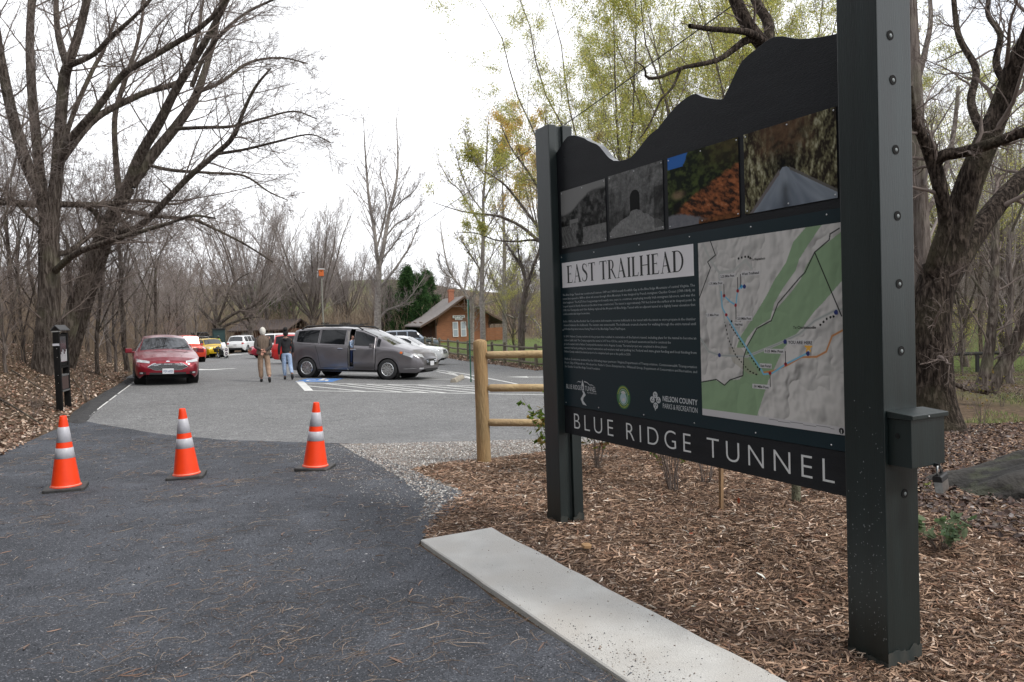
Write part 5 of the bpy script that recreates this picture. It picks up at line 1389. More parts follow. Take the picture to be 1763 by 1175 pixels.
    def xe(s, y, z, rear=False):
        """nose (or tail) position at height z and half width y"""
        rng = np.linspace(0, 1.2, 90)
        for q in rng:
            x = s.L - q if rear else q
            S = np.array(s.section(x))
            if S[:, 2].max() < z: continue
            if z >= S[0, 2] - .12:
                if z <= S[9, 2]:
                    i = np.argsort(S[:10, 2], kind='stable'); hwz = float(np.interp(z, S[:10, 2][i], S[:10, 1][i]))
                else:
                    T_ = S[8:][::-1]; hwz = float(np.interp(z, S[8:, 2], S[8:, 1]))
                if hwz >= abs(y) - 1e-4: return x
        return 1.2 if not rear else s.L - 1.2
    def patch(s, y0, y1, zt_, zb_, m_, name, rear=False, off=0.008, n=14, nz=4, parent=None, mirror=False):
        """fascia piece following the nose: zt_/zb_ functions or numbers of y"""
        for sg in ((1, -1) if mirror else (1,)):
            g = Geo(); V = []
            for y in np.linspace(y0, y1, n):
                a = zt_(y) if callable(zt_) else zt_; b = zb_(y) if callable(zb_) else zb_
                for z in np.linspace(b, a, nz):
                    x = s.xe(y, z, rear); V.append((s.L / 2 - x + (off if not rear else -off), y * sg, z))
            fa = grid_faces(n, nz)
            if (sg < 0) != rear: fa = fa[:, ::-1]
            g.add(V, fa); o = g.build(name, m_, parent or s.root, smooth=True)
        return o
    def seam(s, pts, m_=None, wd=0.010, name='door_seam', side=(1, -1), off=0.003):
        """thin line on the flank through (xf, z) points"""
        for sd in side:
            P = []
            for (x0, z0), (x1, z1) in zip(pts[:-1], pts[1:]):
                m = max(2, int(math.hypot(x1 - x0, z1 - z0) / .05))
                for q in np.linspace(0, 1, m, endpoint=False): P.append((x0 + (x1 - x0) * q, z0 + (z1 - z0) * q))
            P.append(pts[-1]); P = np.array(P); T = np.gradient(P, axis=0); T /= np.linalg.norm(T, axis=1)[:, None] + 1e-9; Nn = np.stack([-T[:, 1], T[:, 0]], 1) * wd / 2
            V = []
            for p, q in zip(P, Nn):
                for e in (p + q, p - q): V.append((s.L / 2 - e[0], sd * (s.ys(e[0], e[1]) + off), e[1]))
            fa = grid_faces(len(P), 2); fa = fa[:, ::-1] if sd > 0 else fa
            Geo().add(V, fa).build(name, m_ or m_gap, s.root)
    def handle(s, xf, z, m_=None, side=(1, -1)):
        for sd in side:
            y = s.ys(xf, z) * sd; g = Geo(); g.box(s.L / 2 - xf - .10, s.L / 2 - xf + .10, min(y, y + sd * .03), max(y, y + sd * .03), z - .015, z + .015)
            bevel(g.build('door_handle', m_ or s.col, s.root), .008)
    def mirror(s, xf, z, m_=None, sc=1.0):
        for sd in (1, -1):
            y = s.ys(xf, z) * sd; g = Geo(); X0 = s.L / 2 - xf
            g.box(X0 - .05 * sc, X0 + .06 * sc, min(y + sd * .06, y + sd * .27 * sc), max(y + sd * .06, y + sd * .27 * sc), z - .02, z + .13 * sc)
            g.box(X0 - .02, X0 + .04, min(y - sd * .03, y + sd * .08), max(y - sd * .03, y + sd * .08), z - .02, z + .03)
            o = bevel(g.build('side_mirror', m_ or s.col, s.root), .03, 3)
    def finish(s, x, y, yaw, z=None, tiltx=0, tilty=0):
        s.root.location = (x, y, float(zbase(x, y)) + 0.012 if z is None else z); s.root.rotation_euler = (tiltx, tilty, yaw)
        return s.root
def slope(x, y, yaw):
    """tilt that seats a vehicle on the sloping ground"""
    e = 1.0; c, s_ = math.cos(yaw), math.sin(yaw)
    zf = float(zbase(x + c * e, y + s_ * e)); zb_ = float(zbase(x - c * e, y - s_ * e)); zl = float(zbase(x - s_ * e, y + c * e)); zr = float(zbase(x + s_ * e, y - c * e))
    return math.atan2(zl - zr, 2 * e), -math.atan2(zf - zb_, 2 * e)

# ---------------------------------------------------------------- red sedan facing the camera
m_red = paint('deep_red', (0.22, 0.006, 0.018))
car = Car('red_sedan', 'dark red sedan parked nose towards us at the left edge of the lot', 'car', 4.87, 1.85,
          top=[(0, .62), (.06, .72), (.35, .83), (.8, .92), (1.25, .985), (1.38, 1.02), (2.15, 1.40), (2.5, 1.465), (3.0, 1.475), (3.5, 1.42), (4.25, 1.13), (4.7, 1.10), (4.82, 1.0), (4.87, .8)],
          belt=[(0, .54), (.1, .63), (.4, .74), (1.2, .90), (1.5, .93), (3.4, .98), (4.3, 1.0), (4.87, .78)],
          plan=[(0, .70), (.04, .78), (.12, .87), (.3, .94), (.8, 1.0), (4.0, 1.0), (4.6, .93), (4.8, .84), (4.87, .76)],
          glass=dict(side=[(1.72, 2.55), (2.66, 3.45)], ws=(1.42, 2.16), rw=(3.5, 4.22)), wheels=(0.93, 3.78), r=0.335, colour=m_red, roofw=0.67, sill=.20)
# grille: wide six sided, chrome framed
gt_ = lambda y: .655 - .02 * abs(y) / .5 - (0.10 * max(0, abs(y) - .40) / .16)
gb_ = lambda y: .455 + (.10 * max(0, abs(y) - .36) / .20)
car.patch(-.56, .56, lambda y: gt_(y) + .014, lambda y: gb_(y) - .014, m_chrome, 'grille_frame', off=.010, n=25)
go_ = car.patch(-.54, .54, gt_, gb_, m_dark, 'grille', off=.013, n=25)
for k in range(6):
    zc = .475 + k * .030; hw_ = .50 - .010 * abs(k - 2.5) * 3
    car.patch(-hw_ if k not in (0,) else -.38, hw_ if k != 0 else .38, zc + .005, zc - .005, m_chrome, 'grille_bar', off=.020, n=15, nz=2, parent=go_)
car.patch(-.50, .50, lambda y: .375, lambda y: .305 + .03 * abs(y), m_dark, 'lower_intake', off=.008, n=15)
car.patch(.50, .86, lambda y: .715 + .16 * (y - .50), lambda y: .655 + .10 * (y - .50), m_lamp, 'headlight', off=.016, n=14, mirror=True)
car.patch(.60, .84, lambda y: .40, lambda y: .325, m_dark, 'fog_lamp_recess', off=.010, n=8, mirror=True)
car.patch(.68, .76, lambda y: .385, lambda y: .34, m_lamp, 'fog_lamp', off=.020, n=6, mirror=True)
car.patch(-.5, .5, .712, .702, m_chrome, 'hood_edge', off=.004, n=12, nz=2) if False else None
X0 = car.L / 2 - car.xe(0, .42) + .03
pg = Geo(); pg.box(X0 - .012, X0 + .006, -.155 + .0, .155 + .0, .335, .490); pl8 = bevel(pg.build('licence_plate', m_plate2, car.root), .006)
v, f = text_mesh('VEX-6020', .1, res=2, bold=.001)
v = np.stack([np.full(len(v), X0 + .0075), (v[:, 0] / v[:, 0].max() - .5) * .27, .375 + v[:, 1] / v[:, 1].max() * .075], 1)
Geo().add(v, f).build('plate_lettering', mat('plate_blue', (0.02, 0.04, 0.16), rough=.5), pl8)
g = Geo(); g.lathe([(.0001, .004), (.055, 0.0)], 18, R3(0, PI / 2 - .25, 0, (car.L / 2 - car.xe(0, .695) + .006, 0, .700)) @ Matrix.Diagonal((.5, 1, 1, 1))); g.build('badge', m_chrome, car.root)
car.mirror(1.72, .93, sc=.95)
for p in ([(1.62, .88), (1.55, .5), (1.62, .30)], [(2.60, .95), (2.62, .6), (2.60, .28)], [(3.5, .97), (3.35, .6), (3.15, .28)]): car.seam(p)
car.handle(2.42, .83); car.handle(3.30, .85)
car.patch(-.3, .3, .99, .984, m_dark, 'x') if False else None
# wipers, rear view mirror, dashboard
g = Geo()
for yy in (-.45, .2): g.tube([(car.L / 2 - 1.46, yy, car.zs(1.46, yy) + .012), (car.L / 2 - 1.62, yy + .5, car.zs(1.62, yy + .5) + .015)], .007, 6)
g.build('wipers', m_dark, car.root)
for sg in (-1, 1):
    for p in ([(0.20, .34), (0.5, .40), (1.0, .52), (1.34, .62)],):
        V = []
        for xq, yq in p:
            for e in (-.004, .004): V.append((car.L / 2 - xq, sg * (yq + e), car.zs(xq, yq + e) + .002))
        Geo().add(V, grid_faces(len(p), 2) if sg < 0 else grid_faces(len(p), 2)[:, ::-1]).build('hood_crease', m_gap, car.root)
cx_, cy_ = at(283, 657)
sx0, sy0 = -10.72, 23.8
vd = math.atan2(-9.9, -22)  # direction to camera handled below
yaw = math.atan2(-sy0, -sx0) + math.radians(2.5)
# nose sits at the pixel row of the photo
px_, py_ = sx0 - math.cos(yaw) * 1.6, sy0 - math.sin(yaw) * 1.6
tx_, ty_ = slope(px_, py_, yaw); car.finish(px_, py_, yaw, tiltx=tx_, tilty=ty_)

# ---------------------------------------------------------------- grey minivan, side on
m_grey = paint('warm_grey', (0.165, 0.155, 0.165), rough=.30, metal=.55)
van = Car('minivan', 'dark grey minivan side on with its front door ajar in the accessible bay', 'minivan', 5.02, 1.98,
          top=[(0, .62), (.04, .78), (.15, .92), (.40, 1.04), (.75, 1.13), (1.02, 1.19), (1.6, 1.48), (2.15, 1.70), (2.5, 1.755), (3.2, 1.785), (4.2, 1.765), (4.75, 1.71), (4.86, 1.66), (4.95, 1.15), (5.02, .85)],
          belt=[(0, .54), (.08, .74), (.4, .93), (1.0, 1.05), (1.5, 1.08), (2.3, 1.115), (3.3, 1.15), (4.5, 1.20), (4.84, 1.24), (5.02, .8)],
          plan=[(0, .66), (.04, .75), (.12, .84), (.35, .94), (.8, 1.0), (4.4, 1.0), (4.8, .95), (4.93, .9), (5.02, .83)],
          glass=dict(side=[(1.50, 1.62), (1.72, 2.40), (2.82, 3.76), (3.84, 4.68)], ws=(1.06, 2.14), rw=(4.84, 4.96)), wheels=(1.20, 4.25), r=.345, colour=m_grey, roofw=.74, sill=.24,
          door=(1.66, 2.66, -1, 1.66, 2.41), detail=2)
V_ = van
# door swung out a little about its front edge
hx = V_.L / 2 - 1.66; hy = -V_.ys(1.66, .9)
ang = math.radians(-8)
Md = Matrix.Translation((hx, hy, 0)) @ Matrix.Rotation(-ang, 4, 'Z') @ Matrix.Translation((-hx, -hy, 0))
V_.door.matrix_local = Md
md = V_.door.modifiers.new('s', 'SOLIDIFY'); md.thickness = .05; md.offset = -1
# rear part of the door shut line: the opening is longer than the door
for p in ([(1.64, 1.03), (1.64, .6), (1.68, .30)],): V_.seam(p, wd=.02)
V_.seam([(2.66, 1.64), (2.66, 1.2), (2.66, .6), (2.66, .30)], wd=.02, side=(-1,)); V_.seam([(3.80, 1.64), (3.80, 1.18)], wd=.012)
V_.seam([(2.66, 1.12), (3.3, 1.125), (4.1, 1.15), (4.6, 1.17)], wd=.010, m_=m_gap); V_.seam([(3.92, 1.14), (3.80, .80), (3.72, .36), (2.7, .36)], wd=.010)
V_.seam([(4.88, 1.2), (4.86, .75), (4.9, .4)], wd=.012)
V_.seam([(1.9, .40), (3.7, .40)], wd=.03, m_=m_grey, off=.012, name='side_sill')
V_.handle(2.95, 1.03, m_=m_chrome, side=(-1, 1))
yq = -V_.ys(2.42, 1.0); g = Geo(); g.box(V_.L / 2 - 2.52, V_.L / 2 - 2.32, yq - .03, yq, .99, 1.02); bevel(g.build('door_handle', m_chrome, V_.door), .008)
V_.mirror(1.72, 1.08, sc=.95)
V_.patch(.55, .86, lambda y: .90 - .12 * (.86 - y), lambda y: .74 + .20 * (y - .55), m_lamp, 'headlight', off=.012, n=12, mirror=True)
V_.seam([(.30, .80), (.62, .90)], m_=m_lamp, wd=.11, off=.008, name='headlight_side'); V_.seam([(.66, .905), (.74, .925)], m_=m_amber, wd=.07, off=.010, name='turn_lamp')
V_.patch(-.42, .42, .70, .50, m_dark, 'grille', off=.010, n=14)
for zc in (.545, .60, .655): V_.patch(-.44, .44, zc + .010, zc - .010, m_chrome, 'grille_bar', off=.02, n=10, nz=2)
V_.patch(-.55, .55, .38, .30, m_dark, 'lower_intake', off=.01, n=14); V_.patch(.66, .80, .42, .36, m_lamp, 'fog_lamp', off=.014, n=6, mirror=True)
V_.seam([(.20, .40), (.62, .37)], m_=m_chrome, wd=.02, off=.012, name='bumper_trim')
X0 = V_.L / 2 - V_.xe(0, .5) + .03; pg = Geo(); pg.box(X0 - .012, X0 + .006, -.155, .155, .47, .62); bevel(pg.build('licence_plate', m_plate2, V_.root), .006)
V_.seam([(4.78, 1.14), (4.93, 1.13)], m_=m_tail, wd=.11, off=.010, name='tail_light')
# roof rails, cross bars and bike clamps
for sd in (-1, 1):
    y = sd * .66; pts = [(V_.L / 2 - x, y, V_.zs(min(max(x, 2.3), 4.7), .66) + dz) for x, dz in ((2.25, .0), (2.45, .085), (3.4, .10), (4.4, .085), (4.62, .0))]
    Geo().tube(pts, .024, 8).build('roof_rail', m_dark, V_.root, smooth=True)
    for x in (2.9, 3.72):
        g = Geo(); zz = V_.zs(x, .66) + .155
        for k in range(4):
            q = V_.L / 2 - x + .24 * (k / 3 - .5) * 1.1
            g.tube([(q, y, zz - .03), (q + .025 * (-1) ** k, y, zz + .055), (q + .06, y, zz + .035)], .008, 6)
        g.tube([(V_.L / 2 - x - .16, y, zz), (V_.L / 2 - x + .17, y, zz + .01)], .011, 6)
        g.build('rack_clamp', m_dark, V_.root)
for x in (2.9, 3.72): Geo().tube([(V_.L / 2 - x, -.70, V_.zs(x, .66) + .13), (V_.L / 2 - x, .70, V_.zs(x, .66) + .13)], .013, 8).build('cross_bar', m_dark, V_.root)
# cabin interior seen through the open door
g = Geo(); g.box(V_.L / 2 - 4.6, V_.L / 2 - 1.4, -.80, .80, .40, .46); g.build('cabin_floor', m_dark, V_.root)
g = Geo(); g.box(V_.L / 2 - 2.60, V_.L / 2 - 2.08, -.70, -.22, .50, .72); g.box(V_.L / 2 - 2.74, V_.L / 2 - 2.60, -.70, -.22, .55, 1.35); bevel(g.build('front_seat', m_seat, V_.root), .05, 3)
g = Geo(); g.box(V_.L / 2 - 2.69, V_.L / 2 - 2.655, -.95, -.86, .30, 1.62); g.build('door_pillar', mat('pillar_trim', (0.30, 0.29, 0.28), rough=.6), V_.root)
yaw = math.radians(-16)
vx, vy = -5.22, 27.1
tx_, ty_ = slope(vx, vy, yaw); V_.finish(vx, vy, yaw, tiltx=tx_, tilty=ty_)

# ---------------------------------------------------------------- smaller vehicles further back
def suvshape(name, label, L, W, H, col, hoodz=.98, cowl=1.15, wst=1.85, rend=None, belt=1.02, group=None, roofw=.72, boxy=0.0, glass=True, grpcat='car', r=.35):
    rr = rend or L - .35
    c = Car(name, label, grpcat, L, W,
            top=[(0, hoodz - .30), (.06, hoodz - .12), (.25, hoodz - .04), (cowl - .05, hoodz + .04), (cowl + .02, hoodz + .08), (wst, H - .06), (wst + .4, H), (rr - .4, H - .01), (rr - .02, H - .07), (L - .10, belt + .05), (L, belt - .2)],
            belt=[(0, hoodz - .36), (.1, hoodz - .2), (cowl, belt - .06), (L - .4, belt), (L - .05, belt - .02), (L, belt - .22)],
            plan=[(0, .80), (.05, .87), (.2, .95), (.6, 1), (L - .5, 1), (L - .15, .95), (L, .87)],
            glass=dict(side=[(wst - .25, wst + .72), (wst + .82, wst + 1.62)] + ([(wst + 1.70, rr - .08)] if rr - wst > 2.0 else []), ws=(cowl + .05, wst - .02), rw=(rr + .0, L - .12)), wheels=(.85, L - .88), r=r, colour=col, roofw=roofw, sill=.24, detail=0)
    c.patch(.60, .84, hoodz - .12, hoodz - .26, m_lamp, 'headlight', off=.012, n=6, mirror=True); c.patch(-.45, .45, hoodz - .16, hoodz - .36, m_dark, 'grille', off=.010, n=8)
    c.patch(.62, .86, belt - .06, belt - .22, m_tail, 'tail_light', rear=True, off=.012, n=6, mirror=True)
    X1 = -L / 2 - .008; g = Geo(); g.box(X1 - .01, X1 + .01, -.16, .16, belt - .30, belt - .18); g.build('licence_plate', m_plate2, c.root)
    c.patch(-.7, .7, .50, .34, m_dark, 'rear_bumper', rear=True, off=.015, n=8)
    for p in ([(wst + .77, belt - .03), (wst + .77, .32)], [(cowl + .3, belt - .08), (cowl + .3, .32)]): c.seam(p, wd=.014)
    c.mirror(cowl + .42, belt - .02, sc=.8)
    return c
def setcar(c, px, dep, yaw):
    x, y = atd(px, dep); tx_, ty_ = slope(x, y, yaw); c.finish(x, y, yaw, tiltx=tx_, tilty=ty_)
    return x, y
def face(px, deg=0):  # yaw pointing towards the camera from that column, plus deg
    x, y = atd(px, 50); return math.atan2(-y, -x) + math.radians(deg)
c = suvshape('compact_car', 'boxy yellow hatchback parked nose out on the grass verge', 4.1, 1.8, 1.61, paint('yellow', (0.62, 0.40, 0.01)), hoodz=1.02, cowl=.95, wst=1.45, rend=3.95, belt=1.05, roofw=.78)
setcar(c, 358, 65, face(358, 20))
c = suvshape('off_roader', 'orange red open jeep style off-roader behind the dark red sedan', 4.2, 1.85, 1.84, paint('orange_red', (0.60, 0.045, 0.015)), hoodz=1.12, cowl=1.35, wst=1.62, rend=4.1, belt=1.15, roofw=.86)
setcar(c, 316, 52, face(316, 14))
c = suvshape('white_suv', 'white sport utility car parked tail towards us near the brown building', 4.7, 1.86, 1.68, paint('white', (0.70, 0.71, 0.72), metal=0), belt=1.05)
setcar(c, 420, 76, face(420, 180 - 22))
c = suvshape('red_suv', 'bright red sport utility car with silver bumper mostly hidden behind the dark clothed walker', 5.0, 1.95, 1.62, paint('bright_red', (0.50, 0.012, 0.012), metal=0), hoodz=1.05, cowl=1.4, wst=2.05, rend=4.85, belt=1.05)
g = Geo(); g.box(-2.72, -2.46, -.92, .92, .42, .66); bevel(g.build('step_bumper', m_chrome, c.root), .03)
setcar(c, 551, 42, math.radians(4))
c = suvshape('small_car', 'small pink red car seen between the two walkers', 4.0, 1.75, 1.5, paint('rose_red', (0.50, 0.03, 0.06)), belt=.95)
setcar(c, 474, 60, math.radians(-150))
c = suvshape('silver_car', 'pale silver car parked behind the small pink red car', 4.5, 1.8, 1.55, paint('silver', (0.45, 0.47, 0.50), metal=.6), belt=.98)
setcar(c, 470, 72, face(470, 200))
c = suvshape('white_van', 'white roofed car just showing above the red pickup', 4.8, 1.9, 1.85, paint('cream', (0.66, 0.66, 0.66), metal=0), belt=1.1)
setcar(c, 500, 58, math.radians(12))
c = suvshape('white_car', 'white car whose nose shows beyond the minivan hood', 4.7, 1.85, 1.5, paint('bright_white', (0.74, 0.75, 0.76), metal=0), hoodz=.95, belt=.98)
setcar(c, 688, 40, math.radians(-8))
c = suvshape('blue_grey_suv', 'blue grey sport utility car parked beside the depot lawn', 4.8, 1.9, 1.72, paint('blue_grey', (0.16, 0.19, 0.23), metal=.5), belt=1.05)
setcar(c, 704, 66, math.radians(12))
c = suvshape('dark_suv', 'black car with raised tailgate behind the yellow hatchback', 4.8, 1.9, 1.75, paint('black', (0.02, 0.02, 0.022)), belt=1.05)
g = Geo(); g.prism([(-2.15, 1.70), (-2.2, 1.78), (-3.0, 2.12), (-3.05, 2.06)], -.75, .75); g.build('tailgate', paint('black', (0, 0, 0)), c.root)
setcar(c, 352, 76, face(352, 170))
# motorcycle leaning beside the yellow car
mc = empty('motorcycle', label='black and white motorcycle standing beside the yellow hatchback', cat='motorcycle')
for x in (-.72, .72):
    w_ = bpy.data.objects.new('wheel', None); COL.objects.link(w_); w_.parent = mc; w_.location = (x, 0, .31)
    g = Geo(); g.lathe([(.24, -.05), (.30, -.055), (.32, 0), (.30, .055), (.24, .05)], 26, R3(PI / 2, 0, 0)); g.build('tyre', m_tyre, w_, smooth=True)
    g = Geo(); g.lathe([(.245, -.03), (.235, 0), (.245, .03)], 26, R3(PI / 2, 0, 0))
    for k in range(9): a = 2 * PI * k / 9; g.tube([(0, 0, 0), (.24 * math.cos(a), 0, .24 * math.sin(a))], .007, 5)
    g.build('rim', m_rim, w_)
g = Geo(); g.tube([(.72, -.09, .31), (.50, -.09, .78), (.44, -.09, .98)], .022, 8); g.tube([(.72, .09, .31), (.50, .09, .78), (.44, .09, .98)], .022, 8); g.build('fork', m_chrome, mc)
Geo().tube([(.46, 0, .98), (.40, .30, 1.04), (.28, .38, 1.00)], .014, 6).tube([(.46, 0, .98), (.40, -.30, 1.04), (.28, -.38, 1.00)], .014, 6).build('handlebar', m_dark, mc)
g = Geo(); g.lathe([(.001, -.28), (.12, -.22), (.17, 0), (.14, .2), (.001, .28)], 16, R3(0, PI / 2, 0, (.18, 0, .82)) @ Matrix.Diagonal((1, .9, 1, 1))); g.build('fuel_tank', paint('white', (0, 0, 0)), mc, smooth=True)
g = Geo(); g.prism([(-.05, .78), (-.10, .72), (-.62, .74), (-.80, .90), (-.74, .94), (-.45, .82)], -.14, .14); bevel(g.build('saddle', m_dark, mc), .03)
g = Geo(); g.box(-.22, .28, -.16, .16, .28, .64); bevel(g.build('engine', m_bolt, mc), .05)
g = Geo(); g.prism([(.50, .72), (.66, .80), (.62, 1.02), (.42, 1.28), (.40, 1.25), (.48, .98)], -.17, .17); bevel(g.build('fairing', paint('white', (0, 0, 0)), mc), .03)
Geo().tube([(-.1, .17, .34), (-.5, .19, .36), (-.9, .19, .46)], .045, 8).build('exhaust', m_chrome, mc)
Geo().tube([(-.72, 0, .31), (-.2, 0, .5), (.42, 0, .95)], .03, 6).build('frame', m_dark, mc)
for sd in (-1, 1): bevel(Geo().box(-.9, -.45, sd * .2 - .09, sd * .2 + .09, .52, .82).build('pannier', m_dark, mc), .03)
x, y = atd(381, 62); mc.location = (x, y, float(zbase(x, y)) + .01); mc.rotation_euler = (math.radians(6), 0, face(381, 22))

# ================================================================== PEOPLE
m_skin = mat('skin_light', (0.52, 0.27, 0.20), rough=.55)
m_skin2 = mat('skin_brown', (0.24, 0.12, 0.08), rough=.55)
def skinmesh(name, verts, edges, rad, m_, parent, sub=2, root=0):
    me = bpy.data.meshes.new(name); me.from_pydata([tuple(v) for v in verts], edges, []); me.update()
    o = bpy.data.objects.new(name, me); COL.objects.link(o)
    md = o.modifiers.new('skin', 'SKIN'); md.use_smooth_shade = True
    for i, r in enumerate(rad):
        sv = me.skin_vertices[0].data[i]; sv.radius = (r if isinstance(r, tuple) else (r, r)); sv.use_root = (i == root)
    o.modifiers.new('sub', 'SUBSURF').levels = sub
    o.modifiers['sub'].render_levels = sub
    dg = bpy.context.evaluated_depsgraph_get(); dg.update()
    me2 = bpy.data.meshes.new_from_object(o.evaluated_get(dg)); bpy.data.objects.remove(o)
    me2.name = name
    n = len(me2.polygons); me2.polygons.foreach_set('use_smooth', np.ones(n, bool)); me2.materials.clear(); me2.materials.append(m_)
    o = bpy.data.objects.new(name, me2); COL.objects.link(o); o.parent = parent
    return o
def chain(*parts):
    """parts: list of (points, radii, attach index or None) -> verts, edges, radii"""
    V = []; E = []; R = []
    for pts, rad, att in parts:
        b = len(V)
        for i, (p, r) in enumerate(zip(pts, rad)):
            V.append(p); R.append(r)
            if i: E.append((b + i - 1, b + i))
        if att is not None: E.append((att, b))
    return V, E, R
def hand(wrist, d, n, s):
    """finger chains for a hand: wrist point, direction d, palm normal n, side s; returns palm + fingers parts"""
    w_ = np.array(wrist, float); d = np.array(d, float); d /= np.linalg.norm(d); n = np.array(n, float); n -= d * (n @ d); n /= np.linalg.norm(n); t = np.cross(d, n)
    out = []
    for k, (o_, ln) in enumerate(((-.030, .068), (-.010, .078), (.010, .074), (.029, .058))):
        p0 = w_ + d * .085 + t * o_; p1 = p0 + d * ln * .5 + n * .008; p2 = p1 + d * ln * .42 + n * .022
        out.append(([p0, p1, p2], [.0095, .0085, .007]))
    p0 = w_ + d * .03 - t * .034 * s; p1 = p0 + d * .035 - t * .022 * s + n * .01; p2 = p1 + d * .03 - t * .004 * s + n * .01
    out.append(([p0, p1, p2], [.011, .010, .008]))
    return out
def walker(name_label, H, loc, yaw, arms, legs, cloth, skin, hair, cat='person', hood=False, vest=False, bun=False):
    """figure faces +x locally. arms: per side [shoulder, elbow, wrist, hand dir]; legs: per side [hip, knee, ankle, toe dir]"""
    root = empty('person', label=name_label, cat=cat)
    k = H / 1.75
    A = lambda p: np.array(p, float) * k
    # body: head, neck, torso, limbs, hands in one skin
    parts = [([A((0, 0, .96)), A((0, 0, 1.12)), A((.005, 0, 1.30)), A((0, 0, 1.42)), A((.005, 0, 1.49)), A((.015, 0, 1.545))], [(.11 * k, .145 * k), (.10 * k, .12 * k), (.11 * k, .15 * k), (.06 * k, .09 * k), .048 * k, .052 * k], None)]
    idx = {'pel': 0, 'chest': 2, 'sh': 3}
    n = 6
    for s, a in zip((1, -1), arms):
        pts = [A(q) for q in a[:3]]; parts.append((pts, [.055 * k, .043 * k, .027 * k], 3)); wi = n + 2; n += 3
        hd = np.array(a[3], float); hd /= np.linalg.norm(hd)
        pm = pts[2] + hd * .05; parts.append(([pm], [(.036 * k, .018 * k)], wi)); n += 1
    for s, a in zip((1, -1), legs):
        pts = [A(q) for q in a[:3]]; parts.append((pts, [.085 * k, .055 * k, .038 * k], 0)); n += 3
    V, E, R = chain(*parts)
    body = skinmesh('body', V, E, R, skin, root, sub=2)
    # head is shaped and joined into the body mesh
    bm = bmesh.new(); bm.from_mesh(body.data)
    g = bmesh.ops.create_icosphere(bm, subdivisions=4, radius=1)
    hc = A((.022, 0, 1.615))
    for v in g['verts']:
        x, y, z = v.co
        X_ = x * .098 * (1.0 - .10 * max(0, -z)); Y_ = y * .077 * (1 - .22 * max(0, -z)); Z_ = z * .118
        if x > .3: X_ += .006 * (z < 0) - .010 * max(0, z)
        r_ = math.hypot(y / .16, (z + .12) / .26); 
        if x > .6: X_ += .024 * math.exp(-r_ * r_ * 1.4)                     # nose
        for ey in (-.36, .36):
            if x > .5: X_ -= .010 * math.exp(-(((y - ey) / .16) ** 2 + ((z - .08) / .12) ** 2))   # eye sockets
        if x > .5: X_ -= .005 * math.exp(-((y / .3) ** 2 + ((z + .52) / .05) ** 2)); X_ += .004 * math.exp(-((y / .25) ** 2 + ((z + .44) / .05) ** 2))
        for ey in (-1, 1):
            X_ += 0; 
            dd = ((x + .05) / .16) ** 2 + ((z + .05) / .24) ** 2
            if y * ey > .8: Y_ += ey * .016 * math.exp(-dd * 1.2)              # ears
        v.co = Vector((hc[0] + X_ * k, hc[1] + Y_ * k, hc[2] + Z_ * k))
    for si, a in zip((1, -1), arms):
        wr = A(a[2]); hd = np.array(a[3], float); nn = np.array(a[4], float)
        for pts, rad in hand(wr, hd, nn, si):
            P = np.array([pts[0] - (pts[1] - pts[0]) * .5] + list(pts)); Rr = np.array([rad[0]] + rad) * k
            t = np.linspace(0, 3, 9); P2 = np.stack([np.interp(t, range(4), P[:, i]) for i in range(3)], 1); R2 = np.interp(t, range(4), Rr); R2[-1] *= .55; R2[0] *= .6
            vv, ff = tubes(P2[None], R2[None], 8); base = [bm.verts.new(q) for q in vv]
            for q in ff: bm.faces.new([base[i] for i in q])
            bm.faces.new(base[-8:]); bm.faces.new(base[:8][::-1])
    for f_ in bm.faces: f_.smooth = True
    bm.to_mesh(body.data); bm.free()
    # trousers
    P = [([A((0, 0, 1.03)), A((0, 0, .94))], [(.125 * k, .160 * k), (.125 * k, .165 * k)], None)]
    for a in legs:
        h, kn, an = [A(q) for q in a[:3]]
        P.append(([h, (h + kn) / 2, kn, (kn + an) / 2, an + (kn - an) * .10], [cloth['thigh'] * k, cloth['thigh'] * .88 * k, cloth['knee'] * k, cloth['calf'] * k, cloth['cuff'] * k], 1))
    V, E, R = chain(*P); skinmesh('trousers', V, E, R, cloth['trousers'], root, sub=2)
    # jacket / hoodie with sleeves
    P = [([A((0, 0, cloth['hem'])), A((0, 0, 1.10)), A((.0, 0, 1.28)), A((-.005, 0, 1.40)), A((0, 0, 1.455))], [(cloth['hemr'] * .82 * k, cloth['hemr'] * k), (.125 * k, .155 * k), (.135 * k, .185 * k), (.11 * k, .155 * k), (.062 * k, .070 * k)], None)]
    for a in arms:
        s_, e_, w_ = [A(q) for q in a[:3]]
        P.append(([s_, (s_ + e_) / 2, e_, (e_ + w_) / 2, w_ + (e_ - w_) * .04], [.074 * k, .064 * k, .056 * k, .048 * k, .040 * k], 3))
    V, E, R = chain(*P); skinmesh('jacket', V, E, R, cloth['jacket'], root, sub=2)
    if vest:
        g = Geo(); ZS = [.90, .96, 1.08, 1.2, 1.32, 1.41, 1.465, 1.50]; RX = [.178, .170, .158, .158, .158, .135, .085, .068]; RY = [.235, .222, .200, .205, .220, .195, .10, .075]
        kk = 32; a = np.linspace(0, 2 * PI, kk, endpoint=False)
        V3 = [np.stack([rx * np.cos(a) * np.abs(np.cos(a)) ** -.25 * .97 - .005, ry * np.sin(a) * np.abs(np.sin(a) + 1e-6) ** -.25 * .97, np.full(kk, z) + .006 * np.sin(a * 6 + z * 9)], 1) for z, rx, ry in zip(ZS, RX, RY)]
        V3 = np.array(V3) * k
        g.add(V3.reshape(-1, 3), grid_faces(len(ZS), kk, True))
        o = g.build('vest', vest, root, smooth=True); md_ = o.modifiers.new('s', 'SOLIDIFY'); md_.thickness = .012
        o.modifiers.new('u', 'SUBSURF').render_levels = 1
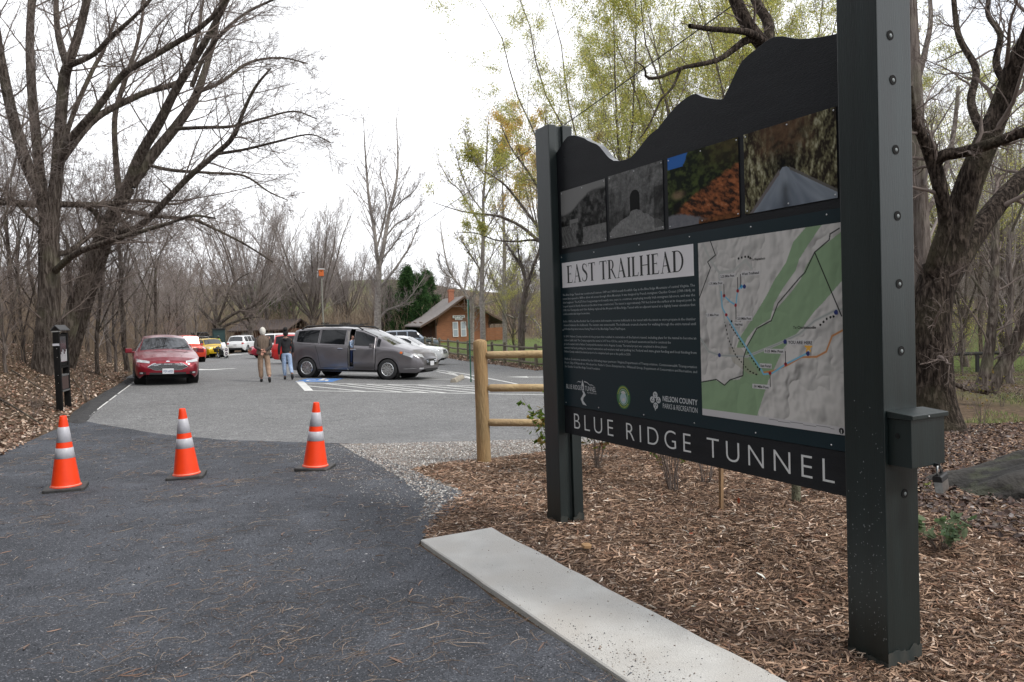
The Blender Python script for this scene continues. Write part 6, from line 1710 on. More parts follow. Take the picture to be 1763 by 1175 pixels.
    # shoes
    for a in legs:
        an = A(a[2]); d = np.array(a[3], float); d /= np.linalg.norm(d); up = np.cross(np.cross(d, (0, 0, 1.0)), d); up /= np.linalg.norm(up)
        pts = [an - d * .045 - up * .035, an + d * .02 - up * .038, an + d * .10 - up * .055, an + d * .165 - up * .062]
        V, E, R = chain(([an + up * .03, pts[1]], [.055 * k, .060 * k], None), ([pts[0]], [(.055 * k, .055 * k)], 1), (pts[2:], [(.046 * k, .056 * k), (.034 * k, .046 * k)], 1))
        skinmesh('shoe', V, E, R, cloth['shoe'], root, sub=2)
    # hair
    bm = bmesh.new(); bmesh.ops.create_icosphere(bm, subdivisions=5, radius=1)
    dl_ = []
    for v in bm.verts:
        x, y, z = v.co
        if x > .38 - .0 * z and z < .55 or z < hair['low'] or (x > .05 and z < -.10): dl_.append(v)
        nz = float(fbm(np.array([y * 5 + x * 2]), np.array([z * 5 + x]), 5)[0]) - .5 + .5 * (float(fbm(np.array([y * 22]), np.array([z * 7 + x * 20]), 6)[0]) - .5)
        f_ = 1 + hair['puff'] + hair['rough'] * nz
        v.co = Vector((hc[0] + (x * .100 - .006) * f_ * k, hc[1] + y * .080 * f_ * k, hc[2] + (z * .120 + .004) * f_ * k))
    bmesh.ops.delete(bm, geom=dl_, context='VERTS')
    me = bpy.data.meshes.new('hair'); bm.to_mesh(me); bm.free(); me.polygons.foreach_set('use_smooth', np.ones(len(me.polygons), bool)); me.materials.append(hair['m'])
    o = bpy.data.objects.new('hair', me); COL.objects.link(o); o.parent = root; o.modifiers.new('s', 'SOLIDIFY').thickness = .01
    if bun:
        bm = bmesh.new(); bmesh.ops.create_icosphere(bm, subdivisions=4, radius=.075 * k)
        for v in bm.verts:
            c_ = v.co * (1 + .35 * (float(fbm(np.array([v.co.x * 60]), np.array([v.co.y * 60 + v.co.z * 40]), 9)[0]) - .5)); v.co = c_ + Vector((-.05 * k, 0, 1.775 * k))
        me = bpy.data.meshes.new('hair_bun'); bm.to_mesh(me); bm.free(); me.polygons.foreach_set('use_smooth', np.ones(len(me.polygons), bool)); me.materials.append(hair['m'])
        b = bpy.data.objects.new('hair_bun', me); COL.objects.link(b); b.parent = o
    if hood:
        V, E, R = chain(([A((-.06, .075, 1.455)), A((-.105, .045, 1.42)), A((-.13, 0, 1.39)), A((-.105, -.045, 1.42)), A((-.06, -.075, 1.455))], [.035 * k, .042 * k, .046 * k, .042 * k, .035 * k], None))
        skinmesh('hood', V, E, R, cloth['jacket'], root, sub=2)
    root.location = (loc[0], loc[1], float(zbase(*loc)) + .012); root.rotation_euler = (0, 0, yaw)
    return root
m_khaki = mat('khaki_cloth', (0.34, 0.235, 0.165), rough=.9, var=(0.24, 0.16, 0.11), scale=9, bump=.8, bscale=14)
m_denim = mat('light_denim', (0.24, 0.33, 0.50), rough=.9, var=(0.36, 0.45, 0.60), scale=9, bump=.8, bscale=14)
m_hood = mat('black_fleece', (0.014, 0.014, 0.016), rough=.95, var=(0.024, 0.024, 0.026), scale=8, bump=.8, bscale=12)
m_shirt = mat('dark_brown_knit', (0.050, 0.042, 0.038), rough=.9, bump=.6, bscale=16)
m_vest = mat('brown_quilted', (0.145, 0.105, 0.078), rough=.8, var=(0.11, 0.08, 0.06), scale=10, bump=1.2, bscale=10, stretch=(1, 2.4, .4))
m_shoe = mat('black_shoe', (0.015, 0.014, 0.014), rough=.5)
yawP = math.radians(90 + 17)
p1 = at(456, 658.5)
# hands clasped behind the back (+x is forward, away from us)
arms1 = [[(-.01, .185, 1.395), (-.12, .235, 1.14), (-.185, .035, 1.01), (-.05, -.5, -.28), (-1, 0, 0)], [(-.01, -.185, 1.395), (-.12, -.235, 1.14), (-.205, -.01, .985), (-.1, .25, -.5), (-1, 0, 0)]]
arms1[0] = [(-.01, .185, 1.395), (-.12, .245, 1.13), (-.195, .05, 1.035), (-.10, -.55, -.32), (-1, 0, 0)]
arms1[1] = [(-.01, -.185, 1.395), (-.12, -.245, 1.13), (-.215, -.03, .985), (-.10, .45, -.50), (-1, 0, 0)]
legs1 = [[(0, .09, .90), (.05, .115, .50), (.09, .10, .085), (1, .1, 0)], [(0, -.09, .90), (-.02, -.12, .49), (-.26, -.15, .15), (.62, -.05, -.78)]]
walker('white haired person in brown vest and khaki trousers, hands clasped behind the back', 1.74, p1, yawP, arms1, legs1,
       dict(thigh=.112, knee=.090, calf=.080, cuff=.072, hem=.90, hemr=.185, trousers=m_khaki, jacket=m_shirt, shoe=m_shoe), m_skin,
       dict(m=mat('white_hair', (0.62, 0.60, 0.55), rough=.8, bump=.6, bscale=50), low=-.95, puff=.17, rough=.16), vest=m_vest)
p2 = at(495, 654.5)
arms2 = [[(-.01, .165, 1.39), (-.03, .235, 1.12), (.04, .25, .88), (.1, .0, -1), (0, -1, 0)], [(-.01, -.165, 1.39), (-.04, -.225, 1.13), (.10, -.22, .93), (.3, 0, -1), (0, 1, 0)]]
legs2 = [[(0, .085, .90), (.06, .09, .50), (.10, .08, .085), (1, .1, 0)], [(0, -.085, .90), (.0, -.12, .50), (-.30, -.17, .19), (.45, 0, -.9)]]
walker('person in black hooded sweatshirt and light blue jeans walking beside the minivan', 1.66, p2, yawP - .03, arms2, legs2,
       dict(thigh=.102, knee=.078, calf=.068, cuff=.058, hem=.87, hemr=.185, trousers=m_denim, jacket=m_hood, shoe=m_shoe), m_skin2,
       dict(m=mat('black_hair', (0.010, 0.009, 0.009), rough=.85, bump=.8, bscale=60), low=-.62, puff=.05, rough=.12), hood=True, bun=True)
# passenger stepping out in the door opening, person by the motorcycle
Mv = V_.root.matrix_world
bpy.context.view_layer.update()
q = V_.root.matrix_world @ Vector((V_.L / 2 - 2.53, -.78, 0))
armsS = [[(0, .16, 1.39), (.02, .21, 1.13), (.18, .17, 1.02), (1, 0, -.2), (0, 0, -1)], [(0, -.16, 1.39), (.02, -.21, 1.13), (.18, -.17, 1.02), (1, 0, -.2), (0, 0, -1)]]
legsS = [[(0, .085, .90), (.03, .09, .49), (.03, .09, .085), (1, 0, 0)], [(0, -.085, .90), (-.02, -.09, .49), (-.08, -.09, .085), (1, 0, 0)]]
pz = walker('small person in light blue shirt and dark blue trousers in the minivan doorway', 1.02, (q[0], q[1]), yaw - .2, armsS, legsS,
       dict(thigh=.11, knee=.085, calf=.075, cuff=.065, hem=.90, hemr=.185, trousers=mat('navy_cloth', (0.02, 0.035, 0.10), rough=.9), jacket=mat('pale_blue_cloth', (0.25, 0.38, 0.58), rough=.9, var=(0.5, 0.58, 0.7), scale=30), shoe=m_shoe), m_skin,
       dict(m=mat('brown_hair', (0.05, 0.03, 0.02), rough=.8), low=-.7, puff=.04, rough=.1))
pz.location = (q[0], q[1], q[2] + .475)
x, y = atd(375, 66)
walker('rider in black jacket with neon vest standing behind the motorcycle', 1.78, (x, y), face(375, 150), armsS, legsS,
       dict(thigh=.10, knee=.08, calf=.07, cuff=.065, hem=.90, hemr=.18, trousers=m_hood, jacket=m_hood, shoe=m_shoe), m_skin,
       dict(m=mat('black_helmet', (0.01, 0.01, 0.012), rough=.3), low=-.8, puff=.25, rough=.0), vest=mat('neon_vest', (0.45, 0.75, 0.05), rough=.6))
# ================================================================== DEPOT CABIN
m_clap = mat('orange_clapboard', (0.275, 0.110, 0.042), rough=.7, var=(0.17, 0.065, 0.028), scale=3, stretch=(.6, .6, 5))
m_clapd = mat('shaded_clapboard', (0.13, 0.05, 0.024), rough=.8, var=(0.08, 0.035, 0.02), scale=3, stretch=(.6, .6, 5))  # gable cladding darkened, shade under the eaves put into the wall colour
m_shing = mat('grey_shingles', (0.15, 0.135, 0.125), rough=.9, var=(0.20, 0.18, 0.17), scale=5, bump=.6, bscale=14)
m_trim = mat('dark_trim', (0.075, 0.045, 0.03), rough=.8)
m_win = mat('window_glass', (0.30, 0.34, 0.37), rough=.12, spec=.7)
m_wht = mat('white_trim', (0.66, 0.66, 0.64), rough=.6)
m_brick = mat('red_brick', (0.36, 0.14, 0.08), rough=.9, var=(0.24, 0.10, 0.06), scale=12)
dx, dy = atd(750, 86); yw = math.radians(17)
dz = float(zt(dx, dy)) - .05
dep = empty('depot_cabin', (dx, dy, dz), yw, label='small orange clapboard depot cabin with steep grey roof behind the rail fence', cat='cabin')
W_, D_, HW, HR = 6.2, 8.6, 2.7, 5.1; OH = 1.95; OR = 1.25
def clap_wall(pts, y0, y1, name, m_, M=None, axis='x'):
    """clapboards: each course is a thin wedge"""
    g = Geo(); n = int(max(p[1] for p in pts) / .14) + 1
    P = pts
    for i in range(n):
        z0 = i * .14; z1 = z0 + .14; zm = z0 + .07
        # horizontal extent of the outline at this height
        xs_ = []
        for (a, b) in zip(P, P[1:] + P[:1]):
            if (a[1] - zm) * (b[1] - zm) < 0: xs_.append(a[0] + (b[0] - a[0]) * (zm - a[1]) / (b[1] - a[1]))
        if len(xs_) < 2: continue
        a, b = min(xs_), max(xs_)
        v = [(a, y0 - .03, z0), (b, y0 - .03, z0), (b, y0 - .006, z1), (a, y0 - .006, z1), (a, y1, z0), (b, y1, z0), (b, y1, z1), (a, y1, z1)]
        if M is not None: v = xf(np.array(v, float), M)
        g.add(v, [(0, 1, 2, 3), (5, 4, 7, 6), (0, 3, 7, 4), (1, 5, 6, 2), (0, 4, 5, 1), (3, 2, 6, 7)])
    return g.build(name, m_, dep)
clap_wall([(0, 0), (W_, 0), (W_, HW + .3), (W_ / 2, HR - .15), (0, HW + .3)], 0, .15, 'wall', m_clap)
clap_wall([(0, 0), (D_, 0), (D_, HW + .3), (0, HW + .3)], 0, .15, 'wall', m_clapd, M=R3(0, 0, -PI / 2, (0, D_, 0)))
clap_wall([(0, 0), (D_, 0), (D_, HW + .3), (0, HW + .3)], 0, .15, 'wall', m_clapd, M=R3(0, 0, PI / 2, (W_, 0, 0)))
clap_wall([(0, 0), (W_, 0), (W_, HW + .3), (W_ / 2, HR - .15), (0, HW + .3)], 0, .15, 'wall', m_clapd, M=R3(0, 0, PI, (W_, D_, 0)))
sl_ = (HR - HW - .3) / (W_ / 2)
def roofz(x): return HR - .0 - sl_ * abs(x - W_ / 2)
for sg, m__ in ((-1, 'l'), (1, 'r')):
    xe_ = W_ / 2 + sg * (W_ / 2 + OH); g = Geo()
    x0, x1 = (xe_, W_ / 2) if sg < 0 else (W_ / 2, xe_)
    # the slope eases over the wide eaves
    prof = [(W_ / 2, HR + .06), (W_ / 2 + sg * W_ / 2, roofz(0) + .06), (xe_, roofz(0) + .06 - OH * sl_ * .80)]
    V = []
    for y in (-OR, D_ + OR):
        for (x, z) in prof: V.append((x, y, z))
        for (x, z) in prof[::-1]: V.append((x, y, z - .14))
    f = [(0, 1, 7, 6), (1, 2, 8, 7), (2, 3, 9, 8), (3, 4, 10, 9), (4, 5, 11, 10), (5, 0, 6, 11), (0, 5, 4, 1), (1, 4, 3, 2), (6, 7, 10, 11), (7, 8, 9, 10)]
    rf = g.add(V, f).build('roof', m_shing, dep)
    g = Geo(); 
    for (a, b) in ((prof[0], prof[1]), (prof[1], prof[2])):
        V = [(a[0], -OR - .04, a[1] - .02), (b[0], -OR - .04, b[1] - .02), (b[0], -OR - .04, b[1] - .24), (a[0], -OR - .04, a[1] - .24)]; V += [(q[0], -OR + .0, q[2]) for q in V]
        g.add(V, [(0, 1, 2, 3), (7, 6, 5, 4), (0, 4, 5, 1), (2, 6, 7, 3), (0, 3, 7, 4), (1, 5, 6, 2)])
    g.build('barge_board', m_trim, rf)
# stick work in the gable peak
g = Geo(); zc = HR - 1.15
g.box(W_ / 2 - 1.5, W_ / 2 + 1.5, -OR + .02, -OR + .10, zc, zc + .1)
g.box(W_ / 2 - .05, W_ / 2 + .05, -OR + .02, -OR + .10, zc - .45, HR - .15)
for sg in (-1, 1):
    g.tube([(W_ / 2, -OR + .06, HR - .2 - .5), (W_ / 2 + sg * .5, -OR + .06, zc + .05)], .04, 4); g.tube([(W_ / 2, -OR + .06, zc - .35), (W_ / 2 + sg * .75, -OR + .06, zc + .33)], .04, 4); g.tube([(W_ / 2 + sg * 1.0, -OR + .06, zc), (W_ / 2 + sg * .9, -OR + .06, zc + .35)], .04, 4)
g.build('gable_truss', m_trim, dep)
for x in (.1, W_ - .1):
    for sg in (1,):
        Geo().tube([(x, -.05, 2.0), (x, -OR + .1, HW + .25)], .06, 4).build('eave_bracket', m_trim, dep)
for y in (.4, 4.2, 8.0):
    Geo().tube([(-.05, y, 1.9), (-OH + .2, y, HW - .65 + .35)], .06, 4).build('eave_bracket', m_trim, dep)
    Geo().tube([(W_ + .05, y, 1.9), (W_ + OH - .2, y, HW - .65 + .35)], .06, 4).build('eave_bracket', m_trim, dep)
for x0 in (1.92, 2.85):
    wf = Geo().box(x0, x0 + .62, -.09, .0, .62, 2.30).build('window', m_wht, dep)
    Geo().box(x0 + .07, x0 + .55, -.10, -.091, .69, 1.42).build('pane', m_win, wf); Geo().box(x0 + .07, x0 + .55, -.10, -.091, 1.49, 2.23).build('pane', m_win, wf)
Geo().box(-.05, .09, -.06, .06, 0, HW).build('corner_board', m_trim, dep); Geo().box(W_ - .09, W_ + .05, -.06, .06, 0, HW).build('corner_board', m_trim, dep)
g = Geo(); g.box(-.03, 0, 2.2, 3.3, .1, 2.2); g.build('door', mat('brown_door', (0.07, 0.03, 0.02), rough=.6), dep)
sb = Geo().box(1.95, 3.35, -.12, -.05, 2.72, 3.02).build('name_sign', m_wht, dep)
Geo().box(2.22, 3.08, -.12, -.05, 2.50, 2.715).build('lower_sign', m_wht, sb)
for tx, x0, x1, zb_, hh in (('AFTON', 2.08, 3.22, 2.78, .18), ('DEPOT', 2.35, 2.95, 2.55, .11)):
    v, f = text_mesh(tx, .2, res=2, bold=.004); Geo().add(place(v, x0, x1, zb_, -.123, ch=hh / v[:, 1].max()), f).build('lettering', m_ink, sb)
g = Geo(); g.box(W_ / 2 - .95, W_ / 2 - .35, 2.3, 2.9, HR - .9, HR + .95); g.box(W_ / 2 - 1.0, W_ / 2 - .30, 2.25, 2.95, HR + .70, HR + .85); g.build('chimney', m_brick, dep)
g = Geo(); g.box(-.3, W_ + .3, -1.4, -.0, -.3, .02); g.build('step', mat('stone_step', (0.3, 0.27, 0.24), rough=.9), dep)
# low timber screen beside the depot
lx, ly = atd(852, 84)
g = Geo(); lz = float(zt(lx, ly))
ps = empty('board_screen', (lx, ly, lz), .05, label='low orange board fence panel just right of the depot cabin', cat='fence panel')
for k in range(8): g.box(-.9, .9, -.02, .02, .15 + k * .17, .30 + k * .17)
g.build('boards', m_clap, ps)
for x in (-.85, 0, .85): Geo().box(x - .05, x + .05, .021, .1, -.1, 1.55).build('post', m_trim, ps)
# brown building behind the white car
bx, by = atd(447, 96); bz = float(zt(bx, by)) - .4
bb = empty('brown_building', (bx, by, bz), math.radians(-12), label='low brown brick building with dark roof behind the white car', cat='building')
g = Geo(); g.box(-3.6, 3.6, 0, 6, 0, 2.3); g.build('wall', mat('brown_brick', (0.16, 0.068, 0.042), rough=.9, var=(0.11, 0.05, 0.035), scale=8), bb)
g = Geo(); g.prism([(-.7, 2.25), (3.0, 3.5), (6.7, 2.25), (6.7, 2.10), (3.0, 3.3), (-.7, 2.10)], -4.1, 4.1, M=R3(0, 0, PI / 2)); g.build('roof', mat('brown_roof', (0.085, 0.062, 0.055), rough=.9, var=(0.06, 0.045, 0.04), scale=4), bb)
for x in (-2.6, .6): 
    wf = Geo().box(x, x + 1.3, -.05, 0, 1.0, 2.1).build('window', m_trim, bb); Geo().box(x + .1, x + 1.2, -.06, -.051, 1.1, 2.0).build('pane', m_win, wf)
Geo().box(2.9, 3.9, -.05, 0, 0, 2.1).build('door', m_trim, bb)
# green cabinet, two disc sign, orange nest box on its pole, green sign post, wheel stop
x, y = atd(376, 78); z = float(zt(x, y)); ub = empty('utility_cabinet', (x, y, z), face(376, 90), label='tall dark green cabinet behind the motorcycle', cat='cabinet')
bevel(Geo().box(-.6, .6, -.6, .6, 0, 2.3).build('body', mat('cabinet_green', (0.012, 0.035, 0.035), rough=.5), ub), .04); Geo().box(-.45, .45, -.62, -.601, .15, 2.0).build('door', mat('cabinet_door', (0.02, 0.05, 0.05), rough=.5), ub); Geo().box(-.66, .66, -.66, .66, 2.3, 2.42).build('roof', m_dark, ub)
x, y = atd(387.5, 60); z = float(zt(x, y)); ts = empty('verge_sign', (x, y, z), face(387, 90), label='small white sign with two dark round emblems on the grass verge', cat='sign')
bevel(Geo().box(-.18, .18, -.012, .012, .28, .92).build('panel', m_wht, ts), .01)
for x in (-.15, .15): Geo().tube([(x, .02, -.1), (x, .02, .9)], .01, 6).build('leg', m_bolt, ts)
for zc in (.74, .44):
    g = Geo(); g.lathe([(.0001, .004), (.115, .004), (.115, 0)], 20, R3(PI / 2, 0, 0, (0, -.012, zc))); dd_ = g.build('emblem', mat('purple_ink', (0.10, 0.07, 0.11), rough=.6), ts)
    Geo().box(-.07, .07, -.019, -.017, zc - .02, zc + .02).build('emblem_bar', m_wht, dd_)
x, y = atd(557, 50); z = float(zt(x, y)); zt_top = 1.5 + (553 - 466) / F * 50
nb_ = empty('nest_box', (x, y, z), .2, label='orange nest box on a tall grey pole behind the minivan', cat='nest box')
Geo().tube([(0, 0, -.2), (0, 0, zt_top - z)], .045, 8).build('pole', mat('grey_pole', (0.22, 0.22, 0.19), rough=.8), nb_)
h = zt_top - z; bo = bevel(Geo().box(-.15, .15, -.15, .15, h - .28, h + .14).build('box', mat('orange_wood', (0.55, 0.13, 0.03), rough=.8), nb_), .01)
g = Geo(); g.box(-.20, .20, -.20, .20, h + .14, h + .20); g.build('roof', m_wht, nb_); g = Geo(); g.lathe([(.0001, .004), (.035, .004), (.035, 0)], 14, R3(PI / 2, 0, 0, (0, -.15, h + .02))); g.build('entrance_hole', m_hole, bo)
Geo().tube([(0, 0, h + .2), (0, 0, h + .75)], .012, 6).build('spike', m_bolt, nb_)
x, y = at(811, 658.5); z = float(zbase(x, y)); gp = empty('green_sign_post', (x, y, z), math.atan2(y, x), label='thin dark green post with an edge on sign plate at the parking bay', cat='sign post', rot=None)
gp.rotation_euler = (0, math.radians(.8), math.atan2(y, x))
hh = (658.5 - 515) / F * math.hypot(x, y) * 1.0
m_gpost = mat('green_channel', (0.012, 0.075, 0.045), rough=.5)
g = Geo(); g.box(-.02, .02, -.012, .012, -.1, hh - .02); g.box(-.03, -.02, -.022, .022, -.1, hh - .02); bevel(g.build('post', m_gpost, gp), .003)
o = Geo().box(-.155, .155, .022, .034, hh - .95, hh + .0).build('sign_plate', mat('plate_back', (0.28, 0.33, 0.31), rough=.5, metal=.3), gp)
a = np.array(at(778, 660.5)); b = np.array(at(797, 652.5)); d = b - a; L_ = np.hypot(*d); z = float(zbase(*((a + b) / 2)))
ws_ = empty('wheel_stop', ((a[0] + b[0]) / 2, (a[1] + b[1]) / 2, z), math.atan2(d[1], d[0]), label='worn concrete wheel stop lying by the green sign post', cat='wheel stop')
L_ = 1.75
g = Geo(); g.prism([(-.11, 0), (.11, 0), (.10, .06), (.055, .145), (-.055, .145), (-.10, .06)], -L_ / 2, L_ / 2, M=R3(0, 0, PI / 2)); o = g.build('block', mat('wheel_stop_concrete', (0.36, 0.33, 0.27), rough=.95, var=(0.24, 0.21, 0.17), scale=12, bump=1, bscale=20), ws_); bevel(o, .02)
for x in (-.6, .6): g = Geo(); g.lathe([(.0001, .150), (.022, .149), (.024, .145)], 10, R3(t=(x, 0, 0))); g.build('pin', m_bolt, ws_)

# ================================================================== WEATHERED RAIL FENCE beyond the lot
m_wood = mat('weathered_rail', (0.155, 0.135, 0.10), rough=.95, var=(0.10, 0.085, 0.06), scale=6, stretch=(2, 2, .7), bump=.6, bscale=20)
fp = [(700, 596.5), (716, 600), (732, 603), (745, 606), (757.5, 609.5), (772.5, 613), (789, 617), (806.5, 620.2), (826, 622.5), (848, 625.3), (869.5, 628.3), (895.5, 632), (923.5, 635.2)]
rfce = empty('rail_fence', (0, 0, 0), label='long weathered grey three rail fence curving round the lot edge', cat='fence')
PTS = [at(*p) for p in fp]
PTS += [(PTS[-1][0] + 2.3, PTS[-1][1] - 1.3), (PTS[-1][0] + 4.7, PTS[-1][1] - 2.4), (PTS[-1][0] + 7.2, PTS[-1][1] - 3.4)]
for p in PTS:
    z = float(zt(*p)); g = Geo(); g.tube([(p[0], p[1], z - .1), (p[0], p[1], z + 1.10), (p[0], p[1], z + 1.17)], [.085, .080, .05], 9); g.build('post', m_wood, rfce)
for a, b in zip(PTS[:-1], PTS[1:]):
    for h in (1.0, .62, .24):
        za, zb_ = float(zt(*a)) + h, float(zt(*b)) + h; off = RNG.normal(0, .02)
        g = Geo(); g.tube([(a[0], a[1], za + off), ((a[0] + b[0]) / 2, (a[1] + b[1]) / 2, (za + zb_) / 2 + off - .02), (b[0], b[1], zb_ + off)], [.05, .058, .05], 7); g.build('rail', m_wood, rfce)
# far black guard rail on the right, beyond the trees
A = p3(1590, 606, 34); B = p3(1775, 612, 34); 
gr_ = empty('guard_rail', (0, 0, 0), label='low dark horizontal rail on short posts far behind the big tree', cat='rail')
ax_, ay_ = A[0], A[1]; bx_, by_ = B[0], B[1]
zr = float(zt((ax_ + bx_) / 2, ay_)) + 1.0
zr = (A[2] + B[2]) / 2
Geo().tube([(ax_ - 8, ay_, zr + .0), (bx_ + 8, by_, zr)], .075, 8).build('rail', mat('dark_rail', (0.03, 0.03, 0.03), rough=.8), gr_)
for k in range(9):
    x = ax_ - 8 + (bx_ - ax_ + 16) * k / 8; Geo().box(x - .06, x + .06, ay_ - .06, ay_ + .06, float(zt(x, ay_)) - .2, zr).build('post', m_dark, gr_)
# overhead cables
m_cable = mat('black_cable', (0.015, 0.015, 0.015), rough=.6)
def cable(p0, p1, r, sag, lab):
    t = np.linspace(0, 1, 40); P = np.array(p0)[None] + (np.array(p1) - np.array(p0))[None] * t[:, None]; P[:, 2] -= sag * 4 * t * (1 - t)
    o = Geo().tube(P, r, 6).build('overhead_cable', m_cable); tag(o, lab, 'cable')
cable(p3(1300, -18, 20), p3(640, 444, 58), .018, .10, 'thick black overhead cable slanting down behind the sign to the depot trees')
cable(p3(1040, -30, 30), p3(700, 300, 70), .010, .5, 'thin faint overhead cable high above the lot')
# ================================================================== TREES
def barkmat(name, crev, ridge, sc, st=.16, dist=.03):
    m = mat(name, ridge, rough=.95, spec=.08); n = m.node_tree.nodes; l = m.node_tree.links; b = n['Principled BSDF']
    t = n.new('ShaderNodeTexCoord'); mp_ = n.new('ShaderNodeMapping'); mp_.inputs['Scale'].default_value = (1, 1, st); l.new(t.outputs['Object'], mp_.inputs['Vector'])
    q = n.new('ShaderNodeTexNoise'); q.inputs['Scale'].default_value = sc; q.inputs['Detail'].default_value = 6; q.inputs['Roughness'].default_value = .62; q.inputs['Distortion'].default_value = .35
    l.new(mp_.outputs[0], q.inputs['Vector'])
    r = n.new('ShaderNodeMapRange'); r.inputs['From Min'].default_value = .40; r.inputs['From Max'].default_value = .60; l.new(q.outputs['Fac'], r.inputs['Value'])
    x = n.new('ShaderNodeMix'); x.data_type = 'RGBA'; x.inputs['A'].default_value = (*crev, 1); x.inputs['B'].default_value = (*ridge, 1); l.new(r.outputs[0], x.inputs['Factor'])
    q2 = n.new('ShaderNodeTexNoise'); q2.inputs['Scale'].default_value = 1.3; q2.inputs['Detail'].default_value = 5; l.new(t.outputs['Object'], q2.inputs['Vector'])
    r2 = n.new('ShaderNodeMapRange'); r2.inputs['From Min'].default_value = .52; r2.inputs['From Max'].default_value = .7; r2.inputs['To Max'].default_value = .6; l.new(q2.outputs['Fac'], r2.inputs['Value'])
    x2 = n.new('ShaderNodeMix'); x2.data_type = 'RGBA'; l.new(r2.outputs[0], x2.inputs['Factor']); l.new(x.outputs['Result'], x2.inputs['A']); x2.inputs['B'].default_value = (ridge[0] * 1.1, ridge[1] * 1.25, ridge[2] * 1.0, 1)
    l.new(x2.outputs['Result'], b.inputs['Base Color'])
    u = n.new('ShaderNodeBump'); u.inputs['Strength'].default_value = 1; u.inputs['Distance'].default_value = dist; l.new(r.outputs[0], u.inputs['Height']); l.new(u.outputs[0], b.inputs['Normal'])
    return m
m_barkd = barkmat('dark_bark', (0.045, 0.035, 0.029), (0.155, 0.130, 0.112), 16)
m_barkh = barkmat('furrowed_bark', (0.016, 0.012, 0.010), (0.095, 0.075, 0.062), 26, st=.30, dist=.03)
m_barkg = barkmat('grey_bark', (0.075, 0.060, 0.052), (0.17, 0.145, 0.13), 14, dist=.015)
m_twig = mat('twigs_brown', (0.165, 0.135, 0.12), rough=.95, spec=.1)
m_twigg = mat('twigs_grey', (0.25, 0.22, 0.205), rough=.95, spec=.1)
m_barkp = mat('pale_bark', (0.33, 0.305, 0.28), rough=.9, var=(0.19, 0.17, 0.155), scale=7, detail=6, bump=1, stretch=(1, 1, 1.4), spec=.1)
def leafmat(name):
    m = bpy.data.materials.new(name); m.use_nodes = True; n = m.node_tree.nodes; l = m.node_tree.links; n.clear()
    o = n.new('ShaderNodeOutputMaterial'); a = n.new('ShaderNodeAttribute'); a.attribute_name = 'col'
    d = n.new('ShaderNodeBsdfDiffuse'); t = n.new('ShaderNodeBsdfTranslucent'); x = n.new('ShaderNodeMixShader'); x.inputs[0].default_value = .5
    l.new(a.outputs['Color'], d.inputs['Color']); l.new(a.outputs['Color'], t.inputs['Color']); l.new(d.outputs[0], x.inputs[1]); l.new(t.outputs[0], x.inputs[2]); l.new(x.outputs[0], o.inputs['Surface'])
    return m
m_foli = leafmat('thin_foliage')

def rsn(P, n):
    """smooth resample of a traced polyline"""
    P = np.asarray(P, float); k = len(P)
    if k < 3: return np.stack([np.interp(np.linspace(0, k - 1, n), range(k), P[:, i]) for i in range(P.shape[1])], 1)
    e = np.concatenate([[2 * P[0] - P[1]], P, [2 * P[-1] - P[-2]]]); t = np.linspace(0, k - 1 - 1e-6, n); i = t.astype(int); f = (t - i)[:, None]
    p0, p1, p2, p3_ = e[i], e[i + 1], e[i + 2], e[i + 3]
    return .5 * ((2 * p1) + (-p0 + p2) * f + (2 * p0 - 5 * p1 + 4 * p2 - p3_) * f ** 2 + (-p0 + 3 * p1 - 3 * p2 + p3_) * f ** 3)

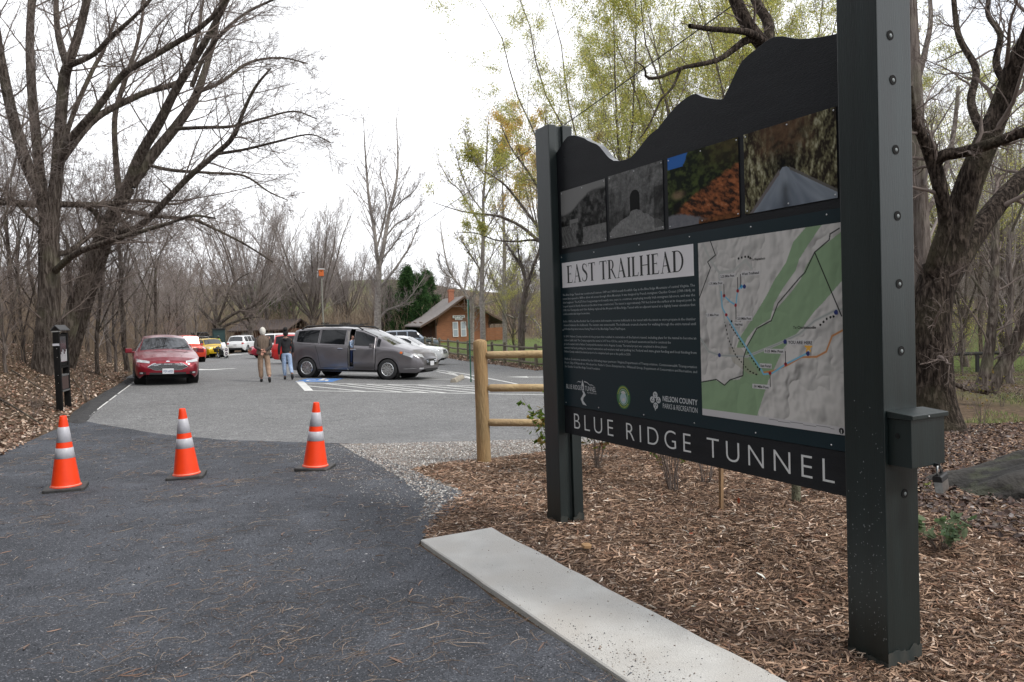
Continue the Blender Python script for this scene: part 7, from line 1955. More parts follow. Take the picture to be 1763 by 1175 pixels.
def sprout(P, R, m, rng, t0=.25, t1=1.0, ang=(35, 60), lr=.5, lmin=.0, n=6, rr=.6, rtip=.25, up=.25, wig=.12, shape=.6, bias=None, droop=0, rmin=.002, rmax=9, planar=0):
    """children on every parent branch; all arrays"""
    B, N, _ = P.shape
    seg = np.linalg.norm(np.diff(P, axis=1), axis=-1); Ln = seg.sum(1)
    t = t0 + (t1 - t0) * ((np.arange(m)[None] + rng.uniform(0, 1, (B, m))) / m)
    x = t * (N - 1); i = np.minimum(x.astype(int), N - 2); f = x - i
    b = np.arange(B)[:, None]
    pos = P[b, i] * (1 - f[..., None]) + P[b, i + 1] * f[..., None]
    T = P[b, i + 1] - P[b, i]; T /= np.linalg.norm(T, axis=-1, keepdims=True) + 1e-9
    Rp = R[b, i] * (1 - f) + R[b, i + 1] * f
    ref = np.array([0.31, .22, .93]); S = np.cross(T, ref); S /= np.linalg.norm(S, axis=-1, keepdims=True) + 1e-9; U = np.cross(S, T)
    az = (np.arange(m)[None] * 2.4 + rng.uniform(0, 2 * PI, (B, 1)) + rng.normal(0, .5, (B, m)))
    an = np.radians(rng.uniform(ang[0], ang[1], (B, m)))
    D = T * np.cos(an)[..., None] + (S * np.cos(az)[..., None] + U * np.sin(az)[..., None]) * np.sin(an)[..., None]
    L = Ln[:, None] * lr * (1 - shape * (t - t0) / max(1e-6, 1 - t0)) * rng.uniform(.6, 1.25, (B, m)); L = np.maximum(L, lmin)
    r0 = np.clip(Rp * rr * rng.uniform(.75, 1.1, (B, m)), rmin, rmax)
    D = D.reshape(-1, 3); pos = pos.reshape(-1, 3); L = L.ravel(); r0 = r0.ravel(); K = len(L)
    out = np.empty((K, n, 3)); out[:, 0] = pos; d = D.copy(); q = rng.normal(0, wig, (K, 3))
    for s in range(1, n):
        d = d + np.array([0, 0, 1.0]) * (up - droop * s / n) / n + rng.normal(0, wig, (K, 3)) + (q * .4 if s > n / 2 else -q * .4)
        if bias is not None: d = d + np.array(bias) / n
        d /= np.linalg.norm(d, axis=1, keepdims=True)
        out[:, s] = out[:, s - 1] + d * (L / (n - 1))[:, None]
    R2 = r0[:, None] * (1 - (1 - rtip) * np.linspace(0, 1, n)[None] ** .9)
    return out, np.maximum(R2, rmin * .6)

def addb(g, P, R, k): 
    V, f = tubes(P, R, k); g.add(V, f)
def batch(lst, n):
    P = np.stack([rsn(np.c_[p, r], n) for p, r in lst]); return P[..., :3], np.maximum(P[..., 3], .003)

def make_tree(name, limbs, levels, rng, trunkmat, twigmat, label, cat='tree', group=None, loc=(0, 0, 0), kt=14, leaves_=None, limbsk=(9, 6, 4, 3, 3), ntr=22, trunk_n=1, crownname='crown'):
    """limbs: list of (points, radii) world/local polylines; first trunk_n are the trunk. levels: list of dicts for sprout"""
    root = empty(name, loc, label=label, cat=cat, group=group)
    P, R = batch(limbs, ntr)
    g = Geo(); addb(g, P[:trunk_n], R[:trunk_n], kt)
    if len(limbs) > trunk_n: addb(g, P[trunk_n:], R[trunk_n:], 9)
    # bark relief on the thick pieces
    tr = g.build('trunk', trunkmat, root, smooth=True)
    gc = Geo(); cur = (P, R); last = None
    for i, lv in enumerate(levels):
        lv = dict(lv); src = lv.pop('src', None)
        base = cur if src is None else (P, R)
        Pn, Rn = sprout(base[0], base[1], rng=rng, **lv)
        addb(gc, Pn, Rn, limbsk[min(i, 4)])
        cur = (Pn, Rn); last = cur
        if lv.get('m') and leaves_ and i == len(levels) - 1: pass
    gc.build(crownname, twigmat, root)
    if leaves_:
        P2, R2 = last; n_ = leaves_['n']; K = len(P2)
        w_ = leaves_['where'](P2[:, -1]); w_ = w_ / w_.sum()
        idx = rng.choice(K, n_, p=w_); t = rng.uniform(.15, 1, n_) * (P2.shape[1] - 1); i = np.minimum(t.astype(int), P2.shape[1] - 2); f = (t - i)[:, None]
        C = P2[idx, i] * (1 - f) + P2[idx, i + 1] * f + rng.normal(0, leaves_.get('spread', .03), (n_, 3))
        d = rng.normal(0, 1, (n_, 3)) + np.array([0, 0, -.6]); d /= np.linalg.norm(d, axis=1, keepdims=True); s_ = np.cross(d, rng.normal(0, 1, (n_, 3))); s_ /= np.linalg.norm(s_, axis=1, keepdims=True)
        sz = leaves_['size'] * rng.uniform(.6, 1.3, n_)[:, None]; wd = sz * leaves_.get('asp', .22)
        up_ = np.cross(s_, d) * sz * .12
        V = np.stack([C, C + d * sz * .5 + s_ * wd, C + d * sz + up_, C + d * sz * .5 - s_ * wd], 1).reshape(-1, 3)
        cols = leaves_['col'](C, n_)
        Geo().add(V, np.arange(n_ * 4).reshape(-1, 4), col=np.repeat(cols, 4, axis=0)).build('leaves', m_foli, root)
    return root

def px_limb(pts, D, dd=None, rpx=None):
    """a limb surveyed from the photograph, given its own distance from the camera at each point"""
    P = []; R = []
    n = len(pts)
    for i, p in enumerate(pts):
        dep = D + (dd[i] if dd is not None else 0)
        P.append(p3(p[0], p[1], dep)); r = rpx[0] + (rpx[1] - rpx[0]) * i / (n - 1) if len(rpx) == 2 else rpx[i]
        R.append(r / F * dep)
    return np.array(P), np.array(R)

# ---------- hero tree 1: thick upright trunk at the far left
rg = np.random.default_rng(11)
D1 = 18.5; b0 = at(80, 652); D1 = float(np.array([b0[0], b0[1], 0]) @ c_f * 1.0) + 1.0
LL = lambda pts, dd, r, D=D1: px_limb(pts, D, dd, r)
limbs = [LL([(78, 690), (80, 650), (84, 560), (85, 480), (84, 400), (88, 345)], [0, 0, 0, 0, 0, 0], [30, 26, 19, 17, 16, 14]),
         LL([(84, 410), (75, 350), (45, 280), (22, 200), (5, 120), (-10, 40), (-30, -60)], [0, 0, -.3, -.6, -1, -1.2, -1.5], [12, 11, 10, 9, 8, 7, 5]),
         LL([(80, 390), (72, 330), (62, 230), (54, 140), (52, 50), (60, -60)], [0, .2, .6, 1, 1.5, 2], [10, 9, 8, 7.5, 6.5, 5]),
         LL([(88, 370), (98, 300), (103, 230), (110, 140), (118, 110), (135, 60), (152, -10), (165, -80)], [0, 0, .2, .2, 0, 0, -.2, -.4], [11, 10, 9.5, 9, 8, 7, 6, 4]),
         LL([(115, 115), (100, 60), (97, -10), (105, -80)], [.2, .8, 1.4, 2], [6, 5, 4, 3]),
         LL([(118, 114), (160, 95), (190, 65), (230, 30), (262, -5), (290, -60)], [.0, -.6, -1, -1.5, -2, -2.2], [5, 4, 4, 3, 3, 2]),
         LL([(98, 300), (118, 245), (165, 190), (210, 130), (250, 105), (310, 70), (360, 35), (400, -15), (420, -60)], [0, -.5, -1, -1.3, -1.6, -2, -2.4, -2.8, -3], [7, 6.5, 6, 5.5, 5, 4.5, 4, 3, 2.5]),
         LL([(100, 285), (150, 218), (190, 188), (250, 160), (310, 140), (330, 100), (342, 50), (350, 0)], [0, .8, 1.4, 2, 2.4, 2.8, 3, 3.2], [6, 6, 5.5, 5, 4.5, 3, 2.5, 2]),
         LL([(98, 290), (125, 200), (160, 120), (178, 88), (200, 30)], [0, .6, 1.2, 1.4, 1.8], [4.5, 4, 3.5, 3, 2]),
         LL([(70, 352), (30, 350), (-20, 345), (-80, 330)], [0, -.5, -1, -1.5], [7, 6, 5.5, 4]), LL([(95, 352), (150, 353), (180, 352), (240, 346), (300, 352), (340, 340)], [0, 1, 1.5, 2.2, 3, 3.4], [6, 5, 5, 3, 2, 1]),
         LL([(92, 470), (130, 437), (190, 415), (240, 400), (290, 385), (332, 372), (370, 376)], [0, -1, -1.7, -2.3, -3, -3.6, -4], [6, 5.5, 5, 4, 3, 2.5, 1.5]),
         LL([(88, 440), (120, 432), (150, 410), (175, 392), (210, 380), (260, 352)], [0, .6, 1.2, 1.6, 2, 2.4], [5, 4.5, 4, 3, 2, 1.5]),
         LL([(80, 400), (52, 375), (28, 350), (0, 325)], [0, -.6, -1.2, -2], [3, 3, 2.5, 2])]
lv = [dict(m=15, t0=.25, ang=(28, 60), lr=.36, n=7, rr=.38, rtip=.15, up=.35, wig=.10, rmax=.030, bias=(.25, -.1, 0)), dict(m=9, t0=.2, ang=(25, 55), lr=.5, n=6, rr=.55, up=.3, wig=.12, rmin=.0045, bias=(.2, 0, 0)), dict(m=5, t0=.2, ang=(25, 60), lr=.55, n=5, rr=.6, up=.15, wig=.14, rmin=.0035, bias=(.15, 0, -.1)), dict(m=3, t0=.3, ang=(25, 60), lr=.6, n=4, rr=.7, up=.0, wig=.15, rmin=.0028)]
make_tree('bare_tree', limbs, lv, rg, m_barkd, m_twig, 'thick upright many limbed bare tree at the far left behind the notice board', ntr=26)
# ---------- hero tree 2: leaning trunk
rg = np.random.default_rng(12)
D2 = D1 + 2.2
L2 = lambda pts, dd, r: px_limb(pts, D2, dd, r)
limbs = [L2([(88, 655), (103, 610), (130, 525), (160, 450), (180, 400), (205, 352), (222, 322)], [0, 0, 0, 0, 0, 0, 0], [22, 17, 14, 13, 12, 11, 10]),
         L2([(120, 640), (142, 560), (163, 490), (180, 440), (195, 400)], [1, .9, .7, .4, 0], [8, 7, 6.5, 6, 5]),
         L2([(215, 332), (240, 270), (275, 210), (300, 160), (330, 110), (360, 60), (395, -10), (420, -70)], [0, -.3, -.6, -.9, -1.2, -1.6, -2, -2.3], [9, 8.5, 8, 7, 6.5, 5.5, 4.5, 3]),
         L2([(225, 320), (262, 268), (303, 218), (335, 170), (358, 105), (372, 50), (385, -20)], [0, .4, .8, 1.2, 1.5, 1.8, 2.2], [9, 9, 8, 7, 5, 4, 3]),
         L2([(207, 345), (200, 280), (198, 200), (215, 140), (235, 80), (245, 30), (250, -30)], [0, .5, 1, 1.3, 1.6, 2, 2.4], [6, 5, 4.5, 4, 3, 2.5, 2]),
         L2([(185, 410), (240, 390), (282, 350), (322, 308), (372, 265), (402, 235), (420, 190), (440, 150), (466, 118)], [0, -.8, -1.3, -1.8, -2.4, -2.8, -3.1, -3.4, -3.8], [6.5, 6, 5.5, 5, 4.5, 4, 3, 2.5, 1.5]),
         L2([(303, 222), (350, 220), (400, 218), (450, 205), (505, 192), (545, 205)], [0, -.6, -1.3, -2, -2.6, -3.2], [3.5, 3, 2.6, 2, 1.5, 1]),
         L2([(338, 160), (380, 142), (430, 108), (485, 100), (530, 110)], [0, .8, 1.5, 2, 2.6], [3.5, 3, 2.4, 1.6, 1]),
         L2([(255, 285), (300, 294), (360, 298), (420, 303), (462, 330), (495, 345)], [0, .5, 1, 1.5, 2, 2.4], [3, 3, 2.4, 2, 1.4, .9]),
         L2([(370, 266), (420, 258), (470, 246), (532, 232), (570, 246)], [-2.4, -3, -3.6, -4.2, -4.6], [3, 2.4, 2, 1.3, .8]),
         L2([(330, 150), (350, 100), (380, 60), (420, 25), (470, 0), (520, -20)], [0, 0, -.4, -.8, -1.2, -1.5], [4, 3.5, 3, 2.4, 2, 1.5]),
         L2([(180, 405), (168, 372), (148, 355)], [0, -.4, -.8], [6, 5, 3]),
         L2([(200, 360), (260, 372), (330, 378), (360, 390), (420, 420), (470, 452)], [0, 1, 2, 2.4, 3, 3.4], [4, 3.4, 3, 2.4, 1.8, 1])]
lv = [dict(m=17, t0=.22, ang=(28, 58), lr=.42, n=7, rr=.36, rtip=.15, up=.3, wig=.10, rmax=.028, bias=(.4, -.1, 0)), dict(m=9, t0=.2, ang=(25, 55), lr=.52, n=6, rr=.55, up=.2, wig=.12, rmin=.0045, bias=(.3, 0, -.1)), dict(m=6, t0=.2, ang=(25, 60), lr=.55, n=5, rr=.6, up=.1, wig=.14, rmin=.0035, bias=(.2, 0, -.15)), dict(m=3, t0=.3, ang=(25, 60), lr=.6, n=4, rr=.7, up=.0, wig=.15, rmin=.0028)]
make_tree('bare_tree', limbs, lv, rg, m_barkd, m_twig, 'leaning bare tree sweeping out to the right over the lot edge', ntr=26, trunk_n=2)

# ---------- right hand hero: rough barked tree beside the sign
rg = np.random.default_rng(13)
b = at(1612, 748); D3 = float(np.array([b[0], b[1], 0]) @ c_f) + .35
L3 = lambda pts, dd, r: px_limb(pts, D3, dd, r)
limbs = [L3([(1618, 775), (1614, 740), (1608, 690), (1604, 620), (1602, 560), (1608, 505), (1618, 460)], [0, 0, 0, 0, 0, 0, 0], [58, 45, 35, 33, 32, 31, 27]),
         L3([(1612, 510), (1638, 430), (1662, 335), (1690, 262), (1722, 185), (1748, 110), (1775, 50), (1790, -40)], [0, 0, -.1, -.2, -.3, -.5, -.7, -1], [27, 25, 23, 21, 18, 16, 13, 10]),
         L3([(1622, 495), (1678, 405), (1728, 340), (1780, 290), (1840, 230)], [0, .3, .6, .9, 1.2], [20, 18, 16, 14, 11]),
         L3([(1598, 500), (1612, 440), (1628, 385), (1618, 325), (1606, 278), (1590, 240), (1573, 205), (1566, 150)], [0, -.2, -.3, -.4, -.4, -.5, -.6, -.8], [15, 14, 12.5, 12, 12, 9, 7, 5]),
         L3([(1607, 283), (1625, 268), (1655, 263), (1700, 250), (1770, 226), (1830, 215)], [-.4, -.5, -.6, -.9, -1.2, -1.5], [11, 10.5, 10, 9.5, 9, 8]),
         L3([(1614, 285), (1608, 260), (1600, 235)], [-.3, -.1, .1], [7, 6, 4]),
         L3([(1590, 730), (1635, 742), (1668, 755), (1700, 768)], [-.1, -.3, -.45, -.6], [22, 15, 9, 4]),
         L3([(1700, 245), (1672, 180), (1680, 120), (1650, 60), (1640, -20)], [.3, .6, .9, 1.2, 1.5], [8, 7, 6, 5, 4]),
         L3([(1735, 150), (1715, 110), (1722, 60), (1700, 20), (1712, -40)], [-.3, -.1, 0, .3, .5], [7, 6, 5, 4, 3])]
lv = [dict(m=9, t0=.35, ang=(30, 70), lr=.42, n=9, rr=.34, rtip=.2, up=.3, wig=.17, rmax=.035), dict(m=7, t0=.2, ang=(30, 65), lr=.55, n=7, rr=.5, up=.3, wig=.17, rmin=.004), dict(m=5, t0=.2, ang=(30, 65), lr=.55, n=6, rr=.6, up=.2, wig=.17, rmin=.0025), dict(m=3, t0=.2, ang=(30, 65), lr=.6, n=4, rr=.7, up=.1, wig=.17, rmin=.0018)]
make_tree('rough_barked_tree', limbs, lv, rg, m_barkh, m_twig, 'thick rough barked tree with crooked limbs right beside the near sign post', ntr=30)
rg = np.random.default_rng(14)
L4 = lambda pts, dd, r: px_limb(pts, 13.5, dd, r)
bz_ = p3(1594, 690, 13.5)
limbs = [L4([(1596, 700), (1592, 600), (1588, 480), (1582, 350), (1576, 200), (1569, 80), (1563, -40)], [0] * 7, [19, 17, 16, 15, 14, 13, 12]),
         L4([(1574, 160), (1590, 100), (1602, 40), (1600, -20)], [0, .3, .6, 1], [6, 5, 4, 3]), L4([(1584, 380), (1615, 330), (1640, 240), (1650, 150)], [0, .5, 1, 1.4], [5, 4.5, 4, 3])]
make_tree('straight_tree', limbs, [dict(m=9, t0=.3, ang=(30, 60), lr=.28, n=8, rr=.3, up=.4, wig=.13, rmax=.03), dict(m=7, t0=.2, ang=(30, 60), lr=.5, n=6, rr=.5, up=.2, wig=.14, rmin=.004), dict(m=5, t0=.2, ang=(30, 60), lr=.55, n=5, rr=.6, up=.2, wig=.15, rmin=.003)], rg, m_barkg, m_twigg, 'tall straight grey trunk rising directly behind the near sign post')
# tree behind the board whose limbs reach over it
rg = np.random.default_rng(15)
L5 = lambda pts, dd, r: px_limb(pts, 11.5, dd, r)
limbs = [L5([(1405, 735), (1402, 600), (1392, 450), (1370, 280), (1345, 130), (1318, 84), (1290, 48), (1268, 5), (1245, -60)], [0] * 9, [19, 17, 16, 15, 14, 13, 12, 11, 9]),
         L5([(1325, 92), (1322, 40), (1300, 0), (1290, -50)], [0, .3, .6, 1], [10, 9, 8, 7]),
         L5([(1318, 76), (1290, 57), (1250, 52), (1220, 50), (1187, 45)], [0, -.3, -.6, -.9, -1.1], [8, 6.5, 5, 4.5, 4]),
         L5([(1312, 72), (1288, 68), (1260, 88), (1235, 104), (1200, 112), (1172, 118), (1140, 132), (1114, 134), (1110, 118), (1098, 108)], [0, -.2, -.3, -.5, -.8, -1, -1.2, -1.3, -1.4, -1.5], [8, 7, 5.5, 4.5, 4, 3.2, 2.8, 2.6, 1.5, 1]),
         L5([(1172, 118), (1158, 150), (1138, 172), (1126, 198), (1112, 225), (1100, 240)], [-1, -1.1, -1.2, -1.3, -1.4, -1.5], [2.6, 2.2, 2, 1.6, 1.2, .8])]
make_tree('overhanging_tree', limbs, [dict(m=6, t0=.45, ang=(30, 75), lr=.22, n=8, rr=.25, up=.2, wig=.2, rmax=.02), dict(m=5, t0=.2, ang=(30, 60), lr=.5, n=6, rr=.5, up=.2, wig=.18, rmin=.003), dict(m=4, t0=.2, ang=(30, 60), lr=.5, n=5, rr=.6, up=.2, wig=.18, rmin=.002)], rg, m_barkh, m_twig, 'dark crooked limbed tree standing behind the sign and reaching over its top')

# ---------- middle distance trees surveyed one by one
Z3 = lambda x, y: (540 + x / 2.795, 180 + y / 2.795)
def mid(name, label, D, paths, lv, seed, bm_=None, tm_=None, leaves_=None, trunk_n=1, group=None):
    rg = np.random.default_rng(seed); limbs = []
    for pts, r in paths:
        dd = np.cumsum(rg.normal(0, .35, len(pts))) * (1 if len(limbs) else 0); dd[0] = 0
        limbs.append(px_limb(pts, D, dd, r))
    z0 = limbs[0][0][0]; gzz = float(zt(z0[0], z0[1])) - .3
    limbs[0][0][0][2] = gzz
    return make_tree(name, limbs, lv, rg, bm_ or m_barkp, tm_ or m_twigg, label, leaves_=leaves_, trunk_n=trunk_n, group=group)
LVM = [dict(m=24, t0=.15, ang=(25, 48), lr=.27, n=6, rr=.32, up=.6, wig=.06, rmax=.035, shape=.35), dict(m=8, t0=.15, ang=(25, 48), lr=.5, n=5, rr=.5, up=.45, wig=.07, rmin=.008), dict(m=5, t0=.2, ang=(25, 50), lr=.5, n=4, rr=.6, up=.3, wig=.08, rmin=.006)]
mid('poplar_tree', 'tall bare poplar with pale forked trunk standing behind the minivan', 50, [
    ([Z3(308, 1130), Z3(308, 1040), Z3(310, 950), Z3(311, 870), Z3(314, 780), Z3(310, 740)], [7, 6, 5.6, 5.2, 4.8, 4]),
    ([Z3(312, 770), Z3(300, 690), Z3(291, 600), Z3(272, 500), Z3(262, 420), Z3(256, 340), Z3(246, 200), Z3(240, 60)], [3.8, 3.2, 3, 2.6, 2.3, 2, 1.2, .5]),
    ([Z3(316, 780), Z3(328, 730), Z3(345, 630), Z3(362, 530), Z3(385, 440), Z3(402, 340), Z3(405, 260), Z3(398, 60)], [4.2, 4, 3.6, 3, 2.6, 2, 1.5, .5]),
    ([Z3(322, 880), Z3(362, 830), Z3(400, 780), Z3(430, 735), Z3(460, 690), Z3(490, 620), Z3(515, 555)], [2.4, 2.2, 2, 1.8, 1.5, 1.1, .6]),
    ([Z3(314, 1030), Z3(355, 990), Z3(420, 965), Z3(470, 920), Z3(540, 820)], [2, 1.6, 1.2, .9, .5]),
    ([Z3(304, 690), Z3(330, 600), Z3(345, 530), Z3(347, 440), Z3(322, 340), Z3(320, 250)], [2, 1.7, 1.6, 1.3, 1, .5]),
    ([Z3(345, 640), Z3(400, 575), Z3(465, 540), Z3(530, 460)], [1.6, 1.3, .9, .5]), ([Z3(362, 525), Z3(430, 460), Z3(480, 420), Z3(520, 360)], [1.5, 1.1, .8, .4]),
    ([Z3(325, 750), Z3(375, 690), Z3(410, 640), Z3(470, 560)], [1.6, 1.3, 1, .5]), ([Z3(302, 870), Z3(285, 850), Z3(266, 818)], [1.8, 1.6, 1.4]), ([Z3(292, 640), Z3(296, 560), Z3(290, 520), Z3(300, 420)], [1.2, 1, .8, .4])], LVM, 21)
Z4 = lambda x, y: (740 + x / 2.8, 180 + y / 2.8)
yg = lambda C, n: pal([(0.42, 0.42, 0.10), (0.34, 0.36, 0.09), (0.50, 0.44, 0.14)], n, .2)
mid('poplar_tree', 'tall pale trunked tree with a few yellow green leaves in front of the depot gable', 46, [
    ([Z4(256, 1180), Z4(254, 1020), Z4(250, 900), Z4(254, 760), Z4(258, 600), Z4(258, 450), Z4(268, 340), Z4(276, 200), Z4(282, 60)], [5, 4.6, 4.2, 3.6, 3, 2.4, 2, 1.4, .6]),
    ([Z4(252, 600), Z4(215, 530), Z4(185, 480), Z4(140, 410), Z4(95, 370), Z4(40, 275)], [1.8, 1.5, 1.4, 1.1, .9, .5]), ([Z4(246, 800), Z4(205, 740), Z4(175, 690), Z4(140, 640)], [1.6, 1.2, 1, .6]),
    ([Z4(268, 345), Z4(225, 290), Z4(190, 220), Z4(170, 120)], [1.4, 1.2, 1, .5]), ([Z4(262, 470), Z4(300, 380), Z4(330, 300), Z4(345, 180)], [1.4, 1.2, 1, .5]), ([Z4(258, 620), Z4(300, 560), Z4(345, 480), Z4(370, 420)], [1.4, 1.2, 1, .5]), ([Z4(258, 520), Z4(200, 440), Z4(150, 330), Z4(120, 200)], [1.3, 1.1, .9, .4])], LVM, 22,
    leaves_=dict(n=6500, size=.12, asp=.28, spread=.15, col=yg, where=lambda P: .05 + np.exp(-(((P[:, 0] - p3(862, 250, 46)[0]) / 1.1) ** 2 + ((P[:, 2] - p3(862, 250, 46)[2]) / 1.0) ** 2)) * 3 + np.exp(-(((P[:, 0] - p3(828, 272, 46)[0]) / 1.1) ** 2 + ((P[:, 2] - p3(828, 272, 46)[2]) / .7) ** 2)) * 1.5))
mid('poplar_tree', 'slender pale trunked tree right of the depot cabin', 56, [
    ([Z4(362, 1160), Z4(360, 1000), Z4(358, 860), Z4(360, 720), Z4(358, 600), Z4(352, 450), Z4(350, 300)], [4.2, 3.8, 3.4, 3, 2.4, 1.6, .6]), ([Z4(358, 930), Z4(330, 880), Z4(290, 830)], [1.4, 1.2, .7]), ([Z4(360, 900), Z4(400, 830), Z4(420, 760)], [1.4, 1.2, .7]),
    ([Z4(360, 1010), Z4(410, 1030), Z4(470, 1020), Z4(520, 1060), Z4(540, 1120)], [1.6, 1.6, 1.5, 1.3, 1])], LVM, 23, leaves_=dict(n=1800, size=.13, asp=.28, spread=.15, col=yg, where=lambda P: .05 + np.exp(-((P[:, 2] - p3(868, 405, 56)[2]) / 1.5) ** 2)))
mid('spreading_tree', 'forked grey tree close to the far sign post beyond the rail fence', 42, [
    ([Z4(440, 1180), Z4(442, 1060), Z4(452, 960), Z4(466, 880), Z4(480, 840)], [6.5, 5.6, 5, 4.6, 4]), ([Z4(468, 880), Z4(440, 780), Z4(400, 720), Z4(370, 670)], [2.6, 2.2, 1.8, 1.2]), ([Z4(478, 850), Z4(500, 780), Z4(530, 700), Z4(560, 600)], [3, 2.6, 2.2, 1.6]),
    ([Z4(466, 880), Z4(455, 800), Z4(430, 730), Z4(420, 600)], [2, 1.7, 1.4, .8])], LVM, 24, bm_=m_barkg)
mid('spreading_tree', 'bare tree with a long limb slanting up left across the depot roof', 60, [
    ([Z4(200, 1170), Z4(203, 1060), Z4(205, 980), Z4(200, 930)], [4.4, 4, 3.6, 3]), ([Z4(202, 975), Z4(165, 900), Z4(120, 845), Z4(85, 775), Z4(62, 660), Z4(50, 560)], [2.4, 2.2, 1.9, 1.5, 1.1, .6]), ([Z4(165, 900), Z4(178, 820), Z4(190, 740)], [1.3, 1, .6]), ([Z4(203, 960), Z4(225, 880), Z4(240, 800)], [2, 1.6, 1]),
    ([Z4(120, 845), Z4(60, 800), Z4(40, 730)], [1.2, 1, .6]), ([Z4(205, 985), Z4(270, 960), Z4(340, 940)], [1.3, 1, .6])], LVM, 25)
# low sprawling tree by the verge
mid('sprawling_tree', 'low sprawling dark limbed bare tree behind the motorcycle', 82, [
    ([(376, 588), (374, 570), (372, 556)], [6, 5.5, 5]), ([(372, 560), (352, 540), (335, 520), (325, 495), (318, 470)], [3, 2.6, 2.2, 1.6, .9]), ([(373, 558), (366, 530), (352, 505), (345, 480), (350, 455)], [2.6, 2.3, 2, 1.4, .8]),
    ([(375, 560), (395, 545), (415, 535), (440, 525), (462, 505)], [3.2, 2.8, 2.4, 1.8, .9]), ([(374, 556), (384, 530), (395, 500), (412, 480), (430, 470)], [2.6, 2.2, 1.8, 1.3, .7]), ([(376, 568), (400, 556), (425, 548), (452, 546)], [2.4, 2, 1.6, .9]), ([(374, 556), (372, 525), (374, 500), (368, 470)], [2.2, 1.9, 1.4, .8])],
    [dict(m=10, t0=.2, ang=(25, 55), lr=.5, n=7, rr=.5, up=.15, wig=.14), dict(m=8, t0=.15, ang=(25, 55), lr=.5, n=5, rr=.5, up=.15, wig=.13, rmin=.012), dict(m=5, t0=.2, ang=(25, 50), lr=.5, n=4, rr=.6, up=.1, wig=.12, rmin=.010)], 26, bm_=m_barkd, tm_=m_twig, trunk_n=1)

# ---------- prototypes for the woods
def proto(name, label, H, r, seed, fork, lv, spread=.25, bm_=None, tm_=None, group=None, leaves_=None, lean=.04, cat='tree'):
    rg = np.random.default_rng(seed); limbs = []
    n = 9; t = np.linspace(0, 1, n)
    P = np.stack([np.cumsum(rg.normal(0, lean * H / n, n)), np.cumsum(rg.normal(0, lean * H / n, n)), t * H * fork['h'] - .3], 1); P[0, :2] = 0
    limbs.append((P, np.r_[r * 1.35, r * (1.05 - .35 * t[1:])]))
    top = P[-1]; tr = r * .7
    for k in range(fork['n']):
        a = 2 * PI * k / fork['n'] + rg.uniform(-.4, .4); L_ = H * (1 - fork['h']) * rg.uniform(.8, 1.1); sp = spread * rg.uniform(.6, 1.4 if leaves_ is None else 1.1)
        i0 = rg.integers(n - 1 - fork.get('low', 0), n)
        st = P[i0]; q = np.linspace(0, 1, 7)[:, None]; d = np.array([math.cos(a) * sp, math.sin(a) * sp, 1.0])
        pts = st + d * L_ * (1 + .2 * (n - i0) / n) * q + np.array([math.cos(a), math.sin(a), 0]) * (np.sqrt(q) * .12 * L_ * sp * 2) + np.cumsum(rg.normal(0, .020 * L_, (7, 3)), 0) * (q > 0)
        limbs.append((pts, tr * rg.uniform(.40, .65) * (1 - .85 * np.linspace(0, 1, 7))))
    return make_tree(name, limbs, lv, rg, bm_ or m_barkg, tm_ or m_twigg, label, cat, group, leaves_=leaves_, kt=10, ntr=12)
WG = 'bare trees in the brown woods along the left edge of the lot'
WL = 'thin bare tree in the crowded brown woods left of the lot'
lvw = [dict(m=12, t0=.22, ang=(30, 62), lr=.38, n=6, rr=.36, up=.35, wig=.11, rmax=.026), dict(m=9, t0=.15, ang=(28, 58), lr=.52, n=5, rr=.55, up=.25, wig=.12, rmin=.006), dict(m=5, t0=.2, ang=(25, 60), lr=.55, n=4, rr=.6, up=.15, wig=.13, rmin=.006)]
W1 = proto('woodland_tree', WL, 13, .12, 31, dict(n=4, h=.55, low=4), lvw, group=WG, bm_=m_barkd, tm_=m_twig)
W2 = proto('woodland_tree', WL, 15, .14, 32, dict(n=5, h=.45, low=4), lvw, group=WG, spread=.32, bm_=m_barkg)
W3 = proto('woodland_tree', WL, 10, .06, 33, dict(n=5, h=.35, low=5), lvw, group=WG, spread=.3, bm_=m_barkg, tm_=m_twig)
W4 = proto('woodland_tree', WL, 12, .095, 34, dict(n=6, h=.5, low=6), lvw, group=WG, spread=.4, lean=.09, bm_=m_barkd)
lvf = [dict(m=16, t0=.10, ang=(18, 40), lr=.42, n=5, rr=.42, up=.55, wig=.06, rmax=.04), dict(m=9, t0=.1, ang=(20, 42), lr=.45, n=4, rr=.55, up=.45, wig=.07, rmin=.014), dict(m=6, t0=.2, ang=(20, 45), lr=.5, n=3, rr=.6, up=.3, wig=.09, rmin=.011)]
FV = proto('vase_tree', 'broad fan shaped bare tree standing behind the nest box pole', 17, .38, 35, dict(n=14, h=.22, low=3), lvf, spread=.42)
FB = proto('background_tree', 'bare grey tree in the distant line of woods', 15, .25, 36, dict(n=7, h=.38, low=5), lvf, spread=.34, group='bare trees of the distant woods')
FC = proto('background_tree', 'bare grey tree in the distant line of woods', 14, .22, 37, dict(n=6, h=.3, low=5), lvf, spread=.45, group='bare trees of the distant woods', tm_=m_twig)
def setT(o, px, dep, rz, sc, x=None, y=None):
    if x is None: x, y = atd(px, dep)
    o.location = (x, y, float(zt(x, y)) - .05); o.rotation_euler = (0, 0, rz); o.scale = (sc, sc, sc); return o
rg = np.random.default_rng(5)
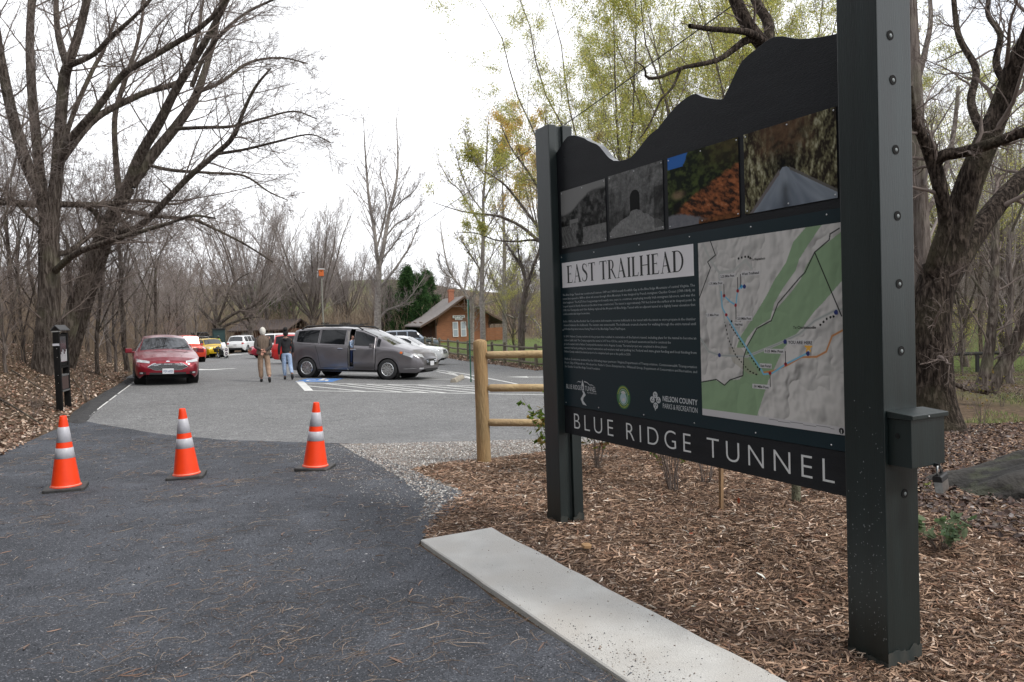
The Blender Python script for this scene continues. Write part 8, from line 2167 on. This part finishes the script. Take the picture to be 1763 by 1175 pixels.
# nearer trunks that can be picked out, left to right
known = [(8, 21, W3, 1.0), (40, 24, W3, 1.1), (25, 30, W1, .9), (165, 27, W4, .9), (196, 29, W3, 1.15), (216, 30, W1, .95), (184, 34, W2, .85), (252, 37, W3, 1.3), (268, 38, W1, .85), (304, 60, W1, .95), (338, 64, W2, .9), (286, 52, W4, .9), (236, 44, W2, .8), (148, 36, W2, .85), (60, 33, W4, 1.0), (120, 31, W1, .85), (-40, 22, W2, .9), (318, 60, W3, 1.5), (90, 40, W2, .9)]
used = set()
def plant(src, px, dep, rz, sc, **k):
    if src.name not in used: used.add(src.name); return setT(src, px, dep, rz, sc, **k)
    return setT(dup(src, (0, 0, 0), scale=(sc,) * 3), px, dep, rz, sc, **k)
for px, dep_, src, sc in known: plant(src, px, dep_, rg.uniform(0, 6.28), sc * .82)
cnt = 0
while cnt < 62:
    y = rg.uniform(20, 92); xl = float(np.interp(y, _xly, _xlx)); x = xl - 1.5 - rg.uniform(0, 1) ** 1.1 * 34
    if x < -.80 * y - 4: continue
    if x > xl - 3 and y < 40: continue
    plant([W1, W2, W3, W4][rg.integers(4)], 0, 0, rg.uniform(0, 6.28), rg.uniform(.50, .80), x=x, y=y); cnt += 1
setT(FV, 537, 98, 1.0, 1.0)
o = dup(FV, (0, 0, 0), label='bare upright tree rising between the white haired person and the verge trees'); setT(o, 432, 88, 2.2, .95)
o = dup(FV, (0, 0, 0), label='far bare tree just left of the pale poplar trunk'); setT(o, 600, 125, 4.0, .80)
for i in range(120):
    px = rg.uniform(-60, 1000) if i < 95 else rg.uniform(1500, 1850); dep_ = rg.uniform(98, 175) if i < 95 else rg.uniform(60, 120)
    s_ = rg.uniform(.60, .90)
    if px < 440 and i % 3 == 0: continue
    if 580 < px < 1000: s_ = rg.uniform(.50, .74)
    plant([FB, FC][i % 2], px, dep_, rg.uniform(0, 6.28), s_ * (1.0 if px < 1000 else .9))
# right hand woods
RG_ = 'thin bare trees scattered behind the big tree on the right'
lab = 'thin bare tree standing in the litter well behind the big right hand tree'
for i, (px, dep_, sc) in enumerate([(1655, 30, .8), (1690, 42, .9), (1742, 26, .8), (1712, 55, .9), (1668, 60, .8), (1754, 48, .9), (1725, 36, 1.0), (1640, 45, .8), (1780, 34, 1.0), (1700, 75, .9), (1750, 80, .9), (1660, 85, .9), (1810, 50, .9), (1600, 70, .9)]):
    o = dup([W3, W1, W2, W4][i % 4], (0, 0, 0), label=lab, group=RG_, scale=(sc,) * 3); setT(o, px, dep_, rg.uniform(0, 6.28), sc)
# leaning pair
rg2 = np.random.default_rng(19); 
limbs = [px_limb([(1690, 672), (1697, 640), (1706, 580), (1712, 500), (1714, 400), (1718, 300)], 19, [0, 0, 0, .2, .4, .6], [13, 10, 8, 7, 6, 4]), px_limb([(1700, 672), (1722, 640), (1745, 595), (1775, 530), (1810, 450)], 19, [0, -.1, -.2, -.4, -.6], [15, 12, 10, 9, 7]), px_limb([(1640, 662), (1665, 668), (1700, 672)], 19, [0, 0, 0], [3, 6, 9])]
make_tree('forked_tree', limbs, lvw[:2], rg2, m_barkd, m_twig, 'low forked tree leaning apart from one swollen base on the far right', trunk_n=2)

# ---------- willows with thin yellow green leaf
def ygold(C, n):
    a = pal([(0.52, 0.52, 0.15), (0.40, 0.42, 0.12), (0.62, 0.54, 0.17), (0.32, 0.36, 0.12)], n, .18)
    return a
lvl = [dict(m=12, t0=.15, ang=(28, 58), lr=.40, n=7, rr=.34, up=.35, wig=.13, rmax=.03), dict(m=8, t0=.1, ang=(25, 55), lr=.48, n=6, rr=.5, up=.25, wig=.14, rmin=.006), dict(m=6, t0=.15, ang=(25, 55), lr=.5, n=4, rr=.6, up=.1, wig=.14, rmin=.0045)]
clump = lambda P: np.clip(fbm(P[:, 0] * .9 + 5, P[:, 2] * .7 + P[:, 1] * .6, 61, 3) - .44, 0.008, 1) ** 1.4 * (.35 + sstep(3, 9, P[:, 2]))
WA = proto('willow_tree', 'tall yellow green willow filling the sky behind the mountain board', 17, .20, 41, dict(n=8, h=.20, low=3), lvl, spread=.36, lean=.06, bm_=m_barkg, tm_=m_twig, leaves_=dict(n=84000, size=.076, asp=.24, spread=.13, col=ygold, where=clump))
WB = proto('willow_tree', 'tall sparse willow behind the middle of the board', 16, .18, 42, dict(n=7, h=.22, low=3), lvl, spread=.38, lean=.06, bm_=m_barkg, tm_=m_twig, leaves_=dict(n=38000, size=.076, asp=.24, spread=.13, col=ygold, where=clump))
gold = lambda C, n: np.where((C[:, 2] > 9.5)[:, None], pal([(0.66, 0.42, 0.10), (0.60, 0.48, 0.16)], n, .15), ygold(C, n))
WC = proto('willow_tree', 'willow with golden crown top above the far sign post', 15.5, .18, 46, dict(n=6, h=.30, low=2), lvl, spread=.24, lean=.02, bm_=m_barkg, tm_=m_twig, leaves_=dict(n=36000, size=.11, asp=.2, spread=.12, col=gold, where=lambda P: np.clip(fbm(P[:, 0] * .8, P[:, 2] * .8, 62, 3) - .40, .005, 1) ** 1.5 * (.03 + sstep(9, 11.5, P[:, 2]) * 2.5)))
setT(WC, 948, 41, .5, .84)
setT(WA, 1075, 34, 1.2, 1.0); setT(WB, 1330, 30, 2.0, .98)
for px, dep_, sc, lab in ((1165, 38, 1.0, 'willow behind the second peak of the board'), (1235, 31, 1.02, 'willow between the two highest peaks of the board'), (1410, 36, 1.05, 'willow beside the near post above the highest board peak')):
    o = dup(WA, (0, 0, 0), label='tall ' + lab); setT(o, px, dep_, px * .7, sc)
for px, dep_, sc, lab in ((1030, 50, .80, 'sparse willow farther back between the golden crown and the board'), (1660, 38, .95, 'sparse willow seen through the fork of the big right hand tree'), (1740, 33, .9, 'sparse willow at the right edge behind the crooked limbs'), (885, 56, .50, 'low sparse willow just left of the far sign post')):
    o = dup(WB, (0, 0, 0), label=lab); setT(o, px, dep_, px * .3, sc)
o = dup(WB, (0, 0, 0), label='willow far back between big tree and near post'); setT(o, 1600, 50, 3.3, 1.0)
# long limbs reaching left out of the willows past the far sign post
mid('willow_tree', 'willow whose long limbs reach left past the far sign post', 34, [([(1010, 640), (1004, 560), (990, 480), (970, 420), (950, 380)], [9, 8, 7, 6, 5]), ([(975, 440), (950, 428), (922, 410), (897, 390), (860, 373), (820, 368), (790, 363), (744, 348)], [3.6, 3.3, 3, 2.6, 2.1, 1.6, 1.1, .5]),
   ([(960, 425), (922, 385), (884, 336), (866, 316), (842, 300), (815, 285)], [3, 2.7, 2.2, 1.6, 1.1, .6]), ([(968, 440), (925, 415), (890, 416), (855, 414), (820, 402), (785, 400)], [2.4, 2, 1.7, 1.3, .9, .5]), ([(950, 380), (930, 330), (905, 290), (880, 255), (862, 215)], [3, 2.5, 2, 1.4, .8]), ([(952, 385), (945, 320), (935, 260), (940, 200)], [3, 2.6, 2, 1.2])],
   [dict(m=10, t0=.2, ang=(30, 70), lr=.26, n=6, rr=.4, up=.8, wig=.10, rmax=.03), dict(m=7, t0=.15, ang=(25, 50), lr=.5, n=5, rr=.5, up=.4, wig=.12, rmin=.007), dict(m=4, t0=.2, ang=(25, 50), lr=.5, n=4, rr=.6, up=.2, wig=.12, rmin=.005)], 44, bm_=m_barkg, tm_=m_twigg,
   leaves_=dict(n=6500, size=.08, asp=.22, spread=.10, col=ygold, where=lambda P: np.clip(fbm(P[:, 0] * .8, P[:, 2] * .8, 63, 3) - .42, .004, 1) ** 1.4))

# ---------- evergreens
def evergreen(label, H, Rm, seed, col, name='evergreen_tree', round_=False):
    rg = np.random.default_rng(seed); root = empty(name, label=label, cat='tree')
    Geo().tube([(0, 0, -.3), (0, 0, H * .96)], [H * .018 + .05, .03], 8).build('trunk', m_barkd, root)
    nb = 260 if not round_ else 200; t = rg.uniform(.03, 1, nb) ** .9; z = t * H; a = rg.uniform(0, 2 * PI, nb)
    prof_ = (1 - t) ** .75 if not round_ else np.sqrt(np.clip(1 - ((t - .55) / .47) ** 2, .02, 1))
    Lb = Rm * prof_ * rg.uniform(.75, 1.15, nb) + .15
    q = np.linspace(0, 1, 5); d = np.stack([np.cos(a), np.sin(a), np.zeros(nb)], 1)
    P = np.stack([np.zeros(nb), np.zeros(nb), z], 1)[:, None] + d[:, None] * (q[None, :, None] * Lb[:, None, None]); P[..., 2] += (-.35 * q ** 1 + .30 * q ** 3)[None] * Lb[:, None] + (.25 * q[None] * Lb[:, None] if round_ else 0)
    g = Geo(); addb(g, P, np.broadcast_to(.03 * (1 - .8 * q), (nb, 5)), 4); g.build('branches', m_twig, root)
    n = 30000; k = rg.integers(0, nb, n); s = rg.uniform(.12, 1.02, n) ** .8; x = np.minimum(s, 1) * 4; i = np.minimum(x.astype(int), 3); f = (x - i)[:, None]
    C = P[k, i] * (1 - f) + P[k, i + 1] * f + rg.normal(0, .13, (n, 3)) * (1 + .1 * H)
    dd = d[k] * .8 + rg.normal(0, .45, (n, 3)) + np.array([0, 0, -.25]); dd /= np.linalg.norm(dd, axis=1, keepdims=True); sd = np.cross(dd, rg.normal(0, 1, (n, 3))); sd /= np.linalg.norm(sd, axis=1, keepdims=True)
    sz = .24 * rg.uniform(.6, 1.3, n)[:, None]
    V = np.stack([C - dd * sz * .3, C + sd * sz * .16, C + dd * sz * .9, C - sd * sz * .16], 1).reshape(-1, 3)
    Geo().add(V, np.arange(n * 4).reshape(-1, 4), col=np.repeat(pal(col, n, .25), 4, axis=0)).build('foliage', m_foli, root)
    return root
GC = [(0.045, 0.095, 0.035), (0.07, 0.13, 0.045), (0.03, 0.065, 0.028)]
e = evergreen('tallest dark evergreen left of the depot cabin', 9.0, 2.9, 51, GC); setT(e, 704, 98, 0, 1.0)
o = dup(e, (0, 0, 0), label='dark evergreen closest to the depot chimney'); setT(o, 738, 102, 2, .95)
o = dup(e, (0, 0, 0), label='middle of the three dark evergreens by the depot'); setT(o, 722, 96, 4, .88)
o = dup(e, (0, 0, 0), label='shorter evergreen half behind the pale poplar'); setT(o, 672, 106, 5, .75)
e = evergreen('rounded mid green pine on the rise behind the white car', 7.0, 3.2, 52, [(0.05, 0.10, 0.02), (0.08, 0.13, 0.03)], name='pine_tree', round_=True); setT(e, 468, 128, 0, 1.15)

# ---------- brush and thicket
def thicket(q, h, r, zfn, name, label, m_, tilt=.25, n=4, k=3):
    N = len(q); d = rand_rot(N, 0.0); z = zfn(q[:, 0], q[:, 1]); t = np.linspace(0, 1, n)
    ln = RNG.normal(0, tilt, N)
    P = np.stack([q[:, 0], q[:, 1], z - .05], 1)[:, None] + np.array([0, 0, 1.0]) * (t[None, :, None] * h[:, None, None]) + d[:, None] * ((t ** 1.5)[None, :, None] * (h * ln)[:, None, None]) + RNG.normal(0, .03, (N, n, 3)) * (t > 0)[None, :, None] * h[:, None, None]
    V, f = tubes(P, r[:, None] * (1 - .8 * t)[None], k)
    # side shoots
    Pc, Rc = sprout(P, np.broadcast_to(r[:, None] * (1 - .8 * t)[None], (N, n)), 3, RNG, t0=.25, ang=(25, 60), lr=.45, n=3, rr=.6, up=.2, wig=.12, rmin=float(r.min()) * .5)
    V2, f2 = tubes(Pc, Rc, 3)
    g = Geo(); g.add(V, f); g.add(V2, f2); return tag(g.build(name, m_), label, kind='stuff')
m_brush = mat('brown_brush', (0.27, 0.20, 0.14), rough=.95, var=(0.17, 0.135, 0.10), scale=.7)
ql = []
while len(ql) < 5200:
    y = RNG.uniform(14, 90); xl = float(np.interp(y, _xly, _xlx)); x = xl - 2.6 - RNG.uniform(0, 1) ** 1.3 * 26
    if x > -.78 * y - 3: ql.append((x, y))
ql = np.array(ql); dist = np.hypot(ql[:, 0], ql[:, 1])
thicket(ql, RNG.uniform(.5, 2.6, len(ql)) * (1 + .004 * dist), .005 + .00022 * dist, zt, 'undergrowth', 'tangled brown undergrowth among the left hand trees', m_brush, tilt=.4)
qf = np.stack([RNG.uniform(-75, 60, 7000), RNG.uniform(92, 150, 7000)], 1)
thicket(qf, RNG.uniform(1.5, 5.0, len(qf)), np.full(len(qf), .035), zt, 'undergrowth', 'far brown brush at the foot of the distant woods', m_brush, tilt=.25)
qr = np.stack([RNG.uniform(12, 60, 2600), RNG.uniform(36, 75, 2600)], 1)
thicket(qr, RNG.uniform(.8, 3.4, len(qr)), np.full(len(qr), .014), zt, 'undergrowth', 'brown brush behind the dark rail on the right', m_brush, tilt=.35)

# ---------- small plants
def shrub(name, label, px, py, H, nst, seed, leafn, cols, spread=.35, lsize=.045, r=.004, m_=None, group=None, dep_=None):
    rg = np.random.default_rng(seed)
    x, y = at(px, py) if dep_ is None else atd(px, dep_)
    z = float(gz(x, y)); root = empty(name, (x, y, z), label=label, cat='shrub', group=group)
    a = rg.uniform(0, 2 * PI, nst); s_ = rg.uniform(.2, 1, nst) * spread; h = H * rg.uniform(.6, 1.1, nst); t = np.linspace(0, 1, 7)
    P = np.stack([np.cos(a)[:, None] * (.03 + s_[:, None] * t ** 1.3 * H), np.sin(a)[:, None] * (.03 + s_[:, None] * t ** 1.3 * H), h[:, None] * t], -1) + np.cumsum(rg.normal(0, .012 * H, (nst, 7, 3)), 1) * (t > 0)[None, :, None]
    P[:, 0, 2] = -.03
    R = np.broadcast_to(r * (1 - .7 * t), (nst, 7)); g = Geo(); addb(g, P, R, 5)
    P2, R2 = sprout(P, R, 5, rg, t0=.3, ang=(30, 60), lr=.35, n=5, rr=.6, up=.3, wig=.12, rmin=.0012); addb(g, P2, R2, 3)
    g.build('stems', m_ or m_twig, root, smooth=True)
    if leafn:
        k = rg.integers(0, len(P2), leafn); tt = rg.uniform(.3, 1, leafn) * 4; i = np.minimum(tt.astype(int), 3); f = (tt - i)[:, None]
        C = P2[k, i] * (1 - f) + P2[k, i + 1] * f
        st = np.random.get_state()
        V, Fc, cc = leaves(C, rg.uniform(.6, 1.2, leafn) * lsize, pal(cols, leafn, .2), curl=.25, tilt=.5, asp=.5)
        Geo().add(V, Fc, col=cc).build('leaves', m_foli, root)
    return root
GR = [(0.10, 0.17, 0.03), (0.16, 0.22, 0.05), (0.07, 0.12, 0.03), (0.22, 0.16, 0.04)]
shrub('blueberry_shrub', 'leafy green shrub poking out left of the far sign post', 958, 812, .85, 12, 61, 420, GR, spread=.48, lsize=.075)
shrub('blueberry_shrub', 'shrub with green and russet leaves just right of the far sign post', 1028, 812, .66, 14, 62, 380, GR + [(0.20, 0.07, 0.03)], lsize=.05)
shrub('blueberry_shrub', 'many stemmed thin shrub under the middle of the name board', 1160, 850, .78, 24, 63, 380, GR, spread=.28, lsize=.05)
shrub('blueberry_shrub', 'nearly leafless twiggy shrub behind the wooden stake', 1215, 835, .6, 12, 64, 70, GR, spread=.3, lsize=.04)
shrub('twig_seedling', 'bare wispy seedling in the mulch below the board', 1318, 962, .22, 3, 65, 4, GR, lsize=.03, r=.002)
shrub('green_plant', 'low grey green leafy plant just right of the near post', 1622, 950, .20, 14, 66, 110, [(0.14, 0.20, 0.12), (0.20, 0.25, 0.15), (0.10, 0.16, 0.07)], spread=1.0, lsize=.075, r=.003)
shrub('green_plant', 'small yellow green seedling between padlock and boulder', 1612, 850, .12, 4, 67, 14, [(0.2, 0.26, 0.05)], spread=.8, lsize=.04, r=.002)
for i, (px, py, H, lab) in enumerate(((1655, 690, .9, 'weedy clump with yellowing leaves right of the big trunk'), (1690, 735, .7, 'low weedy clump in front of the forked tree'), (1725, 700, .8, 'weedy clump at the right edge of the view'), (60, 720, .7, 'dry weed stalks on the left bank'), (150, 690, .9, 'thin saplings at the top of the left bank'))):
    shrub('weed_clump', lab, px, py, H, 14, 70 + i, 90 if px > 500 else 0, [(0.20, 0.18, 0.05), (0.12, 0.15, 0.04), (0.25, 0.17, 0.06)], spread=.5, lsize=.05, r=.003)
# fallen sticks on the left bank
for i, (a, b, r) in enumerate((((0, 690), (70, 735), .025), ((60, 655), (135, 600), .02), ((125, 655), (155, 700), .015), ((20, 640), (95, 690), .02), ((150, 640), (200, 660), .012))):
    A = at(*a); B = at(*b); o = Geo().tube(rsn([(A[0], A[1], float(zt(*A)) + .04), ((A[0] + B[0]) / 2, (A[1] + B[1]) / 2, float(zt((A[0] + B[0]) / 2, (A[1] + B[1]) / 2)) + .12), (B[0], B[1], float(zt(*B)) + .06)], 8), np.linspace(r, r * .5, 8), 7).build('fallen_branch', m_barkd)
    tag(o, ['long fallen branch lowest on the left bank', 'fallen branch propped behind the notice board', 'short fallen stick just right of the notice board', 'fallen branch crossing behind the first on the left bank', 'thin fallen stick farthest along the left bank'][i], 'fallen branch')
# red leaf and large bark pieces in the mulch
for i, (px, py, sz, c_, lab) in enumerate(((1190, 932, .05, (0.35, 0.06, 0.025), 'single red leaf standing in the mulch below the board'), (1272, 871, .05, (0.32, 0.07, 0.03), 'single red leaf just right of the wooden stake'), (1010, 955, .12, (0.30, 0.18, 0.09), 'large pale bark chunk in the mulch near the concrete strip'))):
    x, y = at(px, py); V, Fc, cc = leaves(np.array([[0, 0, .0]]), np.array([sz]), np.array([c_]), curl=.3, tilt=.9 if i < 2 else .12); o = Geo().add(V, Fc, col=cc).build('red_leaf' if i < 2 else 'bark_chunk', m_leaf); o.location = (x, y, float(gz(x, y)) + .035)
    md = o.modifiers.new('s', 'SOLIDIFY'); md.thickness = .0006 if i < 2 else .014
    tag(o, lab, 'leaf' if i < 2 else 'bark chunk')

# unseen pines, suggested by the trail straw, added to shade the sign's face
for i, (x, y, H, lab) in enumerate(((-9.5, -3.5, 15, 'unseen tall pine added for shade left of the trail just behind the viewer'), (-6.5, -9.5, 17, 'unseen tall pine added for shade farther back along the trail'), (-13.5, 0.5, 14, 'unseen pine added for shade at the left bank abreast of the viewer'), (-12, -9, 16, 'unseen pine added for shade deeper in the woods behind the viewer'), (-2.5, -15, 17, 'unseen pine added for shade where the trail bends away behind the viewer'))):
    if i == 0:
        pn = evergreen(lab, H, 3.6, 81, [(0.03, 0.06, 0.018), (0.045, 0.08, 0.025)], name='shade_pine'); pn.location = (x, y, float(zt(x, y)))
    else:
        q_ = dup(pn, (x, y, float(zt(x, y))), i * 1.7, label=lab, scale=(H / 15,) * 3)

for i, (x, y, H) in enumerate(((-13, 4.2, 13), (-16.5, 8, 14), (-21, 12.5, 13), (-10.5, -7.5, 14), (-19, 3, 16), (-15, -4, 15))):  # more unseen pines, added to darken what the sign's face reflects
    dup(pn, (x, y, float(zt(x, y))), i * 1.1 + .4, label='unseen pine added left of the view to darken what the sign reflects', group='unseen pines added to darken the sign face', scale=(H / 15,) * 3)
for i in range(26):  # unseen bare trees added so the sign's face reflects dark woods
    x = rg.uniform(-30, -9.5); y = rg.uniform(-8, min(16, -x * .85))
    plant([W1, W2, W4][i % 3], 0, 0, i * 1.3, rg.uniform(.7, 1.0), x=x, y=y)
